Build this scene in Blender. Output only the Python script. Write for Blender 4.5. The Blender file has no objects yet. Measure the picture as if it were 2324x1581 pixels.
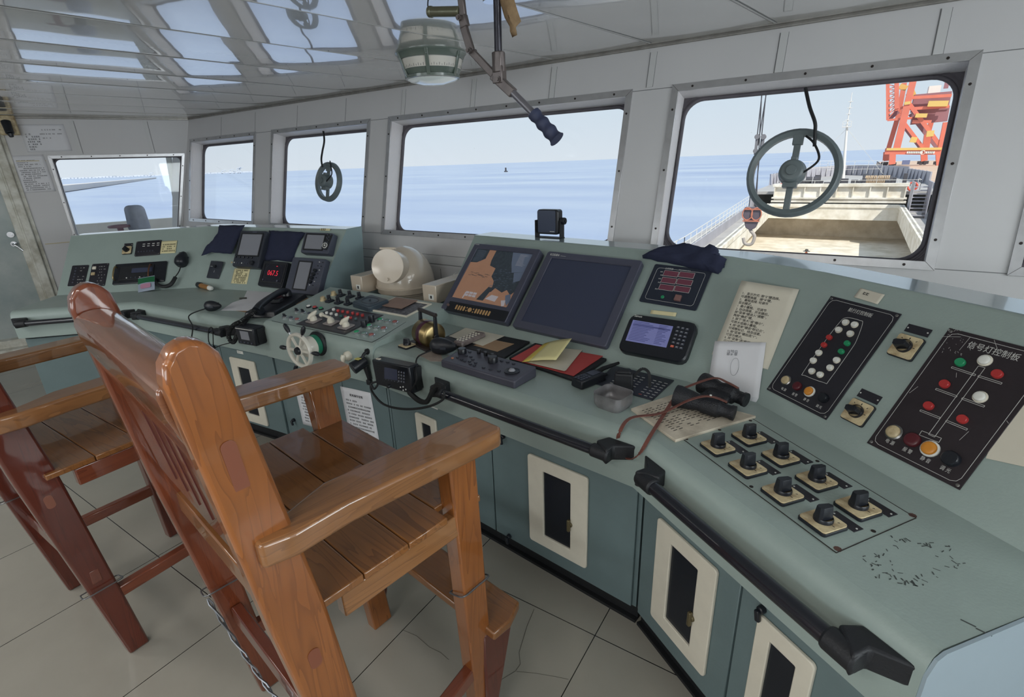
import bpy, math, random
from mathutils import Vector, Matrix
random.seed(7)
scene = bpy.context.scene
COL = scene.collection
PI = math.pi
def R(d): return math.radians(d)

# ---------------------------------------------------------------- camera
F_PX, CX, CY, EYE = 1153.6, 1162.0, 790.5, 1.56
PITCH, ROLL, YAW = 0.350297, -0.0362438, -0.582543
_cp, _sp = math.cos(PITCH), math.sin(PITCH)
FWD = Vector((math.sin(YAW)*_cp, math.cos(YAW)*_cp, -_sp))
_r = Vector((math.cos(YAW), -math.sin(YAW), 0)); _u = _r.cross(FWD)
RIGHT = _r*math.cos(ROLL)+_u*math.sin(ROLL)
UP = -_r*math.sin(ROLL)+_u*math.cos(ROLL)
EYEP = Vector((0, 0, EYE))
cam_d = bpy.data.cameras.new('camera'); cam = bpy.data.objects.new('camera', cam_d); COL.objects.link(cam)
cam_d.sensor_width = 36; cam_d.lens = F_PX/2324*36; cam_d.clip_start = 0.02; cam_d.clip_end = 30000
cm = Matrix((RIGHT, UP, -FWD)).transposed().to_4x4(); cm.translation = EYEP
cam.matrix_world = cm
scene.camera = cam

# ---------------------------------------------------------------- view, sky, sun, added interior fill lights
vs = scene.view_settings
vs.view_transform = 'Standard'; vs.look = 'None'; vs.gamma = 1; vs.exposure = 0.0
vs.use_curve_mapping = False
scene.cycles.max_bounces = 8; scene.cycles.diffuse_bounces = 4; scene.cycles.glossy_bounces = 4
scene.cycles.transparent_max_bounces = 12; scene.cycles.use_denoising = True
scene.cycles.sample_clamp_indirect = 6
SKY_STRENGTH = 1.0
world = bpy.data.worlds.new('sky'); scene.world = world; world.use_nodes = True
nt = world.node_tree; nt.nodes.clear()
o_ = nt.nodes.new('ShaderNodeOutputWorld'); b_ = nt.nodes.new('ShaderNodeBackground')
tc = nt.nodes.new('ShaderNodeTexCoord'); sx = nt.nodes.new('ShaderNodeSeparateXYZ'); cr = nt.nodes.new('ShaderNodeValToRGB')
nt.links.new(tc.outputs['Generated'], sx.inputs[0]); nt.links.new(sx.outputs['Z'], cr.inputs[0])
el = cr.color_ramp.elements
el[0].position = 0.0; el[0].color = (0.77, 0.83, 0.92, 1)
el[1].position = 0.9; el[1].color = (0.48, 0.62, 0.82, 1)
e2 = el.new(0.12); e2.color = (0.67, 0.78, 0.90, 1)
e3 = el.new(0.3); e3.color = (0.60, 0.73, 0.88, 1)
nt.links.new(cr.outputs[0], b_.inputs[0]); b_.inputs[1].default_value = SKY_STRENGTH
nt.links.new(b_.outputs[0], o_.inputs[0])

sun_d = bpy.data.lights.new('sun', 'SUN'); sun_d.energy = 4.6; sun_d.angle = R(0.6); sun_d.color = (1, 0.95, 0.87)
sun = bpy.data.objects.new('sun', sun_d); COL.objects.link(sun)
SUN_DIR = Vector((-0.50, 0.46, -0.74)).normalized()      # direction the light travels
sun.rotation_euler = SUN_DIR.to_track_quat('-Z', 'Y').to_euler()

def area(name, loc, target, sx_, sy_, power, color=(1, 1, 1)):
    d = bpy.data.lights.new(name, 'AREA'); d.shape = 'RECTANGLE'; d.size = sx_; d.size_y = sy_; d.energy = power; d.color = color
    o = bpy.data.objects.new(name, d); COL.objects.link(o); o.location = loc
    o.rotation_euler = (Vector(target)-Vector(loc)).to_track_quat('-Z', 'Y').to_euler()
    return o
# added area lights at the unseen side and aft windows, brightening the interior
area('added_fill_starboard', (3.35, 0.2, 1.5), (0, 0.6, 1.2), 3.4, 0.85, 125, (0.93, 0.97, 1))
area('added_fill_aft', (-2.0, -3.35, 1.5), (-2.0, 0, 1.2), 5.5, 0.85, 80, (0.95, 0.98, 1))
for _i, (_x, _y) in enumerate(((-3.4, -0.55), (-0.6, -0.55), (-3.4, -1.9), (-0.6, -1.9))):      # added overhead fill lights, out of view, to brighten the room
    area('added_ceiling_fill', (_x, _y, 2.03), (_x, _y, 0), 1.2, 0.26, 14, (1, 0.97, 0.93))

# ---------------------------------------------------------------- picture -> place helpers
def ray(px, py):
    return (RIGHT*((px-CX)/F_PX) + UP*((CY-py)/F_PX) + FWD)
def onz(px, py, z):
    d = ray(px, py); return EYEP + d*((z-EYE)/d.z)
def ony(px, py, y):
    d = ray(px, py); return EYEP + d*(y/d.y)
def onx(px, py, x):
    d = ray(px, py); return EYEP + d*(x/d.x)
def frame(o, h, v):
    h = Vector(h).normalized(); v = Vector(v); v = (v-h*v.dot(h)).normalized(); n = h.cross(v)
    m = Matrix((h, v, n)).transposed().to_4x4(); m.translation = Vector(o); return m
def lp(M, px, py, z=0):
    I = M.inverted(); c = I @ EYEP; d = I.to_3x3() @ ray(px, py)
    t = (z-c.z)/d.z; p = c+d*t; return (p.x, p.y)
def quadM(M, c4, z=0):
    p = [Vector(lp(M, *q, z)) for q in c4]
    c = sum(p, Vector((0, 0)))/4
    t = ((p[1]-p[0])+(p[2]-p[3]))/2; s = ((p[0]-p[3])+(p[1]-p[2]))/2
    rot = math.atan2(t.y, t.x)
    w = t.length; h = abs(s.dot(Vector((-math.sin(rot), math.cos(rot)))))
    return M @ Matrix.Translation((c.x, c.y, 0)) @ Matrix.Rotation(rot, 4, 'Z'), w, h
def T(x, y, z): return Matrix.Translation((x, y, z))
def RZ(a): return Matrix.Rotation(a, 4, 'Z')
def RX(a): return Matrix.Rotation(a, 4, 'X')
def RY(a): return Matrix.Rotation(a, 4, 'Y')

# ---------------------------------------------------------------- mesh builder
class MB:
    def __init__(s): s.v = []; s.f = []; s.m = []; s.X = Matrix.Identity(4)
    def add(s, vs_, fs, m=0):
        b = len(s.v); s.v += [s.X @ Vector(p) for p in vs_]; s.f += [[i+b for i in f] for f in fs]; s.m += [m]*len(fs); return s
    def box(s, c, d, m=0, M=None, top=1.0, topy=None):
        x, y, z = d[0]/2, d[1]/2, d[2]/2; ty = top if topy is None else topy
        P = [Vector((sx*x*(top if sz > 0 else 1), sy*y*(ty if sz > 0 else 1), sz*z)) for sz in (-1, 1) for sy in (-1, 1) for sx in (-1, 1)]
        if M is not None: P = [M @ p for p in P]
        P = [p+Vector(c) for p in P]
        return s.add(P, [(0, 2, 3, 1), (4, 5, 7, 6), (0, 1, 5, 4), (2, 6, 7, 3), (0, 4, 6, 2), (1, 3, 7, 5)], m)
    def b2(s, x0, x1, y0, y1, z0, z1, m=0):
        return s.box(((x0+x1)/2, (y0+y1)/2, (z0+z1)/2), (x1-x0, y1-y0, z1-z0), m)
    def beam(s, p0, p1, w, d, m=0, up=(0, 0, 1), w1=None, d1=None):
        p0 = Vector(p0); p1 = Vector(p1); a = (p1-p0).normalized(); u = Vector(up)
        x = a.cross(u)
        if x.length < 1e-5: x = a.cross(Vector((0, 1, 0)))
        x.normalize(); y = x.cross(a); w1 = w if w1 is None else w1; d1 = d if d1 is None else d1
        P = [p0-x*w/2-y*d/2, p0+x*w/2-y*d/2, p0+x*w/2+y*d/2, p0-x*w/2+y*d/2,
             p1-x*w1/2-y*d1/2, p1+x*w1/2-y*d1/2, p1+x*w1/2+y*d1/2, p1-x*w1/2+y*d1/2]
        return s.add(P, [(3, 2, 1, 0), (4, 5, 6, 7), (0, 1, 5, 4), (1, 2, 6, 5), (2, 3, 7, 6), (3, 0, 4, 7)], m)
    def cyl(s, p0, p1, r0, r1=None, n=16, m=0, cap=True):
        p0 = Vector(p0); p1 = Vector(p1); r1 = r0 if r1 is None else r1
        a = (p1-p0).normalized(); x = a.orthogonal().normalized(); y = a.cross(x)
        V = []
        for p, r in ((p0, r0), (p1, r1)):
            for i in range(n):
                t = 2*PI*i/n; V.append(p+x*(r*math.cos(t))+y*(r*math.sin(t)))
        Fa = [(i, (i+1) % n, n+(i+1) % n, n+i) for i in range(n)]
        if cap: Fa += [tuple(range(n-1, -1, -1)), tuple(range(n, 2*n))]
        return s.add(V, Fa, m)
    def lathe(s, prof, n=24, m=0, M=None, sweep=2*PI):
        full = abs(sweep-2*PI) < 1e-6; k = n if full else n+1; V = []
        for r, z in prof:
            for i in range(k):
                t = sweep*i/n; V.append(Vector((r*math.cos(t), r*math.sin(t), z)))
        if M is not None: V = [M @ p for p in V]
        Fa = []
        for j in range(len(prof)-1):
            for i in range(n):
                i2 = (i+1) % k; Fa.append((j*k+i, j*k+i2, (j+1)*k+i2, (j+1)*k+i))
        return s.add(V, Fa, m)
    def tube(s, pts, r, n=8, m=0, closed=False):
        P = [Vector(p) for p in pts]; N = len(P); V = []; prev = None
        for i, p in enumerate(P):
            if closed: a = (P[(i+1) % N]-P[i-1])
            else: a = P[min(i+1, N-1)]-P[max(i-1, 0)]
            a.normalize()
            if prev is None: x = a.orthogonal().normalized()
            else: x = (prev-a*prev.dot(a)); x = x.normalized() if x.length > 1e-6 else a.orthogonal().normalized()
            prev = x; y = a.cross(x); rr = r[i] if isinstance(r, (list, tuple)) else r
            for k in range(n):
                t = 2*PI*k/n; V.append(p+x*(rr*math.cos(t))+y*(rr*math.sin(t)))
        L = N if closed else N-1
        Fa = [(i*n+k, i*n+(k+1) % n, ((i+1) % N)*n+(k+1) % n, ((i+1) % N)*n+k) for i in range(L) for k in range(n)]
        if not closed: Fa += [tuple(range(n-1, -1, -1)), tuple(range((N-1)*n, N*n))]
        return s.add(V, Fa, m)
    def strip(s, pts, w, t, up, m=0):
        P = [Vector(p) for p in pts]
        for i in range(len(P)-1): s.beam(P[i], P[i+1]+(P[i+1]-P[i]).normalized()*t*0.3, w, t, m, up)
        return s
    def prism(s, poly, z0, z1, m=0, M=None, ms=None):
        n = len(poly); ar = sum(poly[i][0]*poly[(i+1) % n][1]-poly[(i+1) % n][0]*poly[i][1] for i in range(n))
        if ar < 0: poly = poly[::-1]
        V = [Vector((x, y, z0)) for x, y in poly]+[Vector((x, y, z1)) for x, y in poly]
        if M is not None: V = [M @ p for p in V]
        s.add(V, [tuple(range(n-1, -1, -1)), tuple(range(n, 2*n))], m)
        b = len(s.v)-2*n
        s.f += [[b+i, b+(i+1) % n, b+n+(i+1) % n, b+n+i] for i in range(n)]; s.m += [m if ms is None else ms]*n
        return s
    def ring(s, outer, inner, z0, z1, m=0):
        n = len(outer)
        V = [(x, y, z0) for x, y in outer]+[(x, y, z0) for x, y in inner]+[(x, y, z1) for x, y in outer]+[(x, y, z1) for x, y in inner]
        Fa = []
        for i in range(n):
            j = (i+1) % n
            Fa += [(2*n+i, 2*n+j, 3*n+j, 3*n+i), (i, n+i, n+j, j), (i, j, 2*n+j, 2*n+i), (n+i, 3*n+i, 3*n+j, n+j)]
        return s.add(V, Fa, m)
    def grid(s, fn, nu, nv, m=0):
        V = [fn(i/nu, j/nv) for j in range(nv+1) for i in range(nu+1)]
        return s.add(V, [(j*(nu+1)+i, j*(nu+1)+i+1, (j+1)*(nu+1)+i+1, (j+1)*(nu+1)+i) for j in range(nv) for i in range(nu)], m)
    def build(s, name, mats, parent=None, M=None, bevel=0, seg=2, ang=38, solid=0, sub=0):
        me = bpy.data.meshes.new(name); me.from_pydata([tuple(p) for p in s.v], [], s.f)
        if not isinstance(mats, (list, tuple)): mats = [mats]
        for q in mats: me.materials.append(q)
        for p, k in zip(me.polygons, s.m): p.material_index = min(k, len(mats)-1); p.use_smooth = True
        me.validate(); me.update()
        me.set_sharp_from_angle(angle=R(ang))
        o = bpy.data.objects.new(name, me); COL.objects.link(o)
        if parent is not None: o.parent = parent
        if M is not None:
            if parent is not None: o.matrix_local = M
            else: o.matrix_world = M
        if solid:
            q = o.modifiers.new('solid', 'SOLIDIFY'); q.thickness = solid; q.offset = 0
        if sub:
            q = o.modifiers.new('sub', 'SUBSURF'); q.levels = sub; q.render_levels = sub
        if bevel:
            q = o.modifiers.new('bevel', 'BEVEL'); q.width = bevel; q.segments = seg; q.limit_method = 'ANGLE'; q.angle_limit = R(32)
            q.use_clamp_overlap = True
        return o
def rrect(w, h, r, n=5, cx=0, cy=0):
    P = []
    for (sx, sy, a0) in ((1, 1, 0), (-1, 1, 90), (-1, -1, 180), (1, -1, 270)):
        for i in range(n+1):
            a = R(a0+90*i/n); P.append((cx+sx*(w/2-r)+r*math.cos(a), cy+sy*(h/2-r)+r*math.sin(a)))
    return P
def tag(o, label=None, cat=None, group=None, kind=None):
    if label: o['label'] = label
    if cat: o['category'] = cat
    if group: o['group'] = group
    if kind: o['kind'] = kind
    return o
def thing(name, label, cat, M, group=None):
    o = bpy.data.objects.new(name, None); COL.objects.link(o); o.empty_display_size = 0.05
    o.matrix_world = M; tag(o, label, cat, group); return o
def struct(o): o['kind'] = 'structure'; return o
def text(body, size, parent, mat, M, name='lettering', align='CENTER', ext=0.0002, space=1.0, line=1.0, sx=1.0):
    c = bpy.data.curves.new(name, 'FONT'); c.body = body; c.size = size; c.align_x = align; c.align_y = 'CENTER' if '\n' not in body else 'TOP'
    c.extrude = ext; c.resolution_u = 2; c.space_character = space; c.space_line = line
    t = bpy.data.objects.new('t', c); COL.objects.link(t); bpy.context.view_layer.update()
    dg = bpy.context.evaluated_depsgraph_get(); me = bpy.data.meshes.new_from_object(t.evaluated_get(dg))
    bpy.data.objects.remove(t); bpy.data.curves.remove(c); me.name = name
    me.materials.clear(); me.materials.append(mat)
    o = bpy.data.objects.new(name, me); COL.objects.link(o); o.parent = parent; o.matrix_local = M @ Matrix.Diagonal((sx, 1, 1, 1)); return o
def bez(pts, n=8):
    P = [Vector(p) for p in pts]; out = []
    for i in range(len(P)-1):
        a = P[max(i-1, 0)]; b = P[i]; c = P[i+1]; d = P[min(i+2, len(P)-1)]
        for k in range(n):
            t = k/n; out.append(0.5*((2*b)+(c-a)*t+(2*a-5*b+4*c-d)*t*t+(-a+3*b-3*c+d)*t**3))
    out.append(P[-1]); return out
def coil(path, r, pitch):
    P = [Vector(p) for p in path]; out = []; prev = None; L = 0
    for i in range(len(P)-1):
        seg = P[i+1]-P[i]; l = seg.length; k = max(1, int(l/pitch*10)); a = seg.normalized()
        x = a.orthogonal().normalized() if prev is None else (prev-a*prev.dot(a)).normalized(); prev = x; y = a.cross(x)
        for j in range(k):
            t = (L+l*j/k)/pitch*2*PI; out.append(P[i]+seg*(j/k)+x*(r*math.cos(t))+y*(r*math.sin(t)))
        L += l
    return out

# ---------------------------------------------------------------- materials
def lin(c): return tuple(((v/255)/12.92 if v/255 <= 0.04045 else ((v/255+0.055)/1.055)**2.4) for v in c)
def mat(name, col, rough=0.5, metal=0.0, var=0.0, vscale=8, bump=0.0, bscale=60, coat=0.0, spec=0.5, col2=None, emit=0, rv=0.0, stretch=None):
    m = bpy.data.materials.new(name); m.use_nodes = True; n = m.node_tree.nodes; l = m.node_tree.links
    p = n['Principled BSDF']; c = lin(col)+(1,)
    p.inputs['Base Color'].default_value = c; p.inputs['Roughness'].default_value = rough; p.inputs['Metallic'].default_value = metal
    p.inputs['Specular IOR Level'].default_value = spec
    if coat: p.inputs['Coat Weight'].default_value = coat; p.inputs['Coat Roughness'].default_value = 0.06
    if var or col2 or bump or rv:
        t = n.new('ShaderNodeTexCoord'); src = t.outputs['Object']
        if stretch:
            mp = n.new('ShaderNodeMapping'); mp.inputs['Scale'].default_value = stretch; l.new(src, mp.inputs[0]); src = mp.outputs[0]
    if var or col2:
        nz = n.new('ShaderNodeTexNoise'); nz.inputs['Scale'].default_value = vscale; nz.inputs['Detail'].default_value = 6; nz.inputs['Roughness'].default_value = 0.6
        l.new(src, nz.inputs['Vector']); r = n.new('ShaderNodeValToRGB'); l.new(nz.outputs['Fac'], r.inputs[0])
        k = lin(col2)+(1,) if col2 else tuple(v*(1-var) for v in c[:3])+(1,)
        r.color_ramp.elements[0].position = 0.32; r.color_ramp.elements[0].color = k
        r.color_ramp.elements[1].position = 0.62; r.color_ramp.elements[1].color = c
        l.new(r.outputs[0], p.inputs['Base Color'])
    if rv:
        n2 = n.new('ShaderNodeTexNoise'); n2.inputs['Scale'].default_value = vscale*0.7; n2.inputs['Detail'].default_value = 4; l.new(src, n2.inputs['Vector'])
        mr = n.new('ShaderNodeMapRange'); mr.inputs['From Min'].default_value = 0.3; mr.inputs['From Max'].default_value = 0.7
        mr.inputs['To Min'].default_value = max(0.02, rough-rv); mr.inputs['To Max'].default_value = rough+rv
        l.new(n2.outputs['Fac'], mr.inputs[0]); l.new(mr.outputs[0], p.inputs['Roughness'])
    if bump:
        nb = n.new('ShaderNodeTexNoise'); nb.inputs['Scale'].default_value = bscale; nb.inputs['Detail'].default_value = 3; l.new(src, nb.inputs['Vector'])
        bp = n.new('ShaderNodeBump'); bp.inputs['Strength'].default_value = bump; bp.inputs['Distance'].default_value = 0.01
        l.new(nb.outputs['Fac'], bp.inputs['Height']); l.new(bp.outputs[0], p.inputs['Normal'])
    if emit: p.inputs['Emission Color'].default_value = c; p.inputs['Emission Strength'].default_value = emit
    return m
def wood(name, axis, light=(142, 93, 50), dark=(66, 36, 20), rough=0.28, red=None):
    m = bpy.data.materials.new(name); m.use_nodes = True; n = m.node_tree.nodes; l = m.node_tree.links; p = n['Principled BSDF']
    t = n.new('ShaderNodeTexCoord'); mp = n.new('ShaderNodeMapping'); sc = [20, 20, 20]; sc[axis] = 1.3; mp.inputs['Scale'].default_value = sc
    l.new(t.outputs['Object'], mp.inputs[0])
    w = n.new('ShaderNodeTexNoise'); w.inputs['Scale'].default_value = 1.0; w.inputs['Detail'].default_value = 2; w.inputs['Distortion'].default_value = 1.2; l.new(mp.outputs[0], w.inputs['Vector'])
    mu = n.new('ShaderNodeMath'); mu.operation = 'MULTIPLY'; mu.inputs[1].default_value = 7; l.new(w.outputs['Fac'], mu.inputs[0])
    fr = n.new('ShaderNodeMath'); fr.operation = 'FRACT'; l.new(mu.outputs[0], fr.inputs[0])
    r = n.new('ShaderNodeValToRGB'); l.new(fr.outputs[0], r.inputs[0])
    a, b = lin(light), lin(dark); mid = tuple(x*0.42+y*0.58 for x, y in zip(a, b))
    e = r.color_ramp.elements; e[0].position = 0; e[0].color = a+(1,); e[1].position = 1; e[1].color = mid+(1,)
    e3 = e.new(0.75); e3.color = tuple(x*0.80+y*0.20 for x, y in zip(a, b))+(1,)
    big = n.new('ShaderNodeTexNoise'); big.inputs['Scale'].default_value = 3.2; big.inputs['Detail'].default_value = 4; l.new(t.outputs['Object'], big.inputs['Vector'])
    r2 = n.new('ShaderNodeValToRGB'); l.new(big.outputs['Fac'], r2.inputs[0]); r2.color_ramp.elements[0].position = 0.22; r2.color_ramp.elements[1].position = 0.72
    mx = n.new('ShaderNodeMix'); mx.data_type = 'RGBA'; l.new(r2.outputs[0], mx.inputs[0]); mx.inputs[6].default_value = (tuple(x*0.5+y*0.5 for x, y in zip(a, b)) if red is None else lin(red))+(1,)
    l.new(r.outputs[0], mx.inputs[7]); l.new(mx.outputs[2], p.inputs['Base Color'])
    p.inputs['Roughness'].default_value = rough; p.inputs['Coat Weight'].default_value = 0.8; p.inputs['Coat Roughness'].default_value = 0.05; p.inputs['Coat IOR'].default_value = 1.6; p.inputs['Specular IOR Level'].default_value = 0.3
    n3 = n.new('ShaderNodeTexNoise'); n3.inputs['Scale'].default_value = 9; l.new(t.outputs['Object'], n3.inputs['Vector'])
    bp = n.new('ShaderNodeBump'); bp.inputs['Strength'].default_value = 0.12; bp.inputs['Distance'].default_value = 0.01; l.new(n3.outputs['Fac'], bp.inputs['Height'])
    l.new(bp.outputs[0], p.inputs['Normal']); l.new(bp.outputs[0], p.inputs['Coat Normal'])
    return m
GREEN = mat('console_green_paint', (152, 167, 162), 0.42, var=0.10, vscale=3.5, bump=0.06, bscale=150, spec=0.55, rv=0.06)
GREEN_S = mat('console_side_paint', (136, 156, 158), 0.4, var=0.08, vscale=3, bump=0.04, bscale=150)
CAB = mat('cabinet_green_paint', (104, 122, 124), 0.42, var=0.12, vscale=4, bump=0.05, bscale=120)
GAP = mat('shadow_gap_rubber', (26, 30, 32), 0.7)
BLACK = mat('black_plastic', (28, 31, 38), 0.34, spec=0.45, bump=0.05, bscale=300)
BLACKM = mat('matt_black_plastic', (24, 26, 31), 0.55, bump=0.1, bscale=250)
RUBBER = mat('black_rubber', (20, 22, 25), 0.6, bump=0.12, bscale=200)
GREYD = mat('dark_grey_casing', (70, 74, 88), 0.42, var=0.08, vscale=12, bump=0.06, bscale=400)
GREYB = mat('slate_casing', (46, 50, 60), 0.4, var=0.08, vscale=12)
PLATE = mat('engraved_black_plate', (38, 37, 45), 0.38, var=0.18, vscale=7, bump=0.03, bscale=60)
PLATE_V = mat('engraved_brown_black_plate', (44, 37, 42), 0.36, var=0.2, vscale=7, bump=0.04, bscale=60)
WHITE = mat('white_plastic', (226, 226, 220), 0.35)
INK = mat('white_engraving', (196, 196, 192), 0.6)
INKD = mat('black_ink', (34, 34, 38), 0.8)
REDB = mat('red_plastic', (176, 52, 52), 0.35); GREENB = mat('green_plastic', (38, 142, 96), 0.35); DRED = mat('dark_red_lens', (84, 28, 36), 0.3)
ORANGE = mat('amber_lens', (214, 140, 50), 0.35); CREAM = mat('aged_cream_plastic', (212, 196, 158), 0.42, var=0.25, vscale=30, col2=(150, 126, 92))
CREAMW = mat('ivory_plastic', (218, 212, 196), 0.35, var=0.06, vscale=20)
CHROME = mat('chrome', (214, 216, 220), 0.16, 1.0); STEEL = mat('worn_steel', (150, 148, 146), 0.34, 1.0, var=0.3, vscale=20)
PAPER = mat('paper', (222, 222, 226), 0.75, var=0.03, vscale=6, bump=0.1, bscale=12); PAPERW = mat('aged_paper', (212, 206, 190), 0.75, var=0.06, vscale=9)
NOTE = mat('yellow_note', (218, 208, 164), 0.7); CARD = mat('buff_card', (164, 134, 104), 0.7, var=0.1)
SCREEN = mat('dark_screen_glass', (58, 64, 86), 0.2, spec=0.6); SCREENG = mat('grey_screen_glass', (132, 134, 142), 0.22, spec=0.6)
BRASS = mat('worn_brass', (184, 162, 116), 0.36, 1.0, var=0.3, vscale=14)
WALL = mat('painted_wall_panel', (204, 203, 204), 0.48, var=0.03, vscale=2, bump=0.02, bscale=90)
WALLG = mat('wall_joint', (120, 121, 122), 0.6)
WALLS = mat('wall_cover_strip', (200, 200, 200), 0.42)
ALU = mat('brushed_aluminium', (196, 196, 198), 0.34, 0.75, var=0.1, vscale=18)
REVEAL = mat('white_reveal', (222, 219, 220), 0.5, bump=0.35, bscale=260)
GASKET = mat('window_rubber_gasket', (94, 90, 96), 0.6, var=0.2, vscale=14, bump=0.2, bscale=90)
SCREWM = mat('dark_screw', (58, 52, 50), 0.4, 0.6)
BLUEN = mat('navy_cloth', (34, 40, 66), 0.85, var=0.15, vscale=6, bump=0.3, bscale=30)
BEIGE = mat('beige_enamel', (206, 192, 174), 0.24, var=0.03, vscale=4, coat=0.6)
LEATHER = mat('brown_leather', (112, 66, 56), 0.5, bump=0.2, bscale=200)
GREYP = mat('grey_green_paint', (112, 118, 118), 0.4, var=0.12, vscale=10)
def glass():
    m = bpy.data.materials.new('window_glass'); m.use_nodes = True; n = m.node_tree.nodes; l = m.node_tree.links; n.clear()
    o = n.new('ShaderNodeOutputMaterial'); mx = n.new('ShaderNodeMixShader'); tr = n.new('ShaderNodeBsdfTransparent'); gl = n.new('ShaderNodeBsdfGlossy')
    gl.inputs['Roughness'].default_value = 0.02; lw = n.new('ShaderNodeLayerWeight'); pw = n.new('ShaderNodeMath'); pw.operation = 'POWER'; pw.inputs[1].default_value = 5; fz = n.new('ShaderNodeMath'); fz.operation = 'MULTIPLY_ADD'; fz.inputs[1].default_value = .7; fz.inputs[2].default_value = .02; l.new(lw.outputs['Facing'], pw.inputs[0]); l.new(pw.outputs[0], fz.inputs[0])
    tr.inputs[0].default_value = (0.97, 0.985, 0.98, 1)
    l.new(fz.outputs[0], mx.inputs[0]); l.new(tr.outputs[0], mx.inputs[1]); l.new(gl.outputs[0], mx.inputs[2])
    df = n.new('ShaderNodeBsdfDiffuse'); df.inputs[0].default_value = (0.8, 0.8, 0.78, 1)
    tcn = n.new('ShaderNodeTexCoord'); nz = n.new('ShaderNodeTexNoise'); nz.inputs['Scale'].default_value = 55; nz.inputs['Detail'].default_value = 6; nz.inputs['Roughness'].default_value = 0.8
    l.new(tcn.outputs['Object'], nz.inputs['Vector']); rp = n.new('ShaderNodeValToRGB'); rp.color_ramp.elements[0].position = 0.66; rp.color_ramp.elements[1].position = 0.76
    rp.color_ramp.elements[0].color = (0.012, 0.012, 0.012, 1); rp.color_ramp.elements[1].color = (0.3, 0.3, 0.3, 1)
    l.new(nz.outputs['Fac'], rp.inputs[0]); m2 = n.new('ShaderNodeMixShader'); l.new(rp.outputs[0], m2.inputs[0]); l.new(mx.outputs[0], m2.inputs[1]); l.new(df.outputs[0], m2.inputs[2])
    l.new(m2.outputs[0], o.inputs[0]); return m
GLASS = glass()
# ================================================================ SETTING
WA = Vector((-5.81, 3.0, 2.1)); WB = Vector((0.12, 2.845, 2.1))
MW = frame(WA, WB-WA, (0, 0.2474, 1))                       # front wall, leans outward at the top; local x to starboard, y up, z into the room
wl = lambda px, py, z=0: lp(MW, px, py, z)
MWi = MW.inverted()
def wy(z): return (z-2.1)*math.sqrt(1+0.2474**2)            # wall height coordinate for a world height

# ---- floor with tile joints
def floor_mat():
    m = mat('glazed_floor_tiles', (152, 148, 138), 0.22, var=0.10, vscale=2.2, bump=0.04, bscale=5, spec=0.55, rv=0.08)
    n = m.node_tree.nodes; l = m.node_tree.links; p = n['Principled BSDF']
    t = n.new('ShaderNodeTexCoord'); s = n.new('ShaderNodeSeparateXYZ'); l.new(t.outputs['Object'], s.inputs[0])
    fac = None
    for ax, off, per in (('X', 0.515, 0.597), ('Y', -1.242, 0.613)):
        a = n.new('ShaderNodeMath'); a.inputs[1].default_value = off+60*per; l.new(s.outputs[ax], a.inputs[0])
        d = n.new('ShaderNodeMath'); d.operation = 'DIVIDE'; d.inputs[1].default_value = per; l.new(a.outputs[0], d.inputs[0])
        f = n.new('ShaderNodeMath'); f.operation = 'FRACT'; l.new(d.outputs[0], f.inputs[0])
        c = n.new('ShaderNodeMath'); c.operation = 'PINGPONG'; c.inputs[1].default_value = 0.5; l.new(f.outputs[0], c.inputs[0])
        g = n.new('ShaderNodeMath'); g.operation = 'LESS_THAN'; g.inputs[1].default_value = 0.0027; l.new(c.outputs[0], g.inputs[0])
        if fac is None: fac = g
        else:
            mxn = n.new('ShaderNodeMath'); mxn.operation = 'MAXIMUM'; l.new(fac.outputs[0], mxn.inputs[0]); l.new(g.outputs[0], mxn.inputs[1]); fac = mxn
    old = p.inputs['Base Color'].links[0].from_socket
    mx = n.new('ShaderNodeMix'); mx.data_type = 'RGBA'; l.new(fac.outputs[0], mx.inputs[0]); l.new(old, mx.inputs[6]); mx.inputs[7].default_value = (0.012, 0.012, 0.012, 1)
    l.new(mx.outputs[2], p.inputs['Base Color'])
    return m
FLOORM = floor_mat(); CRACK = mat('tile_crack', (86, 82, 74), 0.8)
mb = MB(); mb.b2(-7.2, 3.1, -3.1, 3.1, -0.1, 0)
def crack(pts, w=0.0016):
    P = [onz(x, y, 0.0004) for x, y in pts]
    for i in range(len(P)-1): mb.beam(P[i], P[i+1], w, 0.0006, 1)
crack([(1212, 1382), (1196, 1420), (1178, 1480), (1181, 1506), (1170, 1522), (1140, 1540), (1128, 1560)]); crack([(1172, 1523), (1215, 1527), (1262, 1535), (1290, 1541)], 0.001)
crack([(912, 1428), (945, 1442), (975, 1468), (1000, 1480), (1018, 1496)], 0.0012); crack([(1058, 1534), (1068, 1552), (1066, 1580)], 0.001)
floor = mb.build('floor', [FLOORM, CRACK]); struct(floor)

# ---- front wall with its window openings
def wrect(c4):
    p = [wl(*q) for q in c4]
    return [(p[0][0]+p[3][0])/2, (p[1][0]+p[2][0])/2, (p[2][1]+p[3][1])/2, (p[0][1]+p[1][1])/2]
WIN = {2: wrect([(430, 320), (581, 303), (577, 510), (427, 510)]), 3: wrect([(615, 298), (836, 275), (833, 525), (612, 513)]),
       4: wrect([(880, 265), (1432, 203), (1397, 545), (868, 533)]), 5: wrect([(1518, 190), (2218, 118), (2132, 612), (1485, 560)])}
top_y = wy(1.895); bot_y = wy(1.098)
for k in WIN: WIN[k][2] = bot_y; WIN[k][3] = top_y
WIN[2][0] = 0.03
WIN[6] = [wl(2290, 600)[0], wl(2290, 600)[0]+1.15, bot_y, top_y]
WIN[7] = [WIN[6][1]+0.22, WIN[6][1]+1.15, bot_y, top_y]
WT = 0.13; OV = 0.028
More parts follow.
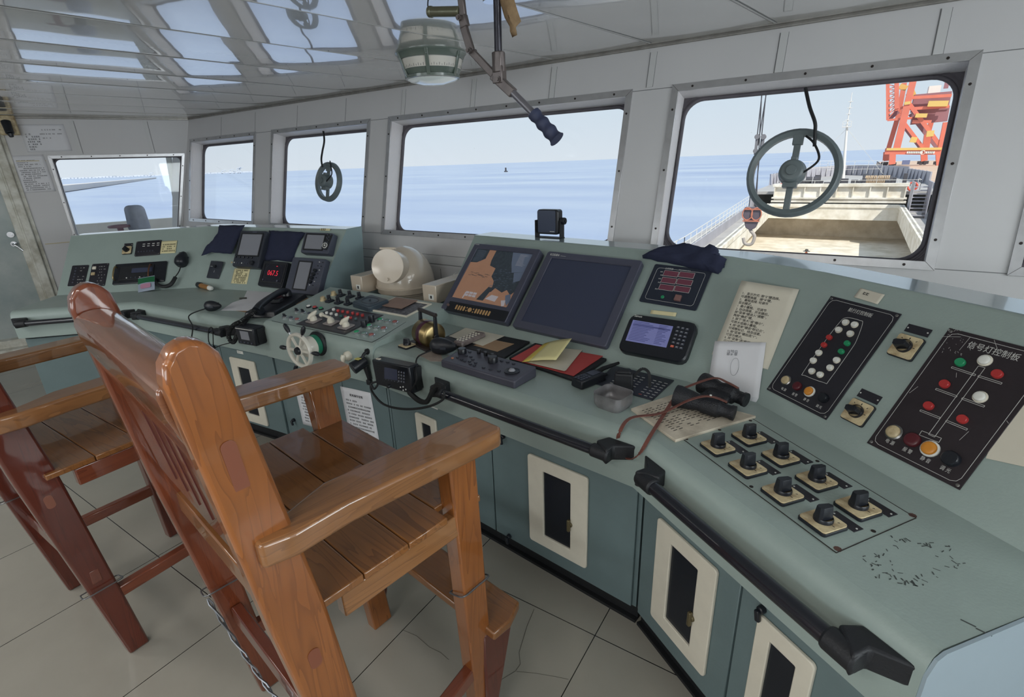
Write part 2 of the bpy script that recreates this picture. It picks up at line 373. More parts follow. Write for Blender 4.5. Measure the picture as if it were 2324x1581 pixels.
def holes_wall(mb, x0, x1, y0, y1, holes, t=WT):
    ys = (min(h[2] for h in holes), max(h[3] for h in holes))
    mb.b2(x0, x1, y0, ys[0], -t, 0); mb.b2(x0, x1, ys[1], y1, -t, 0)
    xs = x0
    for h in sorted(holes): mb.b2(xs, h[0], ys[0], ys[1], -t, 0); xs = h[1]
    mb.b2(xs, x1, ys[0], ys[1], -t, 0)
hl = [[w[0]+OV, w[1]-OV, w[2]+OV, w[3]-OV] for w in WIN.values()]
mb = MB(); holes_wall(mb, -0.35, 9.2, wy(0.90), wy(2.1)+0.05, hl)
_q = MW @ Vector((0, wy(0.90), 0)); _h = (WB-WA).normalized(); mb.X = MWi @ frame((_q.x, _q.y, 0), _h, (0, 0, 1)); mb.b2(-.2, 9.0, 0, .915, -WT, 0); mb.X = Matrix.Identity(4)
for wx in (-5.17, -4.587, -3.962, -3.347, -2.747, -2.129, -1.554, -0.977, -0.384, 0.175, 0.78, 1.4, 2.0):     # joints and cover strips of the panelling
    lx = (wx+5.81)
    mb.b2(lx-0.0015, lx+0.0015, top_y+0.002, wy(2.06), 0, 0.0012, 1)
    if wx > -3: mb.b2(lx+0.003, lx+0.034, top_y+0.002, wy(2.06), 0, 0.004, 2); mb.b2(lx+0.034, lx+0.036, top_y+0.002, wy(2.06), 0, 0.0012, 1)
ks = sorted(WIN)
for i in range(len(ks)-1):
    a, b = WIN[ks[i]][1], WIN[ks[i+1]][0]
    mb.b2(a, b, top_y-0.012, top_y-0.009, 0, 0.0012, 1); mb.b2(a, b, bot_y+0.006, bot_y+0.009, 0, 0.0012, 1)
mb.b2(-0.3, 9, wy(0.985), wy(0.988), 0, 0.0012, 1); mb.b2(-0.3, 9, wy(0.93), wy(0.984), 0, 0.006, 2); mb.b2(-0.3, 9, wy(0.926), wy(0.93), 0, 0.0012, 1)
mb.X = MWi @ frame((_q.x, _q.y, 0), _h, (0, 0, 1))
for wx in (-3.5, -2.27, -1.1): mb.b2(wx+5.81, wx+5.814, 0.05, 0.90, 0, 0.0012, 1)
mb.X = Matrix.Identity(4)
o = mb.build('wall_front', [WALL, WALLG, WALLS], M=MW); struct(o)

def make_window(num, M, x0, x1, y0, y1, depth=0.125, rad=0.085, screws=True, s=0.034, g=0.017):
    cx, cy = (x0+x1)/2, (y0+y1)/2; w, h = x1-x0, y1-y0
    Mr = M @ T(cx, cy, 0)
    mb = MB()
    mb.ring([(-w/2, -h/2), (w/2, -h/2), (w/2, h/2), (-w/2, h/2)], [(-w/2+s, -h/2+s), (w/2-s, -h/2+s), (w/2-s, h/2-s), (-w/2+s, h/2-s)], 0, 0.007)
    for sx in (-1, 1):
        for sy in (-1, 1): mb.beam((sx*(w/2), sy*(h/2), 0.0074), (sx*(w/2-s), sy*(h/2-s), 0.0074), 0.0012, 0.001, 1, up=(0, 0, 1))
    fr = mb.build('window_%d' % num, [ALU, SCREWM], M=Mr, bevel=0.0015, seg=1); struct(fr)
    if screws:
        mb = MB(); nx = max(2, int(round(w/0.24))); ny = 3
        for i in range(nx):
            for sy in (-1, 1): mb.cyl((-w/2+0.1+(w-0.2)*i/(nx-1), sy*(h/2-s/2), 0.006), (-w/2+0.1+(w-0.2)*i/(nx-1), sy*(h/2-s/2), 0.0105), 0.006, 0.0045, 10)
        for i in range(ny):
            for sx in (-1, 1): mb.cyl((sx*(w/2-s/2), -h/2+0.12+(h-0.24)*i/(ny-1), 0.006), (sx*(w/2-s/2), -h/2+0.12+(h-0.24)*i/(ny-1), 0.0105), 0.006, 0.0045, 10)
        mb.build('screws', SCREWM, fr)
    a, b = w/2-s+0.004, h/2-s+0.004
    mb = MB(); t = 0.006
    mb.b2(-a-t, -a, -b-t, b+t, -depth, 0.004); mb.b2(a, a+t, -b-t, b+t, -depth, 0.004); mb.b2(-a, a, b, b+t, -depth, 0.004); mb.b2(-a, a, -b-t, -b, -depth, 0.004)
    mb.build('window_reveal', REVEAL, fr)
    n = 7
    inner = rrect(2*(a-g), 2*(b-g), rad, n); q = 4*(n+1); outer = []
    for i in range(q):
        sx, sy = ((1, 1), (-1, 1), (-1, -1), (1, -1))[i//(n+1)]; outer.append((sx*(a+0.002), sy*(b+0.002)))
    mb = MB(); mb.ring(outer, inner, -depth, -depth+0.012)
    mb.tube([(x, y, -depth+0.012) for x, y in rrect(2*(a-g+0.006), 2*(b-g+0.006), rad+0.006, n)], 0.009, 8, closed=True)
    mb.tube([(x, y, -depth+0.010) for x, y in rrect(2*(a-g+0.024), 2*(b-g+0.024), rad+0.016, n)], 0.006, 6, closed=True)
    mb.build('gasket', GASKET, fr, ang=50)
    mb = MB(); mb.prism(rrect(2*(a-g)+0.02, 2*(b-g)+0.02, rad+0.01, n), -depth+0.002, -depth+0.008)
    mb.build('pane', GLASS, fr)
    return fr
for k in ks: make_window(k, MW, *WIN[k])

# ---- left wall (angled), side window and door
L0 = Vector((-6.40, 1.70, 0)); L1 = Vector((-5.81, 3.0, 0)); ML = frame(L0, L1-L0, (0, 0, 1)); LEN = (L1-L0).length
ll = lambda px, py, z=0: lp(ML, px, py, z)
sx0 = ll(108, 356)[0]; sx1 = ll(419, 345)[0]
SW = [sx0, sx1, .93, (ll(108, 356)[1]+ll(419, 345)[1])/2]
jx = ll(70, 480)[0]                                         # door jamb
DX1 = ll(20, 480)[0]; DX0 = DX1-.72; JW = jx-DX1
SLN = .272
cornx = lambda z: LEN-SLN*(2.1-z)
wedge = lambda x, z: x-SLN*(SW[3]-z)*(x-SW[0])/(SW[1]-SW[0])
SW[1] = min(SW[1], cornx(SW[3])-.012)
mb = MB(); zb, zt_ = SW[2]+OV, SW[3]-OV
for a, b, c, d in ((-4.6, DX0, 0, 2.15), (DX0, DX1, 1.98, 2.15), (DX1, SW[0]+OV, 0, 2.15)):
    mb.b2(a, b, c, d, -0.13, 0)
mb.prism([(SW[0]+OV, 0), (cornx(0), 0), (cornx(zb), zb), (SW[0]+OV, zb)], -.13, 0)
mb.prism([(SW[0]+OV, zt_), (cornx(zt_), zt_), (cornx(2.15), 2.15), (SW[0]+OV, 2.15)], -.13, 0)
mb.prism([(wedge(SW[1]-OV, zb), zb), (cornx(zb), zb), (cornx(zt_), zt_), (wedge(SW[1]-OV, zt_), zt_)], -.13, 0)
for px in (180, 345):
    x = ll(px, 320)[0]; mb.b2(x, x+0.003, SW[3]+0.01, 2.06, 0, 0.0012, 1); mb.b2(x-0.04, x-0.003, SW[3]+0.01, 2.06, 0, 0.004, 2)
for x, y in ((jx+0.02, 1.72), (jx+0.02, 0.98)): mb.b2(x, SW[0]-0.02, y, y+0.006, 0, 0.004, 3)
o = mb.build('wall_left', [WALL, WALLG, WALLS, mat('yellowed_tape', (196, 182, 140), 0.6)], M=ML); struct(o)
w1 = make_window(1, ML, *SW, depth=.05, s=.026, g=.012, rad=.05)
for o in [w1]+list(w1.children):
    for v in o.data.vertices:
        X = v.co.x+(SW[0]+SW[1])/2; Y = v.co.y+(SW[2]+SW[3])/2; v.co.x += wedge(X, Y)-X
DOORM = mat('worn_door_paint', (176, 184, 182), 0.35, col2=(146, 160, 160), vscale=3, bump=0.15, bscale=9)
JAMB = mat('chipped_jamb_paint', (222, 221, 212), 0.5, col2=(176, 172, 156), vscale=9, bump=0.3, bscale=20)
mb = MB(); mb.b2(DX0, DX1, 0.12, 1.98, -0.09, -0.045); door = mb.build('door_1', DOORM, M=ML, bevel=0.01); struct(door)
mb = MB(); hx = ll(22, 533)[0]; hz = ll(22, 533)[1]; hx = min(hx, DX1-0.035)
mb.cyl((hx, hz, -0.045), (hx, hz, -0.028), 0.026, n=18); mb.cyl((hx, hz-0.085, -0.045), (hx, hz-0.085, -0.03), 0.024, n=18)
mb.tube(bez([(hx, hz-0.085, -0.03), (hx, hz-0.085, 0.0), (hx+0.02, hz-0.1, 0.012), (hx+0.055, hz-0.15, 0.012)], 5), 0.010, 10)
mb.cyl((hx, hz, -0.03), (hx, hz, -0.022), 0.012, n=12); mb.build('door_handle', CHROME, door)
mb = MB()
for a, b, z in ((DX1-0.005, DX1+JW*.3, 0.012), (DX1+JW*.29, DX1+JW*.42, 0.03), (DX1+JW*.41, DX1+JW*.8, 0.045), (DX1+JW*.79, DX1+JW, 0.015)): mb.b2(a, b, 0, 2.04, -0.10, z)
mb.b2(DX0-0.07, DX0+0.005, 0, 2.04, -0.1, 0.02); mb.b2(DX0-0.07, DX1+0.07, 1.975, 2.04, -0.1, 0.02)
mb.b2(DX0-0.07, DX1+0.1, 0, 0.13, -0.1, 0.05); mb.b2(DX0-0.1, DX1+0.12, 0, 0.06, 0.0, 0.14)
mb.build('door_frame', JAMB, door, bevel=0.006)

# ---- right and aft walls, with windows, out of the picture
MR = frame((2.95, 2.9, 0), (0, -1, 0), (0, 0, 1))
mb = MB(); holes_wall(mb, -0.1, 6.0, 0, 2.2, [[0.55+OV, 2.35-OV, 1.098+OV, 1.895-OV], [2.65+OV, 4.45-OV, 1.098+OV, 1.895-OV]]); struct(mb.build('wall_right', WALL, M=MR))
make_window(8, MR, 0.55, 2.35, 1.098, 1.895, screws=False); make_window(9, MR, 2.65, 4.45, 1.098, 1.895, screws=False)
MA = frame((2.95, -2.9, 0), (-1, 0, 0), (0, 0, 1))
mb = MB(); holes_wall(mb, -0.1, 12.2, 0, 2.2, [[2.0+OV, 4.6-OV, 1.098+OV, 1.895-OV], [5.4+OV, 8.0-OV, 1.098+OV, 1.895-OV]]); struct(mb.build('wall_aft', WALL, M=MA))
make_window(10, MA, 2.0, 4.6, 1.098, 1.895, screws=False); make_window(11, MA, 5.4, 8.0, 1.098, 1.895, screws=False)

# ---- ceiling
CEILM = mat('glossy_ceiling_panels', (216, 216, 214), 0.16, var=0.03, vscale=1.5, spec=0.6, coat=1.0)
CEILM.node_tree.nodes['Principled BSDF'].inputs['Coat IOR'].default_value = 2.6
CEILM.node_tree.nodes['Principled BSDF'].inputs['Coat Roughness'].default_value = 0.025
_n = CEILM.node_tree.nodes; _l = CEILM.node_tree.links
_t = _n.new('ShaderNodeTexCoord'); _z = _n.new('ShaderNodeTexNoise'); _z.inputs['Scale'].default_value = 2.6; _z.inputs['Detail'].default_value = 1.5
_l.new(_t.outputs['Object'], _z.inputs['Vector']); _b = _n.new('ShaderNodeBump'); _b.inputs['Strength'].default_value = 0.10; _b.inputs['Distance'].default_value = 0.02
_l.new(_z.outputs['Fac'], _b.inputs['Height']); _l.new(_b.outputs[0], _n['Principled BSDF'].inputs['Coat Normal'])
mb = MB(); mb.b2(-8.4, 3.1, -3.1, 3.3, 2.106, 2.2)
CS, CP, CX0 = .16, .572, -.40          # plank joints: slope, pitch, x where a joint meets the front wall
def cjx(k, y): return CX0+k*CP-CS*(2.9-y)
for k in range(-15, 7):                # slightly bowed planks, each with its own sag
    sag = .0042*(.75+.5*((k*37) % 7)/7)
    def fpl(u, v, k=k, sag=sag):
        y = -3.1+v*6.4; x = cjx(k, y)+.0+u*CP; return (x, y, 2.1004-sag*4*u*(1-u)+.0012*math.sin(v*9+k))
    mb.grid(lambda u, v: fpl(1-u, v), 8, 24, 0)
    for w_, m_, t_ in ((.016, 1, .001), (.008, 2, .003)):
        a = Vector((cjx(k, -3.1), -3.1, 2.1)); b = Vector((cjx(k, 2.97), 2.97, 2.1)); mb.beam(a, b, w_, t_, m_)
struct(mb.build('ceiling', [CEILM, WALLG, mat('ceiling_cover_strip', (196, 196, 194), 0.3)]))
for _i, (_x, _y) in enumerate(((-3.4, -0.55), (-0.6, -0.55), (-3.4, -1.9), (-0.6, -1.9))):  # added unseen housings around the overhead fill lights
    t = thing('added_luminaire', 'added white ceiling luminaire, %s' % ('forward one over the far chair', 'forward one above the photographer', 'aft one at the port side', 'aft one at the starboard side')[_i], 'ceiling light', T(_x, _y, 2.1), 'added ceiling luminaires over the aft part of the room')
    mb = MB(); mb.ring([(-.64, -.16), (.64, -.16), (.64, .16), (-.64, .16)], [(-.6, -.13), (.6, -.13), (.6, .13), (-.6, .13)], -.085, 0); mb.b2(-.62, .62, -.14, .14, -.02, 0); mb.build('housing', WHITE, t)
TRIMM = mat('tarnished_trim', (150, 147, 142), 0.38, 0.3, var=0.25, vscale=20)
mb = MB(); mb.b2(-0.3, 9, wy(2.078), wy(2.1), 0, 0.012); mb.b2(-0.3, 9, wy(2.090), wy(2.1), 0.012, 0.024); struct(mb.build('trim_1', TRIMM, M=MW, bevel=0.003))
mb = MB(); mb.b2(-3, LEN, 2.076, 2.1, 0, 0.012); mb.b2(-3, LEN, 2.090, 2.1, 0.012, 0.024); struct(mb.build('trim_2', TRIMM, M=ML, bevel=0.003))

# ---- papers and the lamp on the left wall
def sheet(name, label, cat, M, w, h, m=PAPER, curl=0.004, group=None, nu=8, nv=10, seed=1, th=0.0006):
    rr = random.Random(seed); a = rr.random()*6; mb = MB()
    def f(u, v): return ((u-.5)*w, (v-.5)*h, 0.0012+curl*(0.5+0.5*math.sin(a+u*3.1+v*2.3))*(abs(u-.5)+abs(v-.5)))
    mb.grid(f, nu, nv); mb.f += [[i for i in reversed(q)] for q in []]
    o = mb.build(name, m, M=M, solid=th); tag(o, label, cat, group); return o
def fake_lines(par, w, h, rows, m=INKD, z=0.0035, x0=-0.4, x1=0.4, y0=0.38, y1=-0.4, th=0.0022, seed=3, name='printed_lines', dens=0.8):
    rr = random.Random(seed); mb = MB()
    for i in range(rows):
        y = h*(y0+(y1-y0)*i/max(1, rows-1)); x = w*x0
        end = w*(x1 if rr.random() > 0.25 else x0+(x1-x0)*rr.uniform(0.4, 0.8))
        while x < end:
            l = rr.uniform(0.6, 1.0)*th*1.1
            if rr.random() < dens:
                mb.b2(x, x+l, y-th*0.5, y-th*0.28, z, z+0.0002); mb.b2(x, x+l, y+th*0.2, y+th*0.4, z, z+0.0002)
                xx = x+rr.random()*l*0.7; mb.b2(xx, xx+th*0.2, y-th*0.5, y+th*0.5, z, z+0.0002)
            x += l*1.25
    o = mb.build(name, m, par); return o
M_, w_, h_ = quadM(ML, [(44, 282), (144, 282), (164, 342), (60, 346)])
o = sheet('notice_paper', 'printed table notice taped high on the left wall beside the door', 'notice', M_, w_, h_, seed=2); fake_lines(o, w_, h_, 7, th=0.012, x0=-0.42, x1=-0.15, y0=0.15, y1=-0.4, seed=4); fake_lines(o, w_, h_, 3, th=0.008, x0=-0.1, x1=0.4, y0=0.3, y1=0.0, seed=5, dens=0.5)
M_, w_, h_ = quadM(ML, [(22, 352), (101, 352), (124, 433), (50, 440)])
o = sheet('notice_paper', 'closely printed list taped on the left wall below the table notice', 'notice', M_, w_, h_, seed=5); fake_lines(o, w_, h_, 16, th=0.008, x0=-0.35, x1=0.4, y0=0.36, y1=-0.42, seed=6)
hx, hz = ll(19, 285)
t = thing('wall_lamp_socket', 'cream wall lamp socket with black bulb holder at top of the left wall', 'lamp', ML @ T(hx, hz, 0))
mb = MB(); mb.box((0, 0, 0.03), (0.13, 0.16, 0.06)); mb.build('back_box', CREAM, t, bevel=0.01)
mb = MB(); mb.cyl((0, 0.03, 0.06), (0.01, -0.07, 0.10), 0.035, 0.03, 16); mb.cyl((0.01, -0.07, 0.10), (0.015, -0.1, 0.105), 0.022, 0.015, 12); mb.build('bulb_holder', BLACK, t, bevel=0.004)

# ================================================================ OUTSIDE
SEAM = mat('sea_water', (170, 181, 198), 0.35, col2=(132, 149, 184), vscale=0.005, bump=0.0, spec=0.6, stretch=(1, 3.2, 1))
_n = SEAM.node_tree.nodes; _l = SEAM.node_tree.links; _t = _n.new('ShaderNodeTexCoord'); _m = _n.new('ShaderNodeMapping'); _m.inputs['Scale'].default_value = (0.12, 0.5, 1)
_l.new(_t.outputs['Object'], _m.inputs[0]); _z = _n.new('ShaderNodeTexNoise'); _z.inputs['Scale'].default_value = 1; _z.inputs['Detail'].default_value = 5; _l.new(_m.outputs[0], _z.inputs['Vector'])
_b = _n.new('ShaderNodeBump'); _b.inputs['Strength'].default_value = 0.35; _b.inputs['Distance'].default_value = 0.3; _l.new(_z.outputs['Fac'], _b.inputs['Height']); _l.new(_b.outputs[0], _n['Principled BSDF'].inputs['Normal'])
mb = MB(); SZ = -9.0; Rr = [5, 30, 120, 500, 2000, 8000, 26000]; N = 96
V = [(0, 0, SZ)]; Fc = []
for r in Rr: V += [(r*math.cos(2*PI*i/N), r*math.sin(2*PI*i/N), SZ) for i in range(N)]
Fc += [(0, 1+i, 1+(i+1) % N) for i in range(N)]
for k in range(len(Rr)-1):
    for i in range(N): j = (i+1) % N; Fc.append((1+k*N+i, 1+(k+1)*N+i, 1+(k+1)*N+j, 1+k*N+j))
mb.add(V, Fc); o = mb.build('sea', SEAM); tag(o, 'calm pale blue sea stretching to the horizon', 'sea', kind='stuff')

HULL = mat('weathered_white_steel', (240, 234, 224), 0.6, var=0.0, col2=(206, 196, 178), vscale=0.9, bump=0.1, bscale=3)
HOLD = mat('dusty_hold_plating', (232, 222, 206), 0.8, col2=(198, 186, 164), vscale=0.8, bump=0.2, bscale=2)
DECK = mat('grey_deck', (178, 174, 172), 0.7, var=0.2, vscale=0.7); GREYST = mat('grey_bulwark', (176, 174, 182), 0.6, var=0.2, vscale=0.5)
DARKST = mat('dark_winch_steel', (72, 70, 76), 0.6, var=0.3, vscale=1)
ship = thing('cargo_ship_foredeck', 'open cargo hold and bow of the ship seen beyond the large right window', 'ship', T(-1.6, 3.6, SZ))
def sh(mb, name, m, **k): o = mb.build(name, m, ship, **k); o.matrix_world = Matrix.Identity(4); return o
# hold: rim polygon corners
NL, FL, FR, NR = (-5.6, 22), (-7.1, 60), (3.9, 60), (3.7, 22)
HZ = -3.3; FZ = -6.9; CZ = -4.75
mb = MB()
def rim(p, q, w, z0, z1, m=0): mb.beam((p[0], p[1], (z0+z1)/2), (q[0], q[1], (z0+z1)/2), w, z1-z0, m)
for p, q in ((NL, FL), (FL, FR), (FR, NR), (NR, NL)): rim(p, q, 0.4, HZ-0.3, HZ)
for p, q in ((NL, FL), (FL, FR), (FR, NR), (NR, NL)): rim(p, q, 0.16, CZ, HZ)
sh(mb, 'hatch_coaming', HULL)
mb = MB(); LO = [(-7.4, 20), (-8.6, 64), (6.2, 64), (6.0, 20)]
mb.prism(LO, FZ-0.2, FZ)
for i in range(4): p, q = LO[i], LO[(i+1) % 4]; rim(p, q, .15, FZ, CZ)
for P in ([NL, FL, LO[1], LO[0]], [FL, FR, LO[2], LO[1]], [FR, NR, LO[3], LO[2]], [NR, NL, LO[0], LO[3]]): mb.prism(P, CZ, CZ+.12)
sh(mb, 'hold_floor', HOLD)
mb = MB()     # decks either side
for pl in ([(-9.6, 4), (-5.6, 4), NL, FL, (-10.4, 84), (-9.6, 30)], [NR, (7.6, 22), (7.8, 84), (4.0, 84), FR], [(-5.6, 4), (7.6, 4), (7.6, 22), NR, NL]): mb.prism(pl, HZ-1.0, HZ-0.9)
sh(mb, 'main_deck', DECK)
mb = MB()      # bulwarks and hull side
def bul(p, q, z0, z1, w=0.12): mb.beam((p[0], p[1], (z0+z1)/2), (q[0], q[1], (z0+z1)/2), w, z1-z0)
bul((-7.4, 4), (-7.7, 30), -9.5, -3.75); bul((-7.7, 30), (-9.0, 60), -9.5, -3.5); bul((-9.0, 60), (-9.3, 78), -9.5, -2.4)
bul((6.6, 4), (6.8, 50), -9.5, -2.3); bul((6.8, 50), (7.0, 78), -9.5, -1.9)
sh(mb, 'bulwark', GREYST)
mb = MB()      # white breakwater box at the hold's forward end
mb.b2(-7.0, 4.1, 62, 62.4, -3.1, -1.75); mb.b2(-7.2, 4.3, 61.7, 62.5, -1.78, -1.5); mb.b2(-7.2, 4.3, 61.7, 62.4, -2.95, -2.8); mb.b2(-7.2, 4.3, 61.6, 62.4, -3.3, -3.12)
for i in range(9): mb.b2(-7.0+11.1*i/8-0.05, -7.0+11.1*i/8+0.05, 61.75, 62.1, -2.9, -1.75)
sh(mb, 'deck_breakwater', HULL)
mb = MB(); bow = [(-9.3, 76), (-8.6, 88), (-5.6, 99), (-1.6, 106), (2.8, 100), (5.8, 90), (7.0, 76)]
mb.prism([(-9.3, 63)]+bow+[(7.0, 63)], -2.6, -2.3); sh(mb, 'forecastle_deck', DECK)
mb = MB()
for i in range(6): bul(bow[i], bow[i+1], -9.5, -0.75-0.25*(1 if i in (0, 5) else 0), 0.15)
for i in range(6):
    p, q = bow[i], bow[i+1]
    for k in range(6): x = p[0]+(q[0]-p[0])*k/6; y = p[1]+(q[1]-p[1])*k/6; mb.beam((x*0.97-0.05, y-0.35, -2.3), (x, y-0.1, -0.95), 0.08, 0.25)
sh(mb, 'bow_bulwark', GREYST)
def railing(mb, pts, h, r=0.035, rails=3, step=1.6):
    for i in range(len(pts)-1):
        a = Vector(pts[i]); b = Vector(pts[i+1]); L = (b-a).length; n = max(1, int(L/step))
        for k in range(n+1): p = a.lerp(b, k/n); mb.beam(p, p+Vector((0, 0, h)), r, r)
        for k in range(rails): z = Vector((0, 0, h*(k+1)/rails)); mb.beam(a+z, b+z, r, r)
RAILM = mat('white_rail_paint', (226, 222, 216), 0.5)
mb = MB(); railing(mb, [(-7.7, 30, -3.75), (-9.0, 60, -3.5)], 1.0); railing(mb, [(-7.45, 8, -3.75), (-7.7, 30, -3.75)], 1.0); railing(mb, [(-7.0, 63, -2.3), (5.2, 63, -2.3), (5.2, 66, -2.3)], 1.05)
railing(mb, [(-3.0, 72, -0.9), (2.2, 72, -0.9)], 1.3, step=1.2); railing(mb, [(-7.0, 84, -1.0), (-2, 88, -1.0)], 1.3)
sh(mb, 'railing', RAILM)
mb = MB(); mb.cyl((-1.15, 70, -2.3), (-1.75, 70, 4.2), 0.2, 0.10, 12); mb.cyl((-1.75, 70, 4.2), (-1.8, 70, 7.3), 0.06, 0.03, 8)
mb.b2(-2.15, -1.35, 69.7, 70.3, 3.9, 3.98); railing(mb, [(-2.15, 69.7, 3.98), (-1.35, 69.7, 3.98)], 0.5, rails=2, step=0.4)
for z in (4.6, 5.2, 5.8, 6.4): mb.b2(-2.0, -1.55, 69.9, 70.1, z, z+0.05)
mb.tube([(-1.7, 70, 3.8), (-5.6, 71, -1.0)], 0.02, 4); mb.tube([(-1.7, 70, 3.8), (2.4, 71, -1.0)], 0.02, 4)
sh(mb, 'foremast', RAILM)
mb = MB(); rr = random.Random(4)
for x in (-5.6, -4.6, -3.8, 0.9, 1.6, 2.3, 3.0): 
    y = 70+rr.random()*3; r = rr.uniform(0.5, 0.75); mb.cyl((x-0.3, y, -1.7), (x+0.3, y, -1.7), r, n=16); mb.b2(x-0.5, x+0.5, y-0.6, y+0.6, -2.3, -1.9)
for i in range(26): x = rr.uniform(-7, 5); y = rr.uniform(65, 80); mb.b2(x, x+rr.uniform(0.15, 0.7), y, y+.6, -2.3, rr.uniform(-2.0, -1.1))
sh(mb, 'windlass', DARKST, bevel=0.03)
mb = MB()
for i in range(14): x = 0.7+i*0.16+rr.random()*0.05; mb.tube([(x, 69.4, -2.2), (x+0.1, 69.2, -1.3), (x+0.15, 69.5, -1.1), (x+0.1, 69.9, -2.0)], 0.07, 6)
sh(mb, 'rope_coil', mat('hemp_rope', (184, 160, 134), 0.9))
mb = MB(); mb.b2(4.3, 4.35, 57, 60, -4.2, -1.2); mb.b2(5.5, 5.55, 57, 60, -4.2, -1.2)
for i in range(9): mb.b2(4.35, 5.5, 57.2+i*0.3, 57.5+i*0.3, -4.0+i*0.28, -3.93+i*0.28)
sh(mb, 'steel_stairs', GREYST)
for x, g in ((4.6, 'starboard'), (-6.4, 'port')):
    mb = MB(); mb.tube([(x+0.36*math.cos(2*PI*i/20), 62.85, -1.85+0.36*math.sin(2*PI*i/20)) for i in range(20)], 0.09, 8, closed=True)
    o = mb.build('life_ring', mat('lifebuoy_red', (214, 92, 74), 0.6)); tag(o, 'red life ring hung on the forward deck rail at the %s end' % g, 'life ring')
# worker on the near deck
t = thing('person', 'person in an orange work suit and dark hat standing in the open hold', 'person', T(0, 0, 0))
pc = ony(1832, 572, 24.5); t.matrix_world = T(pc.x, pc.y, FZ)
def skin_body(name, pts, edges, m, par, sub=2):
    me = bpy.data.meshes.new(name); me.from_pydata([p[:3] for p in pts], edges, []); me.materials.append(m)
    o = bpy.data.objects.new(name, me); COL.objects.link(o); o.parent = par
    sk = o.modifiers.new('skin', 'SKIN'); me.skin_vertices
    for i, p in enumerate(pts): me.skin_vertices[0].data[i].radius = (p[3], p[3])
    me.skin_vertices[0].data[0].use_root = True
    s = o.modifiers.new('s', 'SUBSURF'); s.levels = sub; s.render_levels = sub
    return o
pc = ony(1832, 560, 43.0); t.matrix_world = T(pc.x, 43.0, FZ)
OJ = mat('orange_work_suit', (232, 128, 92), 0.8); HATM = mat('dark_hat_cloth', (70, 66, 64), 0.8); SKIN = mat('skin', (196, 150, 122), 0.6)
skin_body('body', [(0, 0, 0.95, .15), (0, 0, 1.2, .15), (0, 0, 1.42, .14), (0, 0, 1.52, .06), (0, 0, 1.62, .09), (-.19, 0, 1.4, .075), (-.25, .03, 1.15, .055), (-.24, .12, .92, .045), (.19, 0, 1.4, .075), (.25, .03, 1.15, .055), (.24, .12, .92, .045), (-.1, 0, .9, .11), (-.11, 0, .5, .075), (-.11, -.02, .08, .055), (-.11, .12, .05, .045), (.1, 0, .9, .11), (.11, 0, .5, .075), (.11, -.02, .08, .055), (.11, .12, .05, .045)],
          [(0, 1), (1, 2), (2, 3), (3, 4), (2, 5), (5, 6), (6, 7), (2, 8), (8, 9), (9, 10), (0, 11), (11, 12), (12, 13), (13, 14), (0, 15), (15, 16), (16, 17), (17, 18)], OJ, t)
mb = MB(); mb.lathe([(0.0, 1.80), (0.09, 1.78), (0.115, 1.70), (0.12, 1.66), (0.24, 1.645), (0.24, 1.635), (0.1, 1.65)], 16); mb.build('hat', HATM, t)

# quay and gantry crane
QUAY = mat('sandy_concrete_quay', (206, 178, 156), 0.85, var=0.15, vscale=0.1)
mb = MB(); mb.b2(9.5, 260, 30, 420, -14, -6.0); mb.b2(9.4, 9.9, 30, 420, -6, -5.7, 1)
for i in range(14): mb.b2(10.2, 11.0, 60+i*22, 61+i*22, -6, -5.3, 1)
q = mb.build('quay', [QUAY, DARKST]); tag(q, 'sandy concrete quay running along the starboard side of the ship', 'quay')
CRED = mat('crane_orange_red', (226, 124, 102), 0.5, var=0.08, vscale=0.3); CYEL = mat('crane_yellow', (226, 190, 110), 0.6); CWH = mat('crane_white_cabin', (236, 230, 220), 0.5)
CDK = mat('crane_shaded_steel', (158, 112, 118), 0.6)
cr_ = thing('gantry_crane', 'orange red dockside gantry crane standing on the quay', 'crane', T(22, 300, -6))
def cq(x, y): return (1980+x/7.186, 180+y/7.186)
def crp(name, segs, m, par=cr_):
    mb = MB()
    for (a, b, w, yy) in segs:
        p = ony(*cq(*a), yy); r = ony(*cq(*b), yy); mb.beam(p, r, w, w, 0, up=(0, 1, 0.01))
    o = mb.build(name, m, par); o.matrix_world = Matrix.Identity(4); return o
crp('leg', [((250, 1170), (430, 560), 1.9, 316), ((430, 560), (520, 60), 1.9, 316)], CRED)
crp('leg', [((385, 1170), (560, 440), 2.6, 300), ((560, 440), (665, 20), 2.4, 300)], CRED)
crp('leg', [((865, 1150), (900, 900), 2.6, 316), ((900, 900), (1000, 560), 1.8, 316)], CRED)
crp('leg', [((1085, 1200), (1090, 1400), 2.2, 300), ((1100, 1180), (1200, 700), 2.0, 300)], CRED)
for a, b, yy in (((330, 1200), (320, 1385), 300), ((230, 1180), (215, 1330), 316), ((840, 1200), (845, 1330), 316)):
    crp('foot_post', [(a, b, 2.4, yy)], CRED)
mb = MB()
for x, yy in ((790, 316), (850, 316), (1060, 300), (330, 300), (200, 316)):
    p = ony(*cq(x, 1365), yy); mb.cyl((p.x, p.y-1, -5.14), (p.x, p.y+1, -5.14), 0.85, n=14); mb.b2(p.x-1.4, p.x+1.4, p.y-0.8, p.y+0.8, -5.6, -4.3)
o = mb.build('bogie', DARKST, cr_); o.matrix_world = Matrix.Identity(4)
crp('portal_beam', [((205, 1180), (1140, 1185), 2.2, 300), ((205, 1150), (900, 1150), 1.4, 316)], CRED)
crp('walkway', [((230, 1140), (1130, 1130), 1.0, 299), ((520, 395), (620, 380), 1.2, 299), ((905, 400), (1230, 395), 2.2, 299), ((700, 590), (890, 590), 1.6, 299)], CYEL)
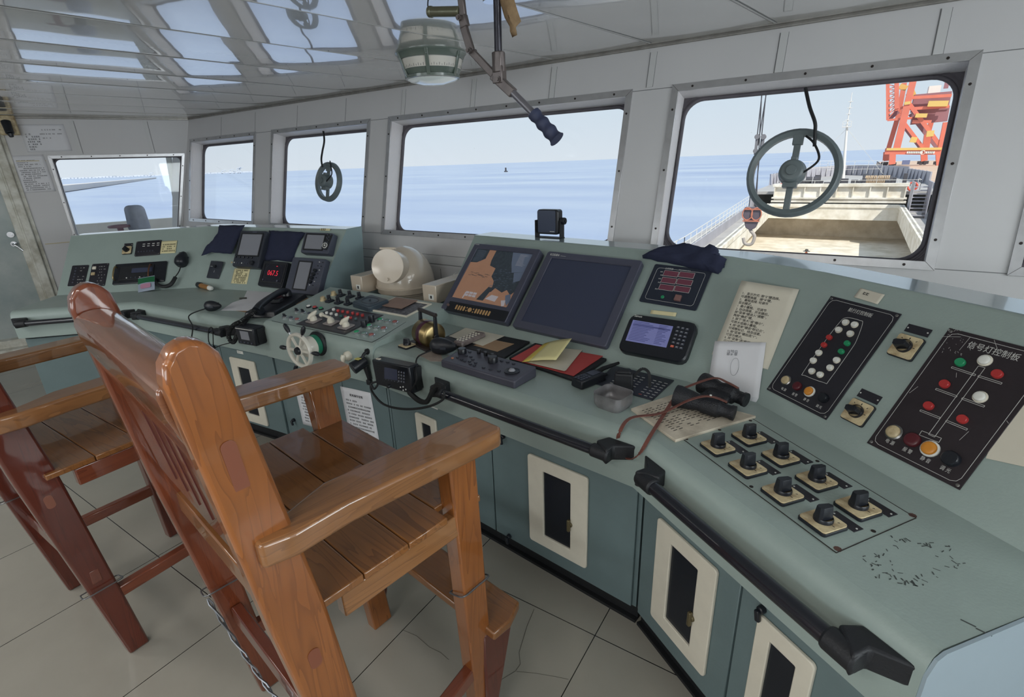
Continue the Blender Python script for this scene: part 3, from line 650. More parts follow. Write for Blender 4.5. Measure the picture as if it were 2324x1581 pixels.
crp('brace', [((600, 400), (1110, 1090), 1.5, 300)], CRED); crp('brace', [((530, 730), (820, 1110), 1.3, 300)], CRED)
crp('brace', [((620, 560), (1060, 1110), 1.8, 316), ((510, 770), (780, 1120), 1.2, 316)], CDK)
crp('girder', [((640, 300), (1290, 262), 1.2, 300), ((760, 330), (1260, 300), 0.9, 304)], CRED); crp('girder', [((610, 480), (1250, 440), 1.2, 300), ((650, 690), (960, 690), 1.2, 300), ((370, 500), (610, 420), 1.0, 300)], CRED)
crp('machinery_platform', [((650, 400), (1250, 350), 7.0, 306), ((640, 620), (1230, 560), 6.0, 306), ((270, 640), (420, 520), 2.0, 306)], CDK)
bl = [((240, 40), (245, 665), 0.9, 300), ((395, 40), (395, 480), 1.6, 300), ((268, 40), (270, 620), 0.5, 306), ((245, 665), (650, 630), 0.9, 300)]
for i in range(7): bl += [((245, 80+i*82), (390, 120+i*60), 0.35, 300), ((390, 120+i*60), (245, 162+i*82), 0.35, 300)]
crp('lattice_boom', bl, CRED)
crp('platform', [((440, 110), (560, 150), 2.0, 304), ((560, 290), (700, 220), 2.4, 304), ((620, 980), (720, 990), 2.2, 299), ((880, 890), (1000, 880), 2.4, 299)], CYEL)
p0 = ony(*cq(890, 262), 308); p1 = ony(*cq(1120, 100), 308)
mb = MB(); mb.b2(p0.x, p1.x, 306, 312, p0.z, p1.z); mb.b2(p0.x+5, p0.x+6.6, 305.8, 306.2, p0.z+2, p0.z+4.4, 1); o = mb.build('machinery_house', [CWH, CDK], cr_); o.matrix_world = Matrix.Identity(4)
# white lettering band on the portal beam
mb = MB(); rr = random.Random(9)
for i in range(16):
    x = 560+i*28
    if 9 <= i <= 10: continue
    p = ony(*cq(x, 1192), 298.6); mb.b2(p.x, p.x+0.75, 298.5, 298.6, p.z-0.45, p.z+0.45)
p = ony(*cq(820, 1192), 298.6); mb.tube([(p.x+0.8*math.cos(2*PI*i/16), 298.55, p.z+0.8*math.sin(2*PI*i/16)) for i in range(16)], 0.12, 5, closed=True)
o = mb.build('white_lettering', WHITE, cr_); o.matrix_world = Matrix.Identity(4)
mb = MB(); mb.b2(18, 21, 330, 333, -5.98, -4); o = mb.build('shipping_container', mat('container_blue', (110, 122, 160), 0.6)); tag(o, 'small blue container on the quay beyond the crane legs', 'container')

# breakwater and far shore on the left
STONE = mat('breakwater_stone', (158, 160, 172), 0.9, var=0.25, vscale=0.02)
mb = MB()
a = onz(128, 431, SZ); b = onz(335, 406, SZ); a2 = onz(128, 411, SZ)
d = (b-a).normalized(); nrm = Vector((-d.y, d.x, 0))
mb.beam(a-d*300+Vector((0, 0, 1.6)), b+Vector((0, 0, 1.0)), 12, 3.2)
mb.beam(a-d*300+nrm*(-22)+Vector((0, 0, 3.0)), b+nrm*(-22)+Vector((0, 0, 2.0)), 14, 5.0, 1, w1=8, d1=4)
o = mb.build('breakwater', [STONE, mat('sandy_bank', (206, 200, 196), 0.9)]); tag(o, 'long low stone breakwater reaching across the water in the left window', 'breakwater')
mb = MB(); rr = random.Random(2)
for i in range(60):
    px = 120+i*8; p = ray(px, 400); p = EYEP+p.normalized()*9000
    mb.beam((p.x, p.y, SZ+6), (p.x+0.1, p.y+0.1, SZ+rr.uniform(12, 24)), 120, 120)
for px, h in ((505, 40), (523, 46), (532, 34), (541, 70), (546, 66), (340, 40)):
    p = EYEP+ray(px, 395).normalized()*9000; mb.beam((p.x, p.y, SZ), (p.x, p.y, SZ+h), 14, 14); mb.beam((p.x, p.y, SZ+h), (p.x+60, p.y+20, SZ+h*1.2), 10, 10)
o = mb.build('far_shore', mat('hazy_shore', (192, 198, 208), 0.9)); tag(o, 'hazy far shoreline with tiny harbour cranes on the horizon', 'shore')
p = onz(1148, 390, SZ); mb = MB(); mb.prism([(-2, -0.8), (2, -0.8), (3, 0), (2, 0.8), (-2, 0.8)], 0, 1.2); mb.beam((0, 0, 1), (0, 0, 5), 1.4, 1.4)
o = mb.build('small_boat', DARKST, M=T(p.x, p.y, SZ)); tag(o, 'tiny dark boat far out on the water in the middle window', 'boat')

# deck crane hook in front of the window
hk = thing('crane_hook_block', 'rusty hook block hanging on wires beyond the left edge of the large right window', 'hook', T(-3.6, 25, -0.5))
def hp(name, mb, m, **k): o = mb.build(name, m, hk, **k); o.matrix_world = Matrix.Identity(4); return o
hc = lambda px, py: ony(px, py, 25)
mb = MB()
for a, b in (((1725, 196), (1716, 470)), ((1731, 196), (1700, 468)), ((1739, 196), (1712, 468)), ((1744, 196), (1720, 330))): mb.cyl(hc(*a)+Vector((0, 0, 1)), hc(*b), 0.022, n=6)
hp('wires', mb, DARKST)
for x in (1717, 1731):
    mb = MB(); c = hc(x, 325); mb.beam(c+Vector((0, 0, .35)), c-Vector((0, 0, .45)), .10, .1); mb.cyl(c+Vector((0, -.1, .25)), c+Vector((0, .1, .25)), .10); mb.cyl(c+Vector((0, -.1, -.3)), c+Vector((0, .1, -.3)), .09); hp('rope_clamp', mb, mat('grey_tackle', (120, 118, 122), .6))
c = hc(1707, 490)
mb = MB(); mb.prism([(-.33, .38), (.33, .38), (.36, 0), (.2, -.5), (0, -.62), (-.2, -.5), (-.36, 0)], -.12, .12, M=T(*c) @ RX(PI/2)); hp('block_cheek', mb, mat('block_dark_steel', (92, 82, 92), .6), bevel=.03)
mb = MB()
for dx in (-.18, .18): mb.tube([(c.x+dx+.2*math.cos(2*PI*i/20), c.y-.16, c.z+.1+.26*math.sin(2*PI*i/20)) for i in range(20)], .025, 6, closed=True)
mb.beam(c+Vector((-.34, -.16, -.2)), c+Vector((.34, -.16, -.2)), .05, .05); mb.beam(c+Vector((-.34, -.16, .3)), c+Vector((.34, -.16, .3)), .05, .05); hp('sheave', mb, mat('rust_steel', (190, 116, 92), .7))
mb = MB(); h0 = hc(1703, 522); mb.tube(bez([h0+Vector((0, 0, .2)), h0, h0+Vector((.2, 0, -.25)), h0+Vector((.12, 0, -.6)), h0+Vector((-.15, 0, -.6)), h0+Vector((-.25, 0, -.35))], 5), .07, 10); hp('hook', mb, mat('hook_steel', (168, 158, 150), .6))

# things on the port bridge wing outside the side window
mb = MB(); mb.b2(-3, 1.3, -.1, .02, -2.6, -.15); mb.b2(-3, 1.4, 0, .97, -2.7, -2.6); mb.b2(1.3, 1.4, 0, .8, -2.7, -.5)
o = mb.build('bridge_wing', HULL, M=ML); tag(o, 'sunlit white bridge wing bulwark outside the side window', 'bulwark')
c = ML @ Vector((ll(312, 500)[0], 0, 0)); d = (c-Vector((0, 0, 0))).normalized(); bw = Vector((c.x, c.y, 0))+d*0.9
t = thing('covered_searchlight', 'searchlight under a grey tarpaulin outside the side window', 'searchlight', T(bw.x, bw.y, 0))
TARP = mat('grey_tarpaulin', (156, 160, 172), .7, var=.2, vscale=9, bump=.5, bscale=12)
mb = MB(); mb.cyl((0, 0, 0), (0, 0, 1.0), .05); mb.build('stand', GREYP, t)
mb = MB(); mb.box((0, 0, 1.10), (.21, .19, .30), top=0.88); mb.build('tarpaulin_cover', TARP, t, bevel=.05, seg=3)
c2 = ML @ Vector((ll(273, 518)[0], 0, 0)); d = Vector((c2.x, c2.y, 0)).normalized(); b2_ = Vector((c2.x, c2.y, 0))+d*0.9
t = thing('valve', 'small red brown handwheel valve outside the side window beside the tarpaulin', 'valve', T(b2_.x, b2_.y, 0)); VR = mat('valve_paint', (150, 116, 124), .6)
mb = MB(); mb.cyl((0, 0, 0), (0, 0, 1.02), .03, n=12); mb.build('stem', VR, t)
mb = MB(); mb.tube([(.1*math.cos(2*PI*i/20), .1*math.sin(2*PI*i/20), 1.03) for i in range(20)], .014, 8, closed=True); mb.box((0, 0, 1.03), (.2, .015, .012)); mb.box((0, 0, 1.03), (.015, .2, .012)); mb.build('handwheel', VR, t)
pa = ll(385, 352); pb = ll(402, 502)
t = MB(); t.cyl(ML @ Vector((pa[0], pa[1]+.1, -.30)), ML @ Vector((pb[0], pb[1]-.3, -.30)), .028, n=14)
o = t.build('stay_pole', mat('grey_pole', (190, 192, 192), .5)); tag(o, 'slanting grey stay pole just outside the side window', 'pole')

# ---- clear view screens on windows 3 and 5
def clear_view(lab, c, r, cable):
    cx, cy = wl(*c, -.11)
    t = thing('clear_view_screen', lab, 'clear view screen', MW @ T(cx, cy, -.117))
    G = mat('clear_view_grey_green', (104, 114, 116), .42, var=.1, vscale=20)
    mb = MB(); mb.lathe([(r-.03, 0), (r-.03, .028), (r-.012, .038), (r, .03), (r+.004, 0)], 48); mb.build('ring', G, t, ang=50)
    mb = MB(); mb.b2(-.014, .014, -r+.01, r-.01, .008, .024); mb.b2(-.022, .022, r-.07, r-.02, .008, .03); mb.build('crossbar', G, t, bevel=.003)
    mb = MB(); mb.lathe([(0, .085), (.04, .083), (.05, .076), (.054, .04), (.058, .034), (.058, .01)], 28); mb.cyl((0, 0, .085), (0, 0, .092), .022, n=20); mb.b2(-.012, .012, .045, .066, .02, .06); mb.b2(-.03, .03, -.07, -.045, .02, .06); mb.build('motor', G, t, bevel=.002, ang=50)
    mb = MB(); P = [lp(t.matrix_world, *q, .05) for q in cable]; mb.tube(bez([(x, y, .05+.02*math.sin(i)) for i, (x, y) in enumerate(P)], 6), .0075, 8)
    mb.tube(bez([(.03, .16, .03), (.07, .12, .05), (.1, .05, .06), (.06, .0, .07), (.03, -.01, .06)], 6), .005, 6); mb.build('cable', RUBBER, t)
clear_view('larger round clear view screen fixed on the big right window', (1799, 394), .195, [(1828, 200), (1838, 245), (1850, 280), (1850, 300), (1848, 330)])
clear_view('smaller round clear view screen hung on the narrow left window', (747, 413), .155, [(733, 292), (740, 320), (736, 345), (730, 362), (728, 378)])
# ================================================================ CONSOLE
ZD, ZT = 0.78, 1.18
F = [Vector(p) for p in ((-4.38, .876), (-3.873, 1.365), (-2.575, 1.467), (-1.74, 1.485), (-.43, 1.31), (.225, .864))]
B = [Vector(p) for p in ((-4.676, 1.211), (-3.925, 1.819), (-2.87, 2.052), (-1.753, 1.955), (-.406, 1.784), (-.175, 1.728), (.487, 1.182))]
Tt = [Vector((0, 0)), Vector((-4.132, 2.101)), Vector((-2.807, 2.31)), Vector((-1.782, 2.355)), Vector((-.368, 2.165)), Vector((-.036, 1.975)), Vector((.665, 1.398))]
def v3(p, z): return Vector((p[0], p[1], z))
def pframe(b0, b1, t1): o = v3(b0, ZD); return frame(o, v3(b1, ZD)-o, v3(t1, ZT)-o)
P1 = pframe(B[0], B[1], Tt[1]); P2 = pframe(B[1], B[2], Tt[2]); P3 = pframe(B[3], B[4], Tt[4]); P3b = pframe(B[4], B[5], Tt[5]); P4 = pframe(B[5], B[6], Tt[6])
# top-left corner of the first panel from its own plane
_x, _y = lp(P1, 160, 535); t0 = P1 @ Vector((_x, _y, 0)); t0.z = min(t0.z, 1.23)
D = frame((0, 0, ZD), (1, 0, 0), (0, 1, 0))
D3 = frame((F[3].x, F[3].y, ZD), v3(F[4]-F[3], 0), (0, 0, 0) or (0.1, 1, 0)); D4 = frame((F[4].x, F[4].y, ZD), v3(F[5]-F[4], 0), (0.5, 1, 0))
def off(poly, d):   # inward offset of the front polyline (towards +left normal)
    out = []
    for i, p in enumerate(poly):
        ns = []
        if i > 0: t = (poly[i]-poly[i-1]).normalized(); ns.append(Vector((-t.y, t.x)))
        if i < len(poly)-1: t = (poly[i+1]-poly[i]).normalized(); ns.append(Vector((-t.y, t.x)))
        n = sum(ns, Vector((0, 0))).normalized(); out.append(p+n*(d/max(.5, n.dot(ns[0]))))
    return out
# worktop with its rounded nosing: one run, split at the joints into three pieces
prof = [(0.030, .600), (-.004, .603), (-.004, .735), (0.000, .755), (.008, .769), (.020, .777), (.036, ZD)]
offs = {d: off(F, d) for d, z in prof}
def worktop(name, lab, i0, i1, back, mats=GREEN):
    mb = MB(); n = len(prof); V = []
    for i in range(i0, i1+1):
        for d, z in prof: V.append(v3(offs[d][i], z))
    k = i1-i0
    Fc = [(i*n+j, (i+1)*n+j, (i+1)*n+j+1, i*n+j+1) for i in range(k) for j in range(n-1)]
    mb.add(V, Fc)
    top = [(offs[.036][i].x, offs[.036][i].y) for i in range(i0, i1+1)]+[(p.x, p.y) for p in back]
    mb.prism(top, ZD-.02, ZD)
    und = [(offs[.030][i].x, offs[.030][i].y) for i in range(i0, i1+1)]+[(p.x, p.y) for p in back]
    mb.prism(und, .598, .602)
    for i, j in ((0, 0), (k, k)):                 # end caps
        pts = [V[i*n+q] for q in range(n)]; b = back[-1] if i == 0 else back[0]
        pts += [v3(b, ZD), v3(b, .6)]; mb.add(pts, [tuple(range(len(pts)))])
    o = mb.build(name, mats, ang=50); tag(o, lab, 'worktop'); return o
worktop('worktop', 'sage green console worktop at the far left end, carrying the black microphone and the phone', 0, 2, [v3(B[2], 0).xy+Vector((.30, -.03)), B[2], B[1], B[0]])
worktop('worktop', 'sage green console worktop at the centre and right, carrying the radar control unit and binoculars', 3, 5, [B[6], B[5], B[4], B[3]])
o = bpy.data.objects['worktop.001']
# scuffs and worn spots where the paint has rubbed off
SCUFF = mat('scuffed_paint', (66, 72, 70), .8); SCUFL = mat('worn_primer', (176, 160, 148), .7)
mb = MB(); rr = random.Random(12)
for i in range(70):
    a = rr.uniform(0, 2*PI); r = rr.gauss(1, .12); px = 2075+95*r*math.cos(a)*(1 if rr.random() > .3 else .6); py = 1275+48*r*math.sin(a); p = onz(px, py, ZD+.0003)
    l = rr.uniform(.003, .012); b = rr.uniform(0, PI); mb.beam(p, p+Vector((l*math.cos(b), l*math.sin(b), 0)), rr.uniform(.001, .003), .0004)
for px, py in ((1960, 1110), (1918, 1165), (2215, 1425), (2180, 1405), (1505, 760)):
    p = onz(px, py, ZD+.0003); mb.beam(p, p+Vector((.02, -.006, 0)), .003, .0004)
s_ = tag(mb.build('scuff_marks', SCUFF, o), kind='stuff'); s_.matrix_world = Matrix.Identity(4)
mb = MB()
for i in range(26): p = onz(rr.gauss(988, 14), rr.gauss(800, 7), ZD+.0003); mb.beam(p, p+Vector((rr.uniform(.006, .02), rr.uniform(-.008, .008), 0)), rr.uniform(.003, .01), .0004)
s_ = mb.build('worn_paint_patch', SCUFL, o); s_.matrix_world = Matrix.Identity(4)
# inset cover plate around the eight rotary switches
cut = [(1545, 992), (1700, 945), (2079, 1175), (1898, 1254)]
mb = MB(); C4 = [onz(*q, ZD+.0012) for q in cut]
mb.add([Vector((p.x, p.y, ZD)) for p in C4]+C4, [(3, 2, 1, 0), (4, 5, 6, 7), (0, 1, 5, 4), (1, 2, 6, 5), (2, 3, 7, 6), (3, 0, 4, 7)])
for i in range(4): mb.beam(C4[i], C4[(i+1) % 4], .0016, .0012, 1)
for px, py in ((1558, 997), (1633, 976), (1703, 955), (1855, 1047), (1705, 1105), (1982, 1206)): p = onz(px, py, ZD); mb.cyl((p.x, p.y, ZD), (p.x, p.y, ZD+.002), .005, n=10, m=1)
for px, py in ((1901, 1246), (2071, 1170)): p = onz(px, py, ZD); mb.cyl((p.x, p.y, ZD), (p.x, p.y, ZD+.0016), .008, n=8, m=2)
COVER = mb.build('switch_cover_plate', [GREEN, SCREWM, mat('rusty_corner', (84, 58, 52), .8)]); tag(COVER, 'screwed sage green cover plate set into the right worktop under the eight rotary switches', 'cover plate')

# ---- sloped instrument panels with flat top shelf
def panel(name, lab, b, t, depth, mats, side=None, lowback=.0):
    """b,t: base and top polylines (front face), boxes back to the shelf edge"""
    mb = MB(); n = len(b); bk = [None]*n
    for i in range(n):
        ns = []
        if i > 0: q = (Vector(t[i][:2])-Vector(t[i-1][:2])).normalized(); ns.append(Vector((-q.y, q.x)))
        if i < n-1: q = (Vector(t[i+1][:2])-Vector(t[i][:2])).normalized(); ns.append(Vector((-q.y, q.x)))
        nn = sum(ns, Vector((0, 0))).normalized(); bk[i] = Vector(t[i][:2])+nn*depth
    V = []
    for i in range(n): V += [v3(b[i], .0+ZD), Vector((t[i][0], t[i][1], t[i][2]-.006)), Vector((t[i][0], t[i][1], t[i][2])), v3(bk[i], t[i][2]), v3(Vector(b[i][:2])+(bk[i]-Vector(b[i][:2]))*.75, lowback)]
    Fc = []
    for i in range(n-1):
        a = i*5; c = a+5; Fc += [(a, c, c+1, a+1), (a+1, c+1, c+2, a+2)]
    mb.add(V, Fc, 0)
    b0 = 0; Ft = [(i*5+2, i*5+7, i*5+8, i*5+3) for i in range(n-1)]; mb.f += Ft; mb.m += [1]*len(Ft)
    Fb = [(i*5+3, i*5+8, i*5+9, i*5+4) for i in range(n-1)]; mb.f += Fb; mb.m += [2]*len(Fb)
    for i in (0, n-1):
        w = [i*5+0, i*5+1, i*5+2, i*5+3, i*5+4]; k = len(mb.v); mb.v.append(v3(b[i], lowback)); w.append(k); mb.f.append(w); mb.m.append(2)
    o = mb.build(name, mats, bevel=.004, ang=25); tag(o, lab, 'console'); return o
SHELF = mat('window_tinted_enamel', (150, 166, 170), .2, var=.05, vscale=3, spec=.7, coat=.7)  # blue of the windows reflecting on the shelf is mixed into its colour
tops12 = [tuple(t0), (Tt[1].x, Tt[1].y, ZT), (Tt[2].x, Tt[2].y, ZT)]
PL_L = panel('bridge_console', 'far left sloped console panel carrying the radios and small displays', [B[0], B[1], B[2]], tops12, .15, [GREEN, SHELF, GREEN_S])
PL_R = panel('bridge_console', 'right sloped console panel carrying the two large monitors and the light control boards', [B[3], B[4], B[5], B[6]], [(Tt[i].x, Tt[i].y, ZT) for i in (3, 4, 5, 6)], .15, [GREEN, SHELF, GREEN_S])

# ---- steering stand: wedge between the two panels, with its own nosing
ST = [(-2.535, 1.475, .80), (-1.737, 1.487, .80), (-1.70, 2.00, .857), (-2.66, 2.00, .857)]
MS = frame(ST[0], Vector(ST[1])-Vector(ST[0]), Vector(ST[3])-Vector(ST[0])); 
_n3 = (Vector(ST[1])-Vector(ST[0])).cross(Vector((0, .52, .057))).normalized(); MS = frame(ST[0], Vector(ST[1])-Vector(ST[0]), (0, .52, .057))
mb = MB(); fy = 1.467
LF, RF = Vector((-2.572, 1.463)), Vector((-1.742, 1.481))
pr = [(.03, .6), (-.004, .603), (-.004, .755), (.002, .778), (.012, .793), (.03, .802)]
V = []
for q in (LF, RF):
    for d, z in pr: V.append(Vector((q.x, q.y+d, z)))
n = len(pr); mb.add(V, [(j, n+j, n+j+1, j+1) for j in range(n-1)])
a0, a1 = V[n-1], V[2*n-1]; k0, k1 = Vector((-2.69, 2.02, .861)), Vector((-1.70, 2.02, .861))
mb.add([a0, a1, k1, k0], [(0, 1, 2, 3)]); mb.add([k0, k1, Vector((k1.x, k1.y, 0)), Vector((k0.x, k0.y, 0))], [(1, 0, 3, 2)])
mb.add([V[n+i] for i in range(n)]+[k1, Vector((k1.x, k1.y, .6))], [tuple(range(n+2))]); mb.add([V[i] for i in range(n)]+[k0, Vector((k0.x, k0.y, .6))], [tuple(range(n+1, -1, -1))])
mb.add([V[0], V[n], Vector((k1.x, k1.y, .6)), Vector((k0.x, k0.y, .6))], [(3, 2, 1, 0)])
STEER = mb.build('steering_stand', GREEN, ang=50); tag(STEER, 'raised sage green steering stand between the two sloped panels, full of switches and lamps', 'steering stand')

# ---- cabinets below the worktop
Kp = off(F, .042)
def cab_mat_line(): pass
def cabinet(name, lab, i0, x0, x1, doors, zb=.075, group=None):
    """unit on cabinet segment i0 between distances x0..x1 (m) along it. doors: list of dict"""
    p, q = Kp[i0], Kp[i0+1]; t = (q-p).normalized(); M = frame(v3(p+t*x0, 0), v3(t, 0), (0, 0, 1))    # x along, y up, z to the room
    w = x1-x0
    root = thing(name, lab, 'cabinet', M, group)
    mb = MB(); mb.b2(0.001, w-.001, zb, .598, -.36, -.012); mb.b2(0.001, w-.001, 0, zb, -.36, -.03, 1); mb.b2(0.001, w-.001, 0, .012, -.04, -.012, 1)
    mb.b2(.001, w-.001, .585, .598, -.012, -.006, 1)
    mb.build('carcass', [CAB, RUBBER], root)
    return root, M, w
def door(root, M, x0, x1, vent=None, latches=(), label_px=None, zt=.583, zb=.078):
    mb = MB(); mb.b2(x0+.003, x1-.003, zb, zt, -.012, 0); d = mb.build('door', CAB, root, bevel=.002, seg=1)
    if vent:
        (ax, bx, ay, by) = vent; w, h = bx-ax, by-ay; cx, cy = (ax+bx)/2, (ay+by)/2; n = 5
        mb = MB(); o4 = rrect(w, h, .012, n); i4 = rrect(w*.46, h*.74, .004, n)
        mb.ring(o4, i4, 0, .011)
        v = mb.build('vent_frame', CREAMW, d, M=T(cx, cy, 0), bevel=.003)
        mb = MB(); mb.prism(rrect(w*.47, h*.75, .004, n), .0005, .003)
        pass
        mb.build('vent_glass', mat('dark_vent_glass', (18, 24, 34), .25), v)
        mb = MB(); mb.cyl((w*.23, -.03, .006), (w*.23, -.03, .018), .011, n=16); mb.box((w*.23, -.03, .02), (.012, .05, .012)); mb.build('latch', mat('brass_latch', (110, 100, 74), .4, .6), v, bevel=.003)
    for (lx, ly) in latches:
        mb = MB(); mb.cyl((lx, ly, 0), (lx, ly, .016), .011, .009, 14); mb.box((lx+.002, ly-.012, .02), (.013, .03, .01), M=RZ(.2)); mb.build('turn_latch', BLACK, d, bevel=.003)
    if label_px:
        lx, ly, lw = label_px; mb = MB(); mb.b2(lx-lw/2, lx+lw/2, ly-.009, ly+.009, 0, .0012); k = mb.build('label_plate', WHITE, d)
        kk = fake_lines(k, lw, .018, 1, th=.0055, z=.0014, x0=-.42, x1=.42, y0=0, y1=0, name='printed_label'); kk.matrix_local = T(lx, ly, 0)
    return d
# segment lengths
seg = [(Kp[i+1]-Kp[i]).length for i in range(5)]
def along(i0, px, py, z):   # pixel -> distance along segment i0 at height z on the cabinet face
    p, q = Kp[i0], Kp[i0+1]; t = (q-p).normalized(); M = frame(v3(p, 0), v3(t, 0), (0, 0, 1)); return lp(M, px, py)
def vbox(M, c4): 
    p = [lp(M, *q) for q in c4]; return ((p[0][0]+p[3][0])/2, (p[1][0]+p[2][0])/2, (p[2][1]+p[3][1])/2, (p[0][1]+p[1][1])/2)
r, M, w = cabinet('console_cabinet', 'angled sage green cabinet under the far left worktop, plain front', 0, .0, seg[0], 1)
door(r, M, .0, w)
c1 = along(1, 500, 795, .5)[0]; c2 = along(1, 632, 805, .5)[0]
r, M, w = cabinet('console_cabinet', 'plain sage green cabinet left of the vented door with the small label', 1, 0, c1, 1); door(r, M, 0, w)
r, M, w = cabinet('console_cabinet', 'sage green cabinet with a vented door left of the steering wheel', 1, c1, seg[1], 1)
vb = vbox(M, [(520, 807), (577, 820), (613, 962), (560, 955)])
lb = lp(M, 545, 799)
door(r, M, 0, w-.04, vb, [(lp(M, 527, 948)), (lp(M, 487, 787))], (lb[0], lb[1], .055))
r, M, w = cabinet('console_cabinet', 'sage green cabinet under the steering stand with the two taped instruction sheets', 2, 0, seg[2], 1)
door(r, M, 0, w*.62, latches=[(.05, .2)]); door(r, M, w*.62, w)
STC = (r, M, w)
c3 = along(3, 880, 905, .5)[0]; c3 = max(c3, .02); c4_ = along(3, 1120, 1100, .3)[0]
r, M, w = cabinet('console_cabinet', 'sage green cabinet with a vented door behind the chair arm, under the keypad radio', 3, 0, c4_, 1)
door(r, M, 0, c3); vb = vbox(M, [(940, 935), (1010, 955), (1045, 1130), (968, 1105)]); vb = (vb[0], vb[0]+.14, .2, vb[3]); lb = lp(M, 983, 921)
door(r, M, c3, w, vb, [], (lb[0], lb[1], .06))
r, M, w = cabinet('console_cabinet', 'sage green cabinet with a white framed vented door right of the wooden chair', 3, c4_, seg[3], 1)
vb = vbox(M, [(1199, 1028), (1336, 1078), (1335, 1286), (1207, 1222)]); lb = lp(M, 1264, 1030)
door(r, M, 0, w-.012, vb, [lp(M, 1143, 989), lp(M, 1157, 1215)], (lb[0], lb[1], .06))
c5 = along(4, 1665, 1450, .3)[0]
r, M, w = cabinet('console_cabinet', 'sage green cabinet with a cream framed vented door at the console bend', 4, 0, c5, 1)
vb = vbox(M, [(1497, 1170), (1637, 1295), (1600, 1530), (1482, 1395)])
door(r, M, .012, w, vb)
r, M, w = cabinet('console_cabinet', 'sage green cabinet with a cream framed vented door at the bottom right corner', 4, c5, seg[4], 1)
vb = vbox(M, [(1727, 1395), (1880, 1520), (1860, 1700), (1690, 1600)])
vb = (vb[0], vb[0]+.15, .16, vb[3])
door(r, M, 0, w, vb, [lp(M, 1733, 1380)])
# end face of the console
e0, e1 = F[5], B[6]
mb = MB(); t = (e1-e0).normalized(); M = frame(v3(e0+t*.0, 0), v3(t, 0), (0, 0, 1)); 
tt = (Tt[6]-e0).dot(t)
prof_e = [(-.002, .6), (-.002, .74), (.012, .772), (.03, .781), ((e1-e0).length, .781), (tt, ZT), (tt+.15, ZT), (tt+.15, 0), (.05, 0), (.05, .6)]
mb.prism(prof_e, 0, .006); o = mb.build('console_end_panel', mat('window_lit_end_paint', (150, 166, 176), .38, var=.06, vscale=3), M=M); tag(o, 'end panel closing the console at the bottom right, tinted pale blue for window light', 'end panel')  # pale blue of the right window's light is put into this paint
# ================================================================ INSTRUMENTS
def button(par, x, y, r, h, m, name='button', ring=None, M=None, n=18, dome=False, z=0):
    mb = MB()
    if ring: mb.lathe([(r*1.25, z), (r*1.25, z+h*.45), (r*1.02, z+h*.62), (r*1.0, z+h*.3)], n, 1)
    mb.lathe([(r, z), (r, z+h*.85), (r*.86, z+h), (r*.4, z+h*(1.12 if dome else 1.0)), (0, z+h*(1.16 if dome else 1.0))], n, 0)
    return mb.build(name, [m, ring] if ring else m, par, M=(T(x, y, 0) if M is None else M), ang=50)
def square_switch(name, lab, M, s, rot=0, group=None, plate=CREAM, tall=1.0, nameplate=None, km=BLACK):
    t = thing(name, lab, 'rotary switch', M, group)
    mb = MB(); mb.prism(rrect(s*1.06, s*1.06, s*.1, 4), 0, .008); mb.build('switch_base', BLACK, t, bevel=.001)
    mb = MB(); mb.prism(rrect(s, s, s*.1, 4), .008, .0115)
    mb.b2(-s*.02, s*.02, s*.34, s*.42, .0115, .0119, 1); mb.box((s*.36, s*.02, .0117), (s*.09, s*.025, .0006), 1); mb.box((s*.30, s*.32, .0117), (s*.025, s*.07, .0006), 1, M=RZ(-.7)); mb.box((-s*.30, s*.32, .0117), (s*.025, s*.07, .0006), 1, M=RZ(.7))
    mb.build('switch_plate', [plate, INKD], t, bevel=.0008)
    mb = MB(); r = s*.30; mb.lathe([(r, .0115), (r, .018), (r*.92, .021)], 24)
    h = .042*tall
    P = [(-r*.95, -r*.42), (-r*.6, -r*.62), (r*.7, -r*.5), (r*.98, 0), (r*.7, r*.5), (-r*.6, r*.62), (-r*.95, r*.42)]
    A = [Vector((x, y, .018)) for x, y in P]+[Vector((x*.88, y*.72, h)) for x, y in P]; n = 7
    mb.add(A, [tuple(range(n-1, -1, -1)), tuple(range(n, 2*n))]+[(i, (i+1) % n, n+(i+1) % n, n+i) for i in range(n)])
    mb.cyl((r*.6, 0, h), (r*.6, 0, h+.0008), .0016, n=8)
    mb.build('knob', km, t, M=RZ(rot), bevel=.002)
    if nameplate:
        (nx, ny, nw, nh, nr) = nameplate; mb = MB(); mb.box((0, 0, .0008), (nw, nh, .0016))
        for sx in (-1, 1): mb.cyl((sx*nw*.42, 0, .0016), (sx*nw*.42, 0, .0026), .0022, n=8, m=1)
        mb.build('name_plate', [PLATE, INK], t, M=T(nx, ny, 0) @ RZ(nr))
    return t
def casing(mb, w, h, d, m=0, taper=.97, r=.012):
    o = rrect(w, h, r, 4); i = rrect(w*taper, h*taper, r, 4); n = len(o)
    mb.add([(x, y, 0) for x, y in o]+[(x, y, d*.82) for x, y in o]+[(x, y, d) for x, y in i], [(a, (a+1) % n, n+(a+1) % n, n+a) for a in range(n)]+[(n+a, n+(a+1) % n, 2*n+(a+1) % n, 2*n+a) for a in range(n)]+[tuple(range(2*n, 3*n))], m)

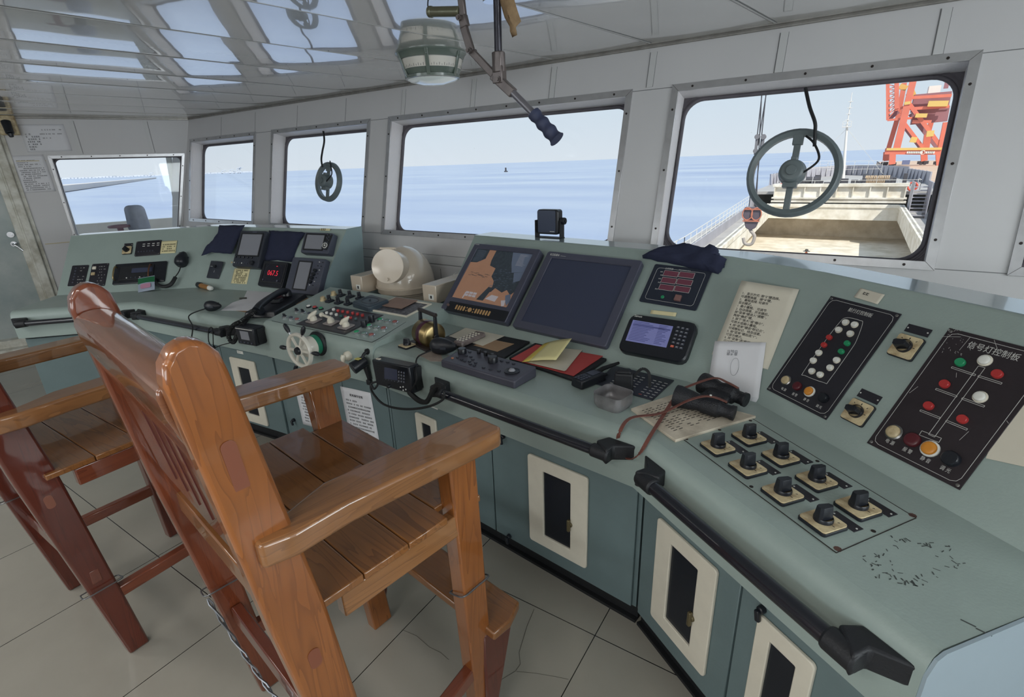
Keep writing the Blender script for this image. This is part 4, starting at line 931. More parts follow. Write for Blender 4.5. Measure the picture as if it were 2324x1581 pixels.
# ---------------- right hand light control boards (on P4)
def engraved_board(root, w, h, m=PLATE):
    mb = MB(); mb.prism([(-w/2, -h/2), (w/2, -h/2), (w/2, h/2), (-w/2, h/2)], 0, .003); mb.build('face_plate', m, root, bevel=.0006, seg=1)
    mb = MB(); e = .010; c = .016
    O = [(-w/2+e+c, -h/2+e), (w/2-e-c, -h/2+e), (w/2-e-c*.3, -h/2+e+c*.3), (w/2-e, -h/2+e+c), (w/2-e, h/2-e-c), (w/2-e-c*.3, h/2-e-c*.3), (w/2-e-c, h/2-e), (-w/2+e+c, h/2-e), (-w/2+e+c*.3, h/2-e-c*.3), (-w/2+e, h/2-e-c), (-w/2+e, -h/2+e+c), (-w/2+e+c*.3, -h/2+e+c*.3)]
    for i in range(len(O)): mb.beam((*O[i], .0032), (*O[(i+1) % len(O)], .0032), .0010, .0004)
    mb.build('border_line', INK, root)
    for sx in (-1, 1):
        for sy in (-1, 1): button(root, sx*(w/2-.008), sy*(h/2-.008), .0045, .0045, STEEL, 'screw', n=12)
M, w, h = quadM(P4, [(1885, 671), (2049, 714), (1874, 952), (1742, 885)])
NB = thing('navigation_light_board', 'black engraved navigation light board with a ship outline of white, red and green lamps', 'control board', M)
engraved_board(NB, w, h); L = lambda X, Y, z=.004: lp(M, 1700+X/3.04, 600+Y/3.04, z)
lpx = L(667, 400); RBT = .0085
for X, Y in ((667, 400), (729, 416), (619, 451), (699, 478), (482, 610), (444, 663), (434, 736), (491, 760), (605, 660), (560, 712)): button(NB, *L(X, Y), RBT, .012, WHITE, 'lamp_button', ring=CREAMW)
for X, Y in ((556, 505), (520, 557)): button(NB, *L(X, Y), RBT, .012, REDB, 'lamp_button')
for X, Y in ((680, 546), (639, 602)): button(NB, *L(X, Y), RBT, .012, GREENB, 'lamp_button')
button(NB, *L(257, 800), .0135, .014, CREAM, 'power_lamp', ring=STEEL); button(NB, *L(335, 840), .014, .012, DRED, 'alarm_lamp'); button(NB, *L(418, 877), .0135, .014, ORANGE, 'mute_button', ring=WHITE); button(NB, *L(520, 925), .014, .02, BLACK, 'dimmer_knob')
o = [L(*q) for q in ((640, 380), (560, 478), (378, 735), (385, 765), (520, 815), (550, 800), (700, 590), (742, 520), (783, 405), (765, 385), (690, 366), (655, 370))]
mb = MB(); P = bez([(x, y, .0034) for x, y in o]+[(o[0][0], o[0][1], .0034)], 3)
for i in range(len(P)-1): mb.beam(P[i], P[i+1], .0013, .0004)
mb.build('ship_outline', INK, NB)
tx, ty = L(765, 332); text('航行灯控制板', .0145, NB, INK, T(tx, ty, .0033), sx=.9)
for s, X, Y in (('电 源', 237, 860), ('报 警', 313, 897), ('静 音', 393, 934), ('调 光', 480, 980)):
    tx, ty = L(X, Y); text(s, .0105, NB, INK, T(tx, ty, .0033), sx=.8)
# signal board
p = [Vector(lp(P4, *q)) for q in ((2157, 745), (1967, 1004.6), (2177, 1111.5))]
tr = p[0]+(p[2]-p[1]); c = (p[0]+p[2])/2; rot = math.atan2((p[2]-p[1]).y, (p[2]-p[1]).x); w = (p[2]-p[1]).length; h = (p[0]-p[1]).length
M = P4 @ T(c.x, c.y, 0) @ RZ(rot)
SB = thing('signal_light_board', 'large scratched black signal light board with an engraved mast diagram at the right edge', 'control board', M)
engraved_board(SB, w, h, PLATE_V); L = lambda X, Y, z=.004: lp(M, 1700+X/3.04, 600+Y/3.04, z)
button(SB, *L(1460, 678), .011, .013, GREENB, 'lamp_button')
for X, Y in ((1628, 662), (1595, 914)): button(SB, *L(X, Y), .012, .013, WHITE, 'lamp_button', ring=CREAMW)
for X, Y in ((1715, 758), (1352, 827), (1242, 977), (1475, 1070)): button(SB, *L(X, Y), .011, .013, REDB, 'lamp_button')
button(SB, *L(1002, 1158), .0165, .016, CREAM, 'power_lamp', ring=STEEL); button(SB, *L(1130, 1212), .018, .014, DRED, 'alarm_lamp'); button(SB, *L(1250, 1272), .0165, .016, ORANGE, 'mute_button', ring=WHITE); button(SB, *L(1400, 1345), .018, .02, BLACK, 'dimmer_knob')
mb = MB()
def dbl(a, b, wd=.004):
    A = Vector((*L(*a), .0034)); Bq = Vector((*L(*b), .0034)); d = (Bq-A).normalized(); n_ = Vector((-d.y, d.x, 0))*wd/2
    for s in (-1, 1): mb.beam(A+n_*s, Bq+n_*s, .0011, .0004)
    mb.beam(A-n_, A+n_, .0011, .0004); mb.beam(Bq-n_, Bq+n_, .0011, .0004)
for a, b in (((1397, 708), (1560, 762)), ((1580, 768), (1742, 820)), ((1288, 857), (1432, 910)), ((1468, 922), (1622, 978)), ((1180, 1005), (1315, 1058)), ((1358, 1077), (1503, 1137))): dbl(a, b)
dbl((1605, 705), (1258, 1180), .014); dbl((1182, 1160), (1318, 1212), .012)
mb.build('mast_diagram', INK, SB)
tx, ty = L(1680, 598); text('信号灯控制板', .020, SB, INK, T(tx, ty, .0033), sx=.9)
tx, ty = L(1558, 648); text('桅灯灯', .008, SB, INK, T(tx, ty, .0033)) if 0 else None
for s, X, Y in (('电 源', 970, 1224), ('报 警', 1090, 1283), ('静 音', 1215, 1346), ('调 光', 1352, 1412)):
    tx, ty = L(X, Y); text(s, .0125, SB, INK, T(tx, ty, .0033), sx=.8)
mb = MB(); rr = random.Random(3)
for a, b in (((1330, 495), (1460, 498)), ((1525, 500), (1450, 590)), ((1690, 520), (1710, 575)), ((1515, 1150), (1450, 1210)), ((1105, 885), (1165, 840)), ((1775, 1075), (1790, 1095)), ((1430, 745), (1428, 778)), ((1520, 545), (1525, 590))):
    mb.beam((*L(*a), .0031), (*L(*b), .0031), .0007, .0003)
for i in range(30): X = rr.uniform(1330, 1480); Y = rr.uniform(440, 620); mb.beam((*L(X, Y), .0031), (*L(X+rr.uniform(-14, 14), Y+rr.uniform(-10, 12)), .0031), .0007, .0003)
mb.build('scratches', INK, SB)
for q, lab, npq in (([(1030, 475), (1210, 530), (1125, 660), (952, 605)], 'upper of the two square cream rotary switches between the engraved boards', [(1105, 407), (1265, 455), (1232, 503), (1070, 460)]),
               ([(715, 922), (868, 985), (775, 1122), (632, 1043)], 'lower of the two square cream rotary switches between the engraved boards', [(780, 855), (922, 915), (885, 967), (742, 910)])):
    cv = lambda Q: [(1700+x/3.04, 600+y/3.04) for x, y in Q]
    Mq, wq, hq = quadM(P4, cv(q), .008); Mn, wn, hn = quadM(P4, cv(npq)); rel = Mq.inverted() @ Mn
    square_switch('rotary_switch', lab, Mq, (wq+hq)/2, R(15), None, nameplate=(rel.translation.x, rel.translation.y, wn, hn, 0))
Mq, wq, hq = quadM(P4, [(1700+x/3.04, 600+y/3.04) for x, y in ((770, 165), (938, 207), (890, 278), (725, 225))])
o = sheet('paper_label', 'small torn white paper label taped above the navigation light board', 'label', Mq, wq, hq, PAPERW, .001); fake_lines(o, wq, hq, 1, th=.008, x0=-.35, x1=.4, y0=.1, y1=.1, dens=.4)
# long instruction sheet and the handwritten note below it (on the middle facet)
Mq, wq, hq = quadM(P3b, [(1698, 634), (1826, 664), (1732, 830), (1602, 806)])
o = sheet('instruction_sheet', 'long printed Chinese instruction sheet taped to the right console panel', 'paper', Mq, wq, hq, PAPERW, .002, seed=8)
body = '1、显示方式: 按“2”键选择。\n可调整亮度、按“4”键。\n2、量程选择: 可调节\n显示模式。\n1. 最小量程。 可调节\n2. 自动调谐，开关键后，\n按“菜单”键进入“调整”，\n再按“确定”键。\n3. 按下“放大”或“缩小”，\n可放大或缩小量程。\n4. 按“菜单”键选“标记点”，\n可调整标记、线及误差。\n5. 按“菜单”键后选“1”，\n可显示模式。\n6. 按“菜单”选“航线”\n可以调用计划航线。'
text(body, .0098*hq/.26, o, INKD, T(-wq*.40, hq*.36, .0028), 'printed_text', 'LEFT', line=1.12)
Mq, wq, hq = quadM(P3b, [(1622, 776), (1739, 777), (1722, 915), (1605, 900)])
Mq = Mq @ T(0, 0, .004)
o = sheet('handwritten_note', 'loose white note with pencil figures and a drawn oval below the long printed sheet', 'paper', Mq, wq, hq, PAPER, .003, seed=4)
text('1330\n27 m\n1730', .013, o, GREYB, T(0, hq*.3, .0046) @ RZ(R(-90)), 'pencil_figures', sx=.8)
mb = MB(); mb.tube([(-.004+.014*math.cos(2*PI*i/24), .012+.032*math.sin(2*PI*i/24), .0045) for i in range(24)], .0004, 4, closed=True); mb.build('drawn_oval', GREYB, o)

# ---------------- eight rotary switches on the cover plate
SWP = [(532, 262, 'front row, first from the binoculars'), (690, 370, 'front row, second from the binoculars'), (873, 505, 'front row, third from the binoculars'), (1085, 655, 'front row, fourth and nearest the photographer'),
       (697, 212, 'back row, first from the binoculars'), (863, 315, 'back row, second from the binoculars'), (1052, 438, 'back row, third from the binoculars'), (1270, 580, 'back row, fourth and nearest the photographer')]
_a = onz(1400+532/2.3214, 900+262/2.3214, ZD+.01); _b = onz(1400+1085/2.3214, 900+655/2.3214, ZD+.01); ROT4 = math.atan2((_b-_a).y, (_b-_a).x)
for X, Y, lb in SWP:
    p = onz(1400+X/2.3214, 900+Y/2.3214, ZD+.009)
    square_switch('rotary_switch', 'black knob rotary switch on a square cream plate, '+lb, T(p.x, p.y, ZD+.0014) @ RZ(ROT4), .068, R(80), 'rotary switches on the cover plate', nameplate=(.012, .053, .066, .027, 0), tall=1.15)

# ---------------- speed and rpm board, echo display, monitors on P3
cv = lambda sc, x0, y0, Q: [(x0+x/sc, y0+y/sc) for x, y in Q]
Mq, w, h = quadM(P3, cv(5.81, 1400, 520, [(485, 447), (1235, 560), (1075, 1072), (315, 970)]))
RB = thing('revolution_indicator_board', 'dark board with six dull red number windows under the folded navy cloth', 'control board', Mq)
mb = MB(); mb.prism(rrect(w, h, .008), 0, .004); mb.build('face_plate', mat('blue_black_plate', (36, 42, 56), .35), RB, bevel=.0008, seg=1)
mb = MB(); O = rrect(w*.84, h*.82, .012, 4)
for i in range(len(O)): mb.beam((*O[i], .0042), (*O[(i+1) % len(O)], .0042), .0011, .0004)
mb.build('border_line', INK, RB)
L = lambda X, Y: lp(Mq, 1400+X/5.81, 520+Y/5.81, .004)
REDW = mat('dull_red_window', (112, 60, 76), .3)
for X, Y in ((714, 588), (920, 606), (685, 678), (892, 700), (655, 770), (862, 793)):
    x, y = L(X, Y); mb = MB(); mb.box((x, y, .0048), (w*.255, h*.135, .0012)); 
    for a in ((-1, 0), (1, 0)): mb.box((x+a[0]*w*.1275, y, .005), (.001, h*.135, .0016), 1)
    for a in (-1, 1): mb.box((x, y+a*h*.0675, .005), (w*.255, .001, .0016), 1)
    mb.build('number_window', [REDW, INK], RB)
button(RB, *L(602, 893), .0075, .007, GREENB, 'green_lamp'); x, y = L(808, 915); mb = MB(); mb.box((x, y, .009), (.026, .026, .012)); mb.build('square_button', mat('brown_button', (130, 96, 92), .4), RB, bevel=.002)
tx, ty = L(690, 522); text('主机转速', .009, RB, INK, T(tx, ty, .0042)); tx, ty = L(895, 543); text('MAIN ENGINE SPEED', .0055, RB, INK, T(tx, ty, .0042))
for s, X, Y in (('左机', 590, 562), ('转速', 590, 606), ('右机', 565, 652), ('转速', 558, 702), ('航速', 520, 787)): tx, ty = L(X, Y); text(s, .006, RB, INK, T(tx, ty, .0042))
# plotter with blue screen
Q = cv(3.1625, 1380, 520, [(165, 600), (622, 668), (552, 960), (80, 872)])
Mq, w, h = quadM(P3, Q, .03)
PT = thing('navigation_plotter', 'black navigation plotter with lit blue grey screen and keypad below the red number windows', 'plotter', Mq)
mb = MB(); o8 = rrect(w*1.04, h, .03, 3); i8 = rrect(w*1.0, h*.96, .03, 3); n = len(o8)
mb.add([(x, y, 0) for x, y in o8]+[(x, y, .024) for x, y in o8]+[(x, y, .03) for x, y in i8], [(a, (a+1) % n, n+(a+1) % n, n+a) for a in range(n)]+[(n+a, n+(a+1) % n, 2*n+(a+1) % n, 2*n+a) for a in range(n)]+[tuple(range(2*n, 3*n))])
mb.build('casing', BLACK, PT)
LP = lambda X, Y: lp(Mq, 1380+X/3.1625, 520+Y/3.1625, .03)
sc = [LP(*q) for q in ((180, 650), (468, 697), (418, 850), (125, 798))]
mb = MB(); mb.add([(x, y, .0306) for x, y in sc[::-1]], [(0, 1, 2, 3)]); BLS = mat('lit_blue_screen', (116, 120, 170), .35, emit=.25, var=.12, vscale=60, stretch=(1, 18, 1)); scr = mb.build('screen', BLS, PT)
mb = MB(); rr = random.Random(21); sq = [Vector(q) for q in sc]
for i in range(13):
    v = .06+.07*i; a_ = sq[0].lerp(sq[3], v); b_ = sq[1].lerp(sq[2], v); u0, u1 = (.04, .96) if i == 2 else (.05, rr.uniform(.4, .62))
    for (p_, q_) in ((u0, u1), (.68, rr.uniform(.8, .94))):
        A_ = a_.lerp(b_, p_); B_ = a_.lerp(b_, q_); mb.beam((A_.x, A_.y, .0308), (B_.x, B_.y, .0308), .0026 if i != 2 else .006, .0003)
mb.build('screen_lines', mat('screen_line_blue', (84, 88, 140), .35, emit=.12), scr)
for i in range(6):
    for j in range(3):
        a = LP(505+j*32-i*9, 705+i*27+j*7); mb = MB(); mb.box((a[0], a[1], .0316), (.013, .009, .003)); k = mb.build('key', mat('key_orange', (220, 96, 70), .5) if (i == 5 and j == 0) else GREYD, PT, bevel=.001)
        mb = MB(); mb.box((a[0], a[1], .0334), (.006, .0012, .0004)); mb.box((a[0]+.001, a[1]+.001, .0334), (.0012, .004, .0004)); mb.build('key_mark', INK, k)
tx, ty = LP(218, 624); text('Sanuo', .014, PT, WHITE, T(tx, ty, .0304), 'logo')
Mq, w_, h_ = quadM(P3, cv(5.81, 1400, 520, [(445, 1065), (785, 1100), (780, 1155), (450, 1115)])); o = sheet('tape_strip', 'short strip of buff tape above the plotter', 'tape', Mq, w_, h_, NOTE, .0005)
# two big monitors
def monitor(name, lab, Q, sc, z, case, scr_q, scrm, strip=None):
    Mq, w, h = quadM(P3, Q, z); t = thing(name, lab, 'monitor', Mq)
    S = [lp(Mq, *q, z) for q in scr_q]; x0 = (S[0][0]+S[3][0])/2; x1 = (S[1][0]+S[2][0])/2; y0 = (S[2][1]+S[3][1])/2; y1 = (S[0][1]+S[1][1])/2
    mb = MB(); o = rrect(w, h, .012, 4); n = len(o); q = [((1, 1), (-1, 1), (-1, -1), (1, -1))[i//5] for i in range(20)]
    i4 = [(x1 if sx > 0 else x0, y1 if sy > 0 else y0) for sx, sy in q]
    mb.ring(o, i4, z*.0, z)
    mb.build('bezel', case, t, bevel=.004)
    mb = MB(); mb.b2(x0, x1, y0, y1, .001, z-.007); s = mb.build('screen', scrm, t)
    return t, Mq, w, h, (x0, x1, y0, y1)
NAVY = mat('radar_bezel', (74, 76, 92), .42, var=.06, vscale=14)
t, Mq, w, h, S = monitor('chart_monitor', 'left large monitor showing a brown and dark chart, with a row of amber keys', [(1070, 549.5), (1222, 566), (1151, 732), (1007, 703)], 1, .045, NAVY, [(1078, 562), (1202, 575), (1156, 698), (1029, 673)], SCREEN)
x0, x1, y0, y1 = S; zs = .045-.0068
def chart_poly(mb, pts, m, dz): mb.prism([(x0+(x1-x0)*u, y0+(y1-y0)*v) for u, v in pts], zs+dz, zs+dz+.0002, m)
mb = MB()
CHB = mat('chart_land', (170, 128, 104), .35, emit=.16, var=.08, vscale=20); CHD = mat('chart_dark_water', (66, 76, 86), .3, emit=.04, var=.3, vscale=50); CHBL = mat('chart_blue_water', (104, 116, 138), .3, emit=.08); CHW = mat('chart_white', (190, 184, 190), .3, emit=.12)
chart_poly(mb, [(0, 0), (1, 0), (1, 1), (0, 1)], 0, 0)
chart_poly(mb, [(.0, .72), (.12, .73), (.24, .82), (.24, 1), (0, 1)], 1, .0003)
chart_poly(mb, [(.36, 1), (.36, .8), (.38, .7), (.5, .66), (.5, .5), (.58, .42), (.6, .32), (.56, .2), (.62, .22), (.66, .3), (.8, .24), (.86, .3), (.95, .22), (1, .3), (1, 1)], 1, .0003)
chart_poly(mb, [(.66, 1), (.72, .8), (.8, .62), (1, .66), (1, 1)], 2, .0005); chart_poly(mb, [(.84, .62), (.9, .45), (1, .5), (1, .66)], 2, .0005); chart_poly(mb, [(.88, .2), (.95, .24), (1, .12), (.97, .03), (.92, .1)], 2, .0005)
for a, b in ((.2, .12), (.27, .12), (.34, .12), (.2, .07), (.27, .07), (.34, .07)): chart_poly(mb, [(a, b), (a+.06, b), (a+.06, b+.04), (a, b+.04)], 3, .0005)
chart_poly(mb, [(.18, .02), (.2, .02), (.22, .16), (.19, .14)], 3, .0005); chart_poly(mb, [(.44, .04), (.56, .04), (.62, .3), (.54, .3)], 1, .0005); chart_poly(mb, [(.58, .08), (.66, .17), (.78, .16), (.76, .06)], 3, .0005); chart_poly(mb, [(.85, .1), (.92, .12), (.94, .02), (.9, 0)], 3, .0005)
for i in range(16): v = .5+rr.uniform(-.04, .03); u = .08+i*.022; chart_poly(mb, [(u, v), (u+.05, v), (u+.05, v+.006), (u, v+.006)], 1, .0004)
for i in range(60): u = rr.uniform(.5, .93); v = rr.uniform(.3, .66); chart_poly(mb, [(u, v), (u+.03, v+.004), (u+.03, v+.008), (u, v+.005)], 2, .0007)
for i in range(10): u = rr.uniform(.02, .04); v = .97-i*.023; chart_poly(mb, [(u, v), (u+.16, v), (u+.16, v+.004), (u, v+.004)], 2, .0005); chart_poly(mb, [(.8, v), (.8+rr.uniform(.08, .18), v), (.9, v+.004), (.8, v+.004)], 3, .0007)
mb.build('chart_picture', [CHB, CHD, CHBL, CHW], t)
LK = lambda X, Y: lp(Mq, 960+X/5.81, 480+Y/5.81, .046)
a = LK(330, 1190); b = LK(1110, 1400); mb = MB(); mb.beam((*LK(325, 1238), .0452), (*LK(1105, 1385), .0452), .026*2.2, .0012); mb.build('key_strip', BLACK, t)
AMB = mat('amber_key', (190, 152, 104), .45)
for X, Y in ((442, 1258), (474, 1268), (506, 1274), (540, 1280), (697, 1312), (731, 1318), (766, 1324), (801, 1332), (837, 1338), (872, 1345)):
    x, y = LK(X, Y); mb = MB(); mb.prism(rrect(.0095, .026, .004, 3, x, y), .045, .0485); mb.build('key', AMB, t)
for X, Y in ((583, 1268), (567, 1305), (668, 1288), (653, 1325)): button(t, *LK(X, Y), .004, .003, AMB, 'key', z=.045, n=12)
button(t, *LK(617, 1296), .0125, .004, AMB, 'direction_key', z=.045); button(t, *LK(337, 1232), .007, .010, mat('brown_knob', (112, 90, 86), .4), 'power_knob', z=.045)
tx, ty = LK(718, 432); text('KODEN', .008, t, INK, T(tx, ty, .0455), 'logo')
t, Mq, w, h, S = monitor('radar_monitor', 'right large monitor with a blank dark blue screen', [(1236, 568), (1449, 590), (1383, 789), (1169, 742)], 1, .032, NAVY, [(1246, 583), (1424, 603), (1371, 767), (1188, 727)], SCREEN)
tx, ty = lp(Mq, 1259, 578, .033); text('KODEN', .017, t, WHITE, T(tx, ty, .0325), 'logo', sx=.9); tx, ty = lp(Mq, 1278, 581, .033); mb = MB(); mb.box((tx, ty, .0325), (.03, .0015, .0004)); mb.build('logo_line', INK, t)
# small display standing on the shelf
p = PL_R
c = Vector((0, 0, 0)); Lc = onz(1232, 543, ZT); 
t = thing('shelf_display', 'small square speaker like display on a bracket on top of the centre console', 'display', T(Lc.x, Lc.y+.05, ZT) @ RZ(R(-2)))
mb = MB(); mb.prism(rrect(.128, .126, .014, 4, 0, .082), -.05, .0, M=RX(PI/2)); mb.build('casing', BLACK, t, bevel=.006)
mb = MB(); mb.prism(rrect(.105, .112, .006, 3, -.004, .085), .0, .0025, M=RX(PI/2)); s = mb.build('display_face', mat('display_face_blue', (52, 62, 84), .3), t)
mb = MB(); mb.b2(-.078, .078, .0, .045, 0, .004); mb.b2(.072, .078, .0, .04, 0, .09); mb.b2(-.078, -.072, .0, .04, 0, .09); mb.build('bracket', BLACKM, t)
mb = MB(); mb.cyl((.068, .022, .088), (.095, .022, .088), .018, .018, 8); mb.cyl((.095, .022, .088), (.1, .022, .088), .009, n=12); mb.build('clamp_knob', BLACKM, t, bevel=.002)
mb = MB(); mb.box((.03, -.0032, .035), (.028, .0006, .003)); mb.build('small_mark', INK, t)
# navy cloths
def cloth(lab, M, px, z=.012, m=BLUEN, amp=.01, seed=0, name='folded_cloth'):
    P = [lp(M, *q, 0) for q in px]; rr_ = random.Random(seed); n = len(P); cx = sum(p[0] for p in P)/n; cy = sum(p[1] for p in P)/n
    Q = []; 
    for i in range(n):
        a = Vector(P[i]); b = Vector(P[(i+1) % n]); k = 5
        for j in range(k): q = a.lerp(b, j/k); Q.append((q.x+rr_.uniform(-.0025, .0025), q.y+rr_.uniform(-.0025, .0025)))
    mb = MB(); N = len(Q); V = []; rings = 6
    for r in range(rings+1):
        f = 1-r/rings
        for (x, y) in Q:
            X = cx+(x-cx)*f; Y = cy+(y-cy)*f; V.append((X, Y, (.003 if r == 0 else z+amp*math.sin(X*55+seed)*math.cos(Y*38+seed*2)*(1 if r else 0))))
    Fc = [(r*N+i, r*N+(i+1) % N, (r+1)*N+(i+1) % N, (r+1)*N+i) for r in range(rings) for i in range(N)]
    V += [(x, y, .0005) for x, y in Q]; b0 = (rings+1)*N; Fc += [(b0+(i+1) % N, b0+i, i, (i+1) % N) if 0 else (b0+i, b0+(i+1) % N, (i+1) % N, i) for i in range(N)]
    mb.add(V, Fc); c = mb.v
    o = mb.build(name, m, ang=80); o.data.transform(Matrix.Identity(4)); o.matrix_world = M; tag(o, lab, 'cloth'); return o
cloth('crumpled navy cloth draped over the console edge above the red number windows', P3, cv(5.81, 1400, 520, [(340, 350), (480, 275), (870, 200), (1000, 245), (1260, 270), (1275, 225), (1335, 265), (1365, 380), (1440, 405), (1420, 500), (1335, 595), (1225, 565), (870, 485), (345, 385)]), z=.028, amp=.006, seed=3)

# ---------------- left panels
def plate_box(name, lab, cat, M0, Q, z, m=PLATE, r=.006, d=None):
    Mq, w, h = quadM(M0, Q, z); t = thing(name, lab, cat, Mq); mb = MB(); casing(mb, w, h, z, r=r); mb.build('casing', m, t); return t, Mq, w, h
LB = lambda Q: cv(3.765, 0, 480, Q)
t, Mq, w, h = plate_box('alarm_board', 'leftmost narrow dark alarm board on the far left panel', 'control board', P1, LB([(612, 462), (757, 453), (720, 630), (580, 635)]), .004)
for i in range(6): button(t, -w*.22, h*.36-i*h*.14, .006, .003, GREYD, 'lamp_button', z=.004, n=10)
fake_lines(t, w*.5, h, 6, INK, z=.0043, x0=0, x1=.7, y0=.36, y1=-.35, th=.006, seed=8, name='engraving', dens=.4)
t, Mq, w, h = plate_box('alarm_board', 'narrow dark board with two lit cream buttons beside the big radio panel', 'control board', P1, LB([(785, 448), (930, 438), (893, 632), (750, 640)]), .004)
for i, cm_ in enumerate((CREAMW, CREAM)): mb = MB(); mb.box((-w*.3, h*(.3-i*.26), .008), (w*.22, w*.2, .008)); mb.build('square_button', cm_, t, bevel=.002)
fake_lines(t, w*.5, h, 7, INK, z=.0043, x0=-.1, x1=.75, y0=.36, y1=-.4, th=.006, seed=9, name='engraving', dens=.35)
for sx in (-1, 1):
    for sy in (-1, 1): button(t, sx*w*.44, sy*h*.46, .004, .003, STEEL, 'screw', z=.004, n=8)
t, Mq, w, h = plate_box('radio_transceiver', 'wide black radio transceiver with side handles set in the left panel', 'radio', P1, LB([(990, 450), (1427, 418), (1400, 592), (953, 622)]), .012, BLACK)
mb = MB(); mb.box((-.02, .0, .014), (w*.66, h*.72, .012)); mb.build('front_panel', BLACKM, t, bevel=.004)
for s, hm in ((-1, BRASS), (1, mat('worn_copper_handle', (120, 84, 66), .35, .7))): mb = MB(); x = s*w*.455 if s < 0 else w*.22; mb.tube(bez([(x, -h*.3, .014), (x, -h*.28, .035), (x, 0, .042), (x, h*.28, .035), (x, h*.3, .014)], 4), .005, 8); mb.build('handle', hm, t)
mb = MB(); mb.box((.02, h*.08, .021), (w*.4, h*.22, .003)); mb.build('display_window', SCREEN, t)
for i in range(6): button(t, -w*.22+i*.03, -h*.26, .0045, .004, INK if i in (0, 3) else GREYD, 'button', z=.02, n=10)
t, Mq, w, h = plate_box('navtex_board', 'dark board with two rows of white marks at the top of the far left panel', 'control board', P1, LB([(1165, 255), (1380, 240), (1362, 365), (1148, 382)]), .006)
mb = MB()
for i in range(4):
    for j in range(2): mb.box((-w*.18+i*w*.19, h*(.28-j*.14), .0064), (w*.1, h*.05, .0006))
mb.build('white_marks', INK, t)
for i in range(6): button(t, -w*.36+i*w*.115, -h*.22, .005, .002, GREYD, 'button', z=.006, n=8)
for sx in (-1, 1):
    for sy in (-1, 1): button(t, sx*w*.46, sy*h*.44, .004, .003, STEEL, 'screw', z=.006, n=8)
Mq, w, h = quadM(P1, LB([(1380, 253), (1515, 248), (1500, 352), (1363, 362)])); o = sheet('sticky_note', 'cream note with four written lines beside the upper left board', 'note', Mq, w, h, NOTE, .001); fake_lines(o, w, h, 4, th=.010, x0=-.36, x1=.4, y0=.2, y1=-.32, seed=2)
Mq, w, h = quadM(P1, LB([(1052, 300), (1127, 295), (1118, 358), (1040, 364)]), .008); square_switch('rotary_switch', 'single black rotary switch on a cream square at the top of the far left panel', Mq, min(w, h), R(60), nameplate=(0, h*.78, w*.95, h*.42, 0))
cyc = 0
# microphone on hook with coiled cord
def fist_mic(name, lab, M, L=.085, W=.055, cord=None, m=BLACK, z=.02, grille=True):
    t = thing(name, lab, 'microphone', M)
    mb = MB(); pts = []
    def f(u, v):
        a = 2*PI*u; y = (v-.5)*L; prof_ = W/2*(.55+.5*math.sin(PI*min(1, v*1.0+.12)))*(1 if 0 < v < 1 else .55); zz = 1.15
        return (prof_*math.cos(a), y, z+prof_*zz*math.sin(a))
    mb.grid(f, 20, 10); ends = [f(0, 0), f(0, 1)]
    mb.add([f(i/20, 0) for i in range(20)], [tuple(range(19, -1, -1))]); mb.add([f(i/20, 1) for i in range(20)], [tuple(range(20))])
    mb.build('body', m, t, sub=1, ang=60)
    if grille:
        mb = MB()
        for i in range(5): mb.box((0, L*(.12+.06*i), z+W*.30), (W*.5*(1-.08*abs(i-2)), .0022, .003))
        mb.build('grille', RUBBER, t)
    mb = MB(); mb.box((W*.46, 0, z), (.006, L*.4, .012)); mb.build('talk_key', GREYB, t, bevel=.002)
    if cord:
        mb = MB()
        for kind, P, r in cord: mb.tube(P if kind == 's' else coil(P, .0075, .0062), r, 6)
        c = mb.build('cord', RUBBER, t); c.matrix_world = Matrix.Identity(4)
    return t
def W1(M, px, py, z): x, y = lp(M, px, py, z); return M @ Vector((x, y, z))
s1 = lambda X, Y, z: W1(P1, X/3.765, 480+Y/3.765, z)
mc = s1(1555, 408, .02); xx, yy = lp(P1, 1555/3.765, 480+408/3.765, .02)
fist_mic('hand_microphone', 'black hand microphone hung on the far left panel above its hanging cord', P1 @ T(xx, yy, .0) @ RZ(R(-8)), .12, .085,
         [('s', bez([s1(1547, 455, .03), s1(1530, 510, .03), s1(1495, 560, .03)], 5), .004), ('s', bez([s1(1500, 560, .03), s1(1460, 620, .035), s1(1400, 640, .035), s1(1345, 620, .035), s1(1320, 580, .03)], 6), .013)])
# green food packet leaning against the panel
Mq, w, h = quadM(P1, LB([(1160, 572), (1310, 548), (1332, 662), (1200, 688)]), .05)
t = thing('snack_packet', 'green and pink snack packet leaning on the left radio panel', 'packet', Mq)
mb = MB(); mb.grid(lambda u, v: ((u-.5)*w, (v-.5)*h, .05+.01*math.sin(PI*u)*math.sin(PI*v)), 8, 8); mb.grid(lambda u, v: ((.5-u)*w, (v-.5)*h, .048-.01*math.sin(PI*u)*math.sin(PI*v)), 8, 8); mb.build('packet_bag', mat('packet_film_grey', (150, 160, 176), .25), t)
mb = MB(); mb.grid(lambda u, v: ((u-.5)*w, h*(.05+.4*v), .0512+.01*math.sin(PI*u)*math.sin(PI*(.55+.4*v))), 8, 4); mb.build('green_band', mat('packet_green', (28, 100, 62), .3), t)
mb = MB(); mb.prism(rrect(w*.62, h*.32, .01, 4, .0, -h*.18), .0595, .0605); mb.build('pink_picture', mat('packet_pink', (176, 128, 150), .4), t)
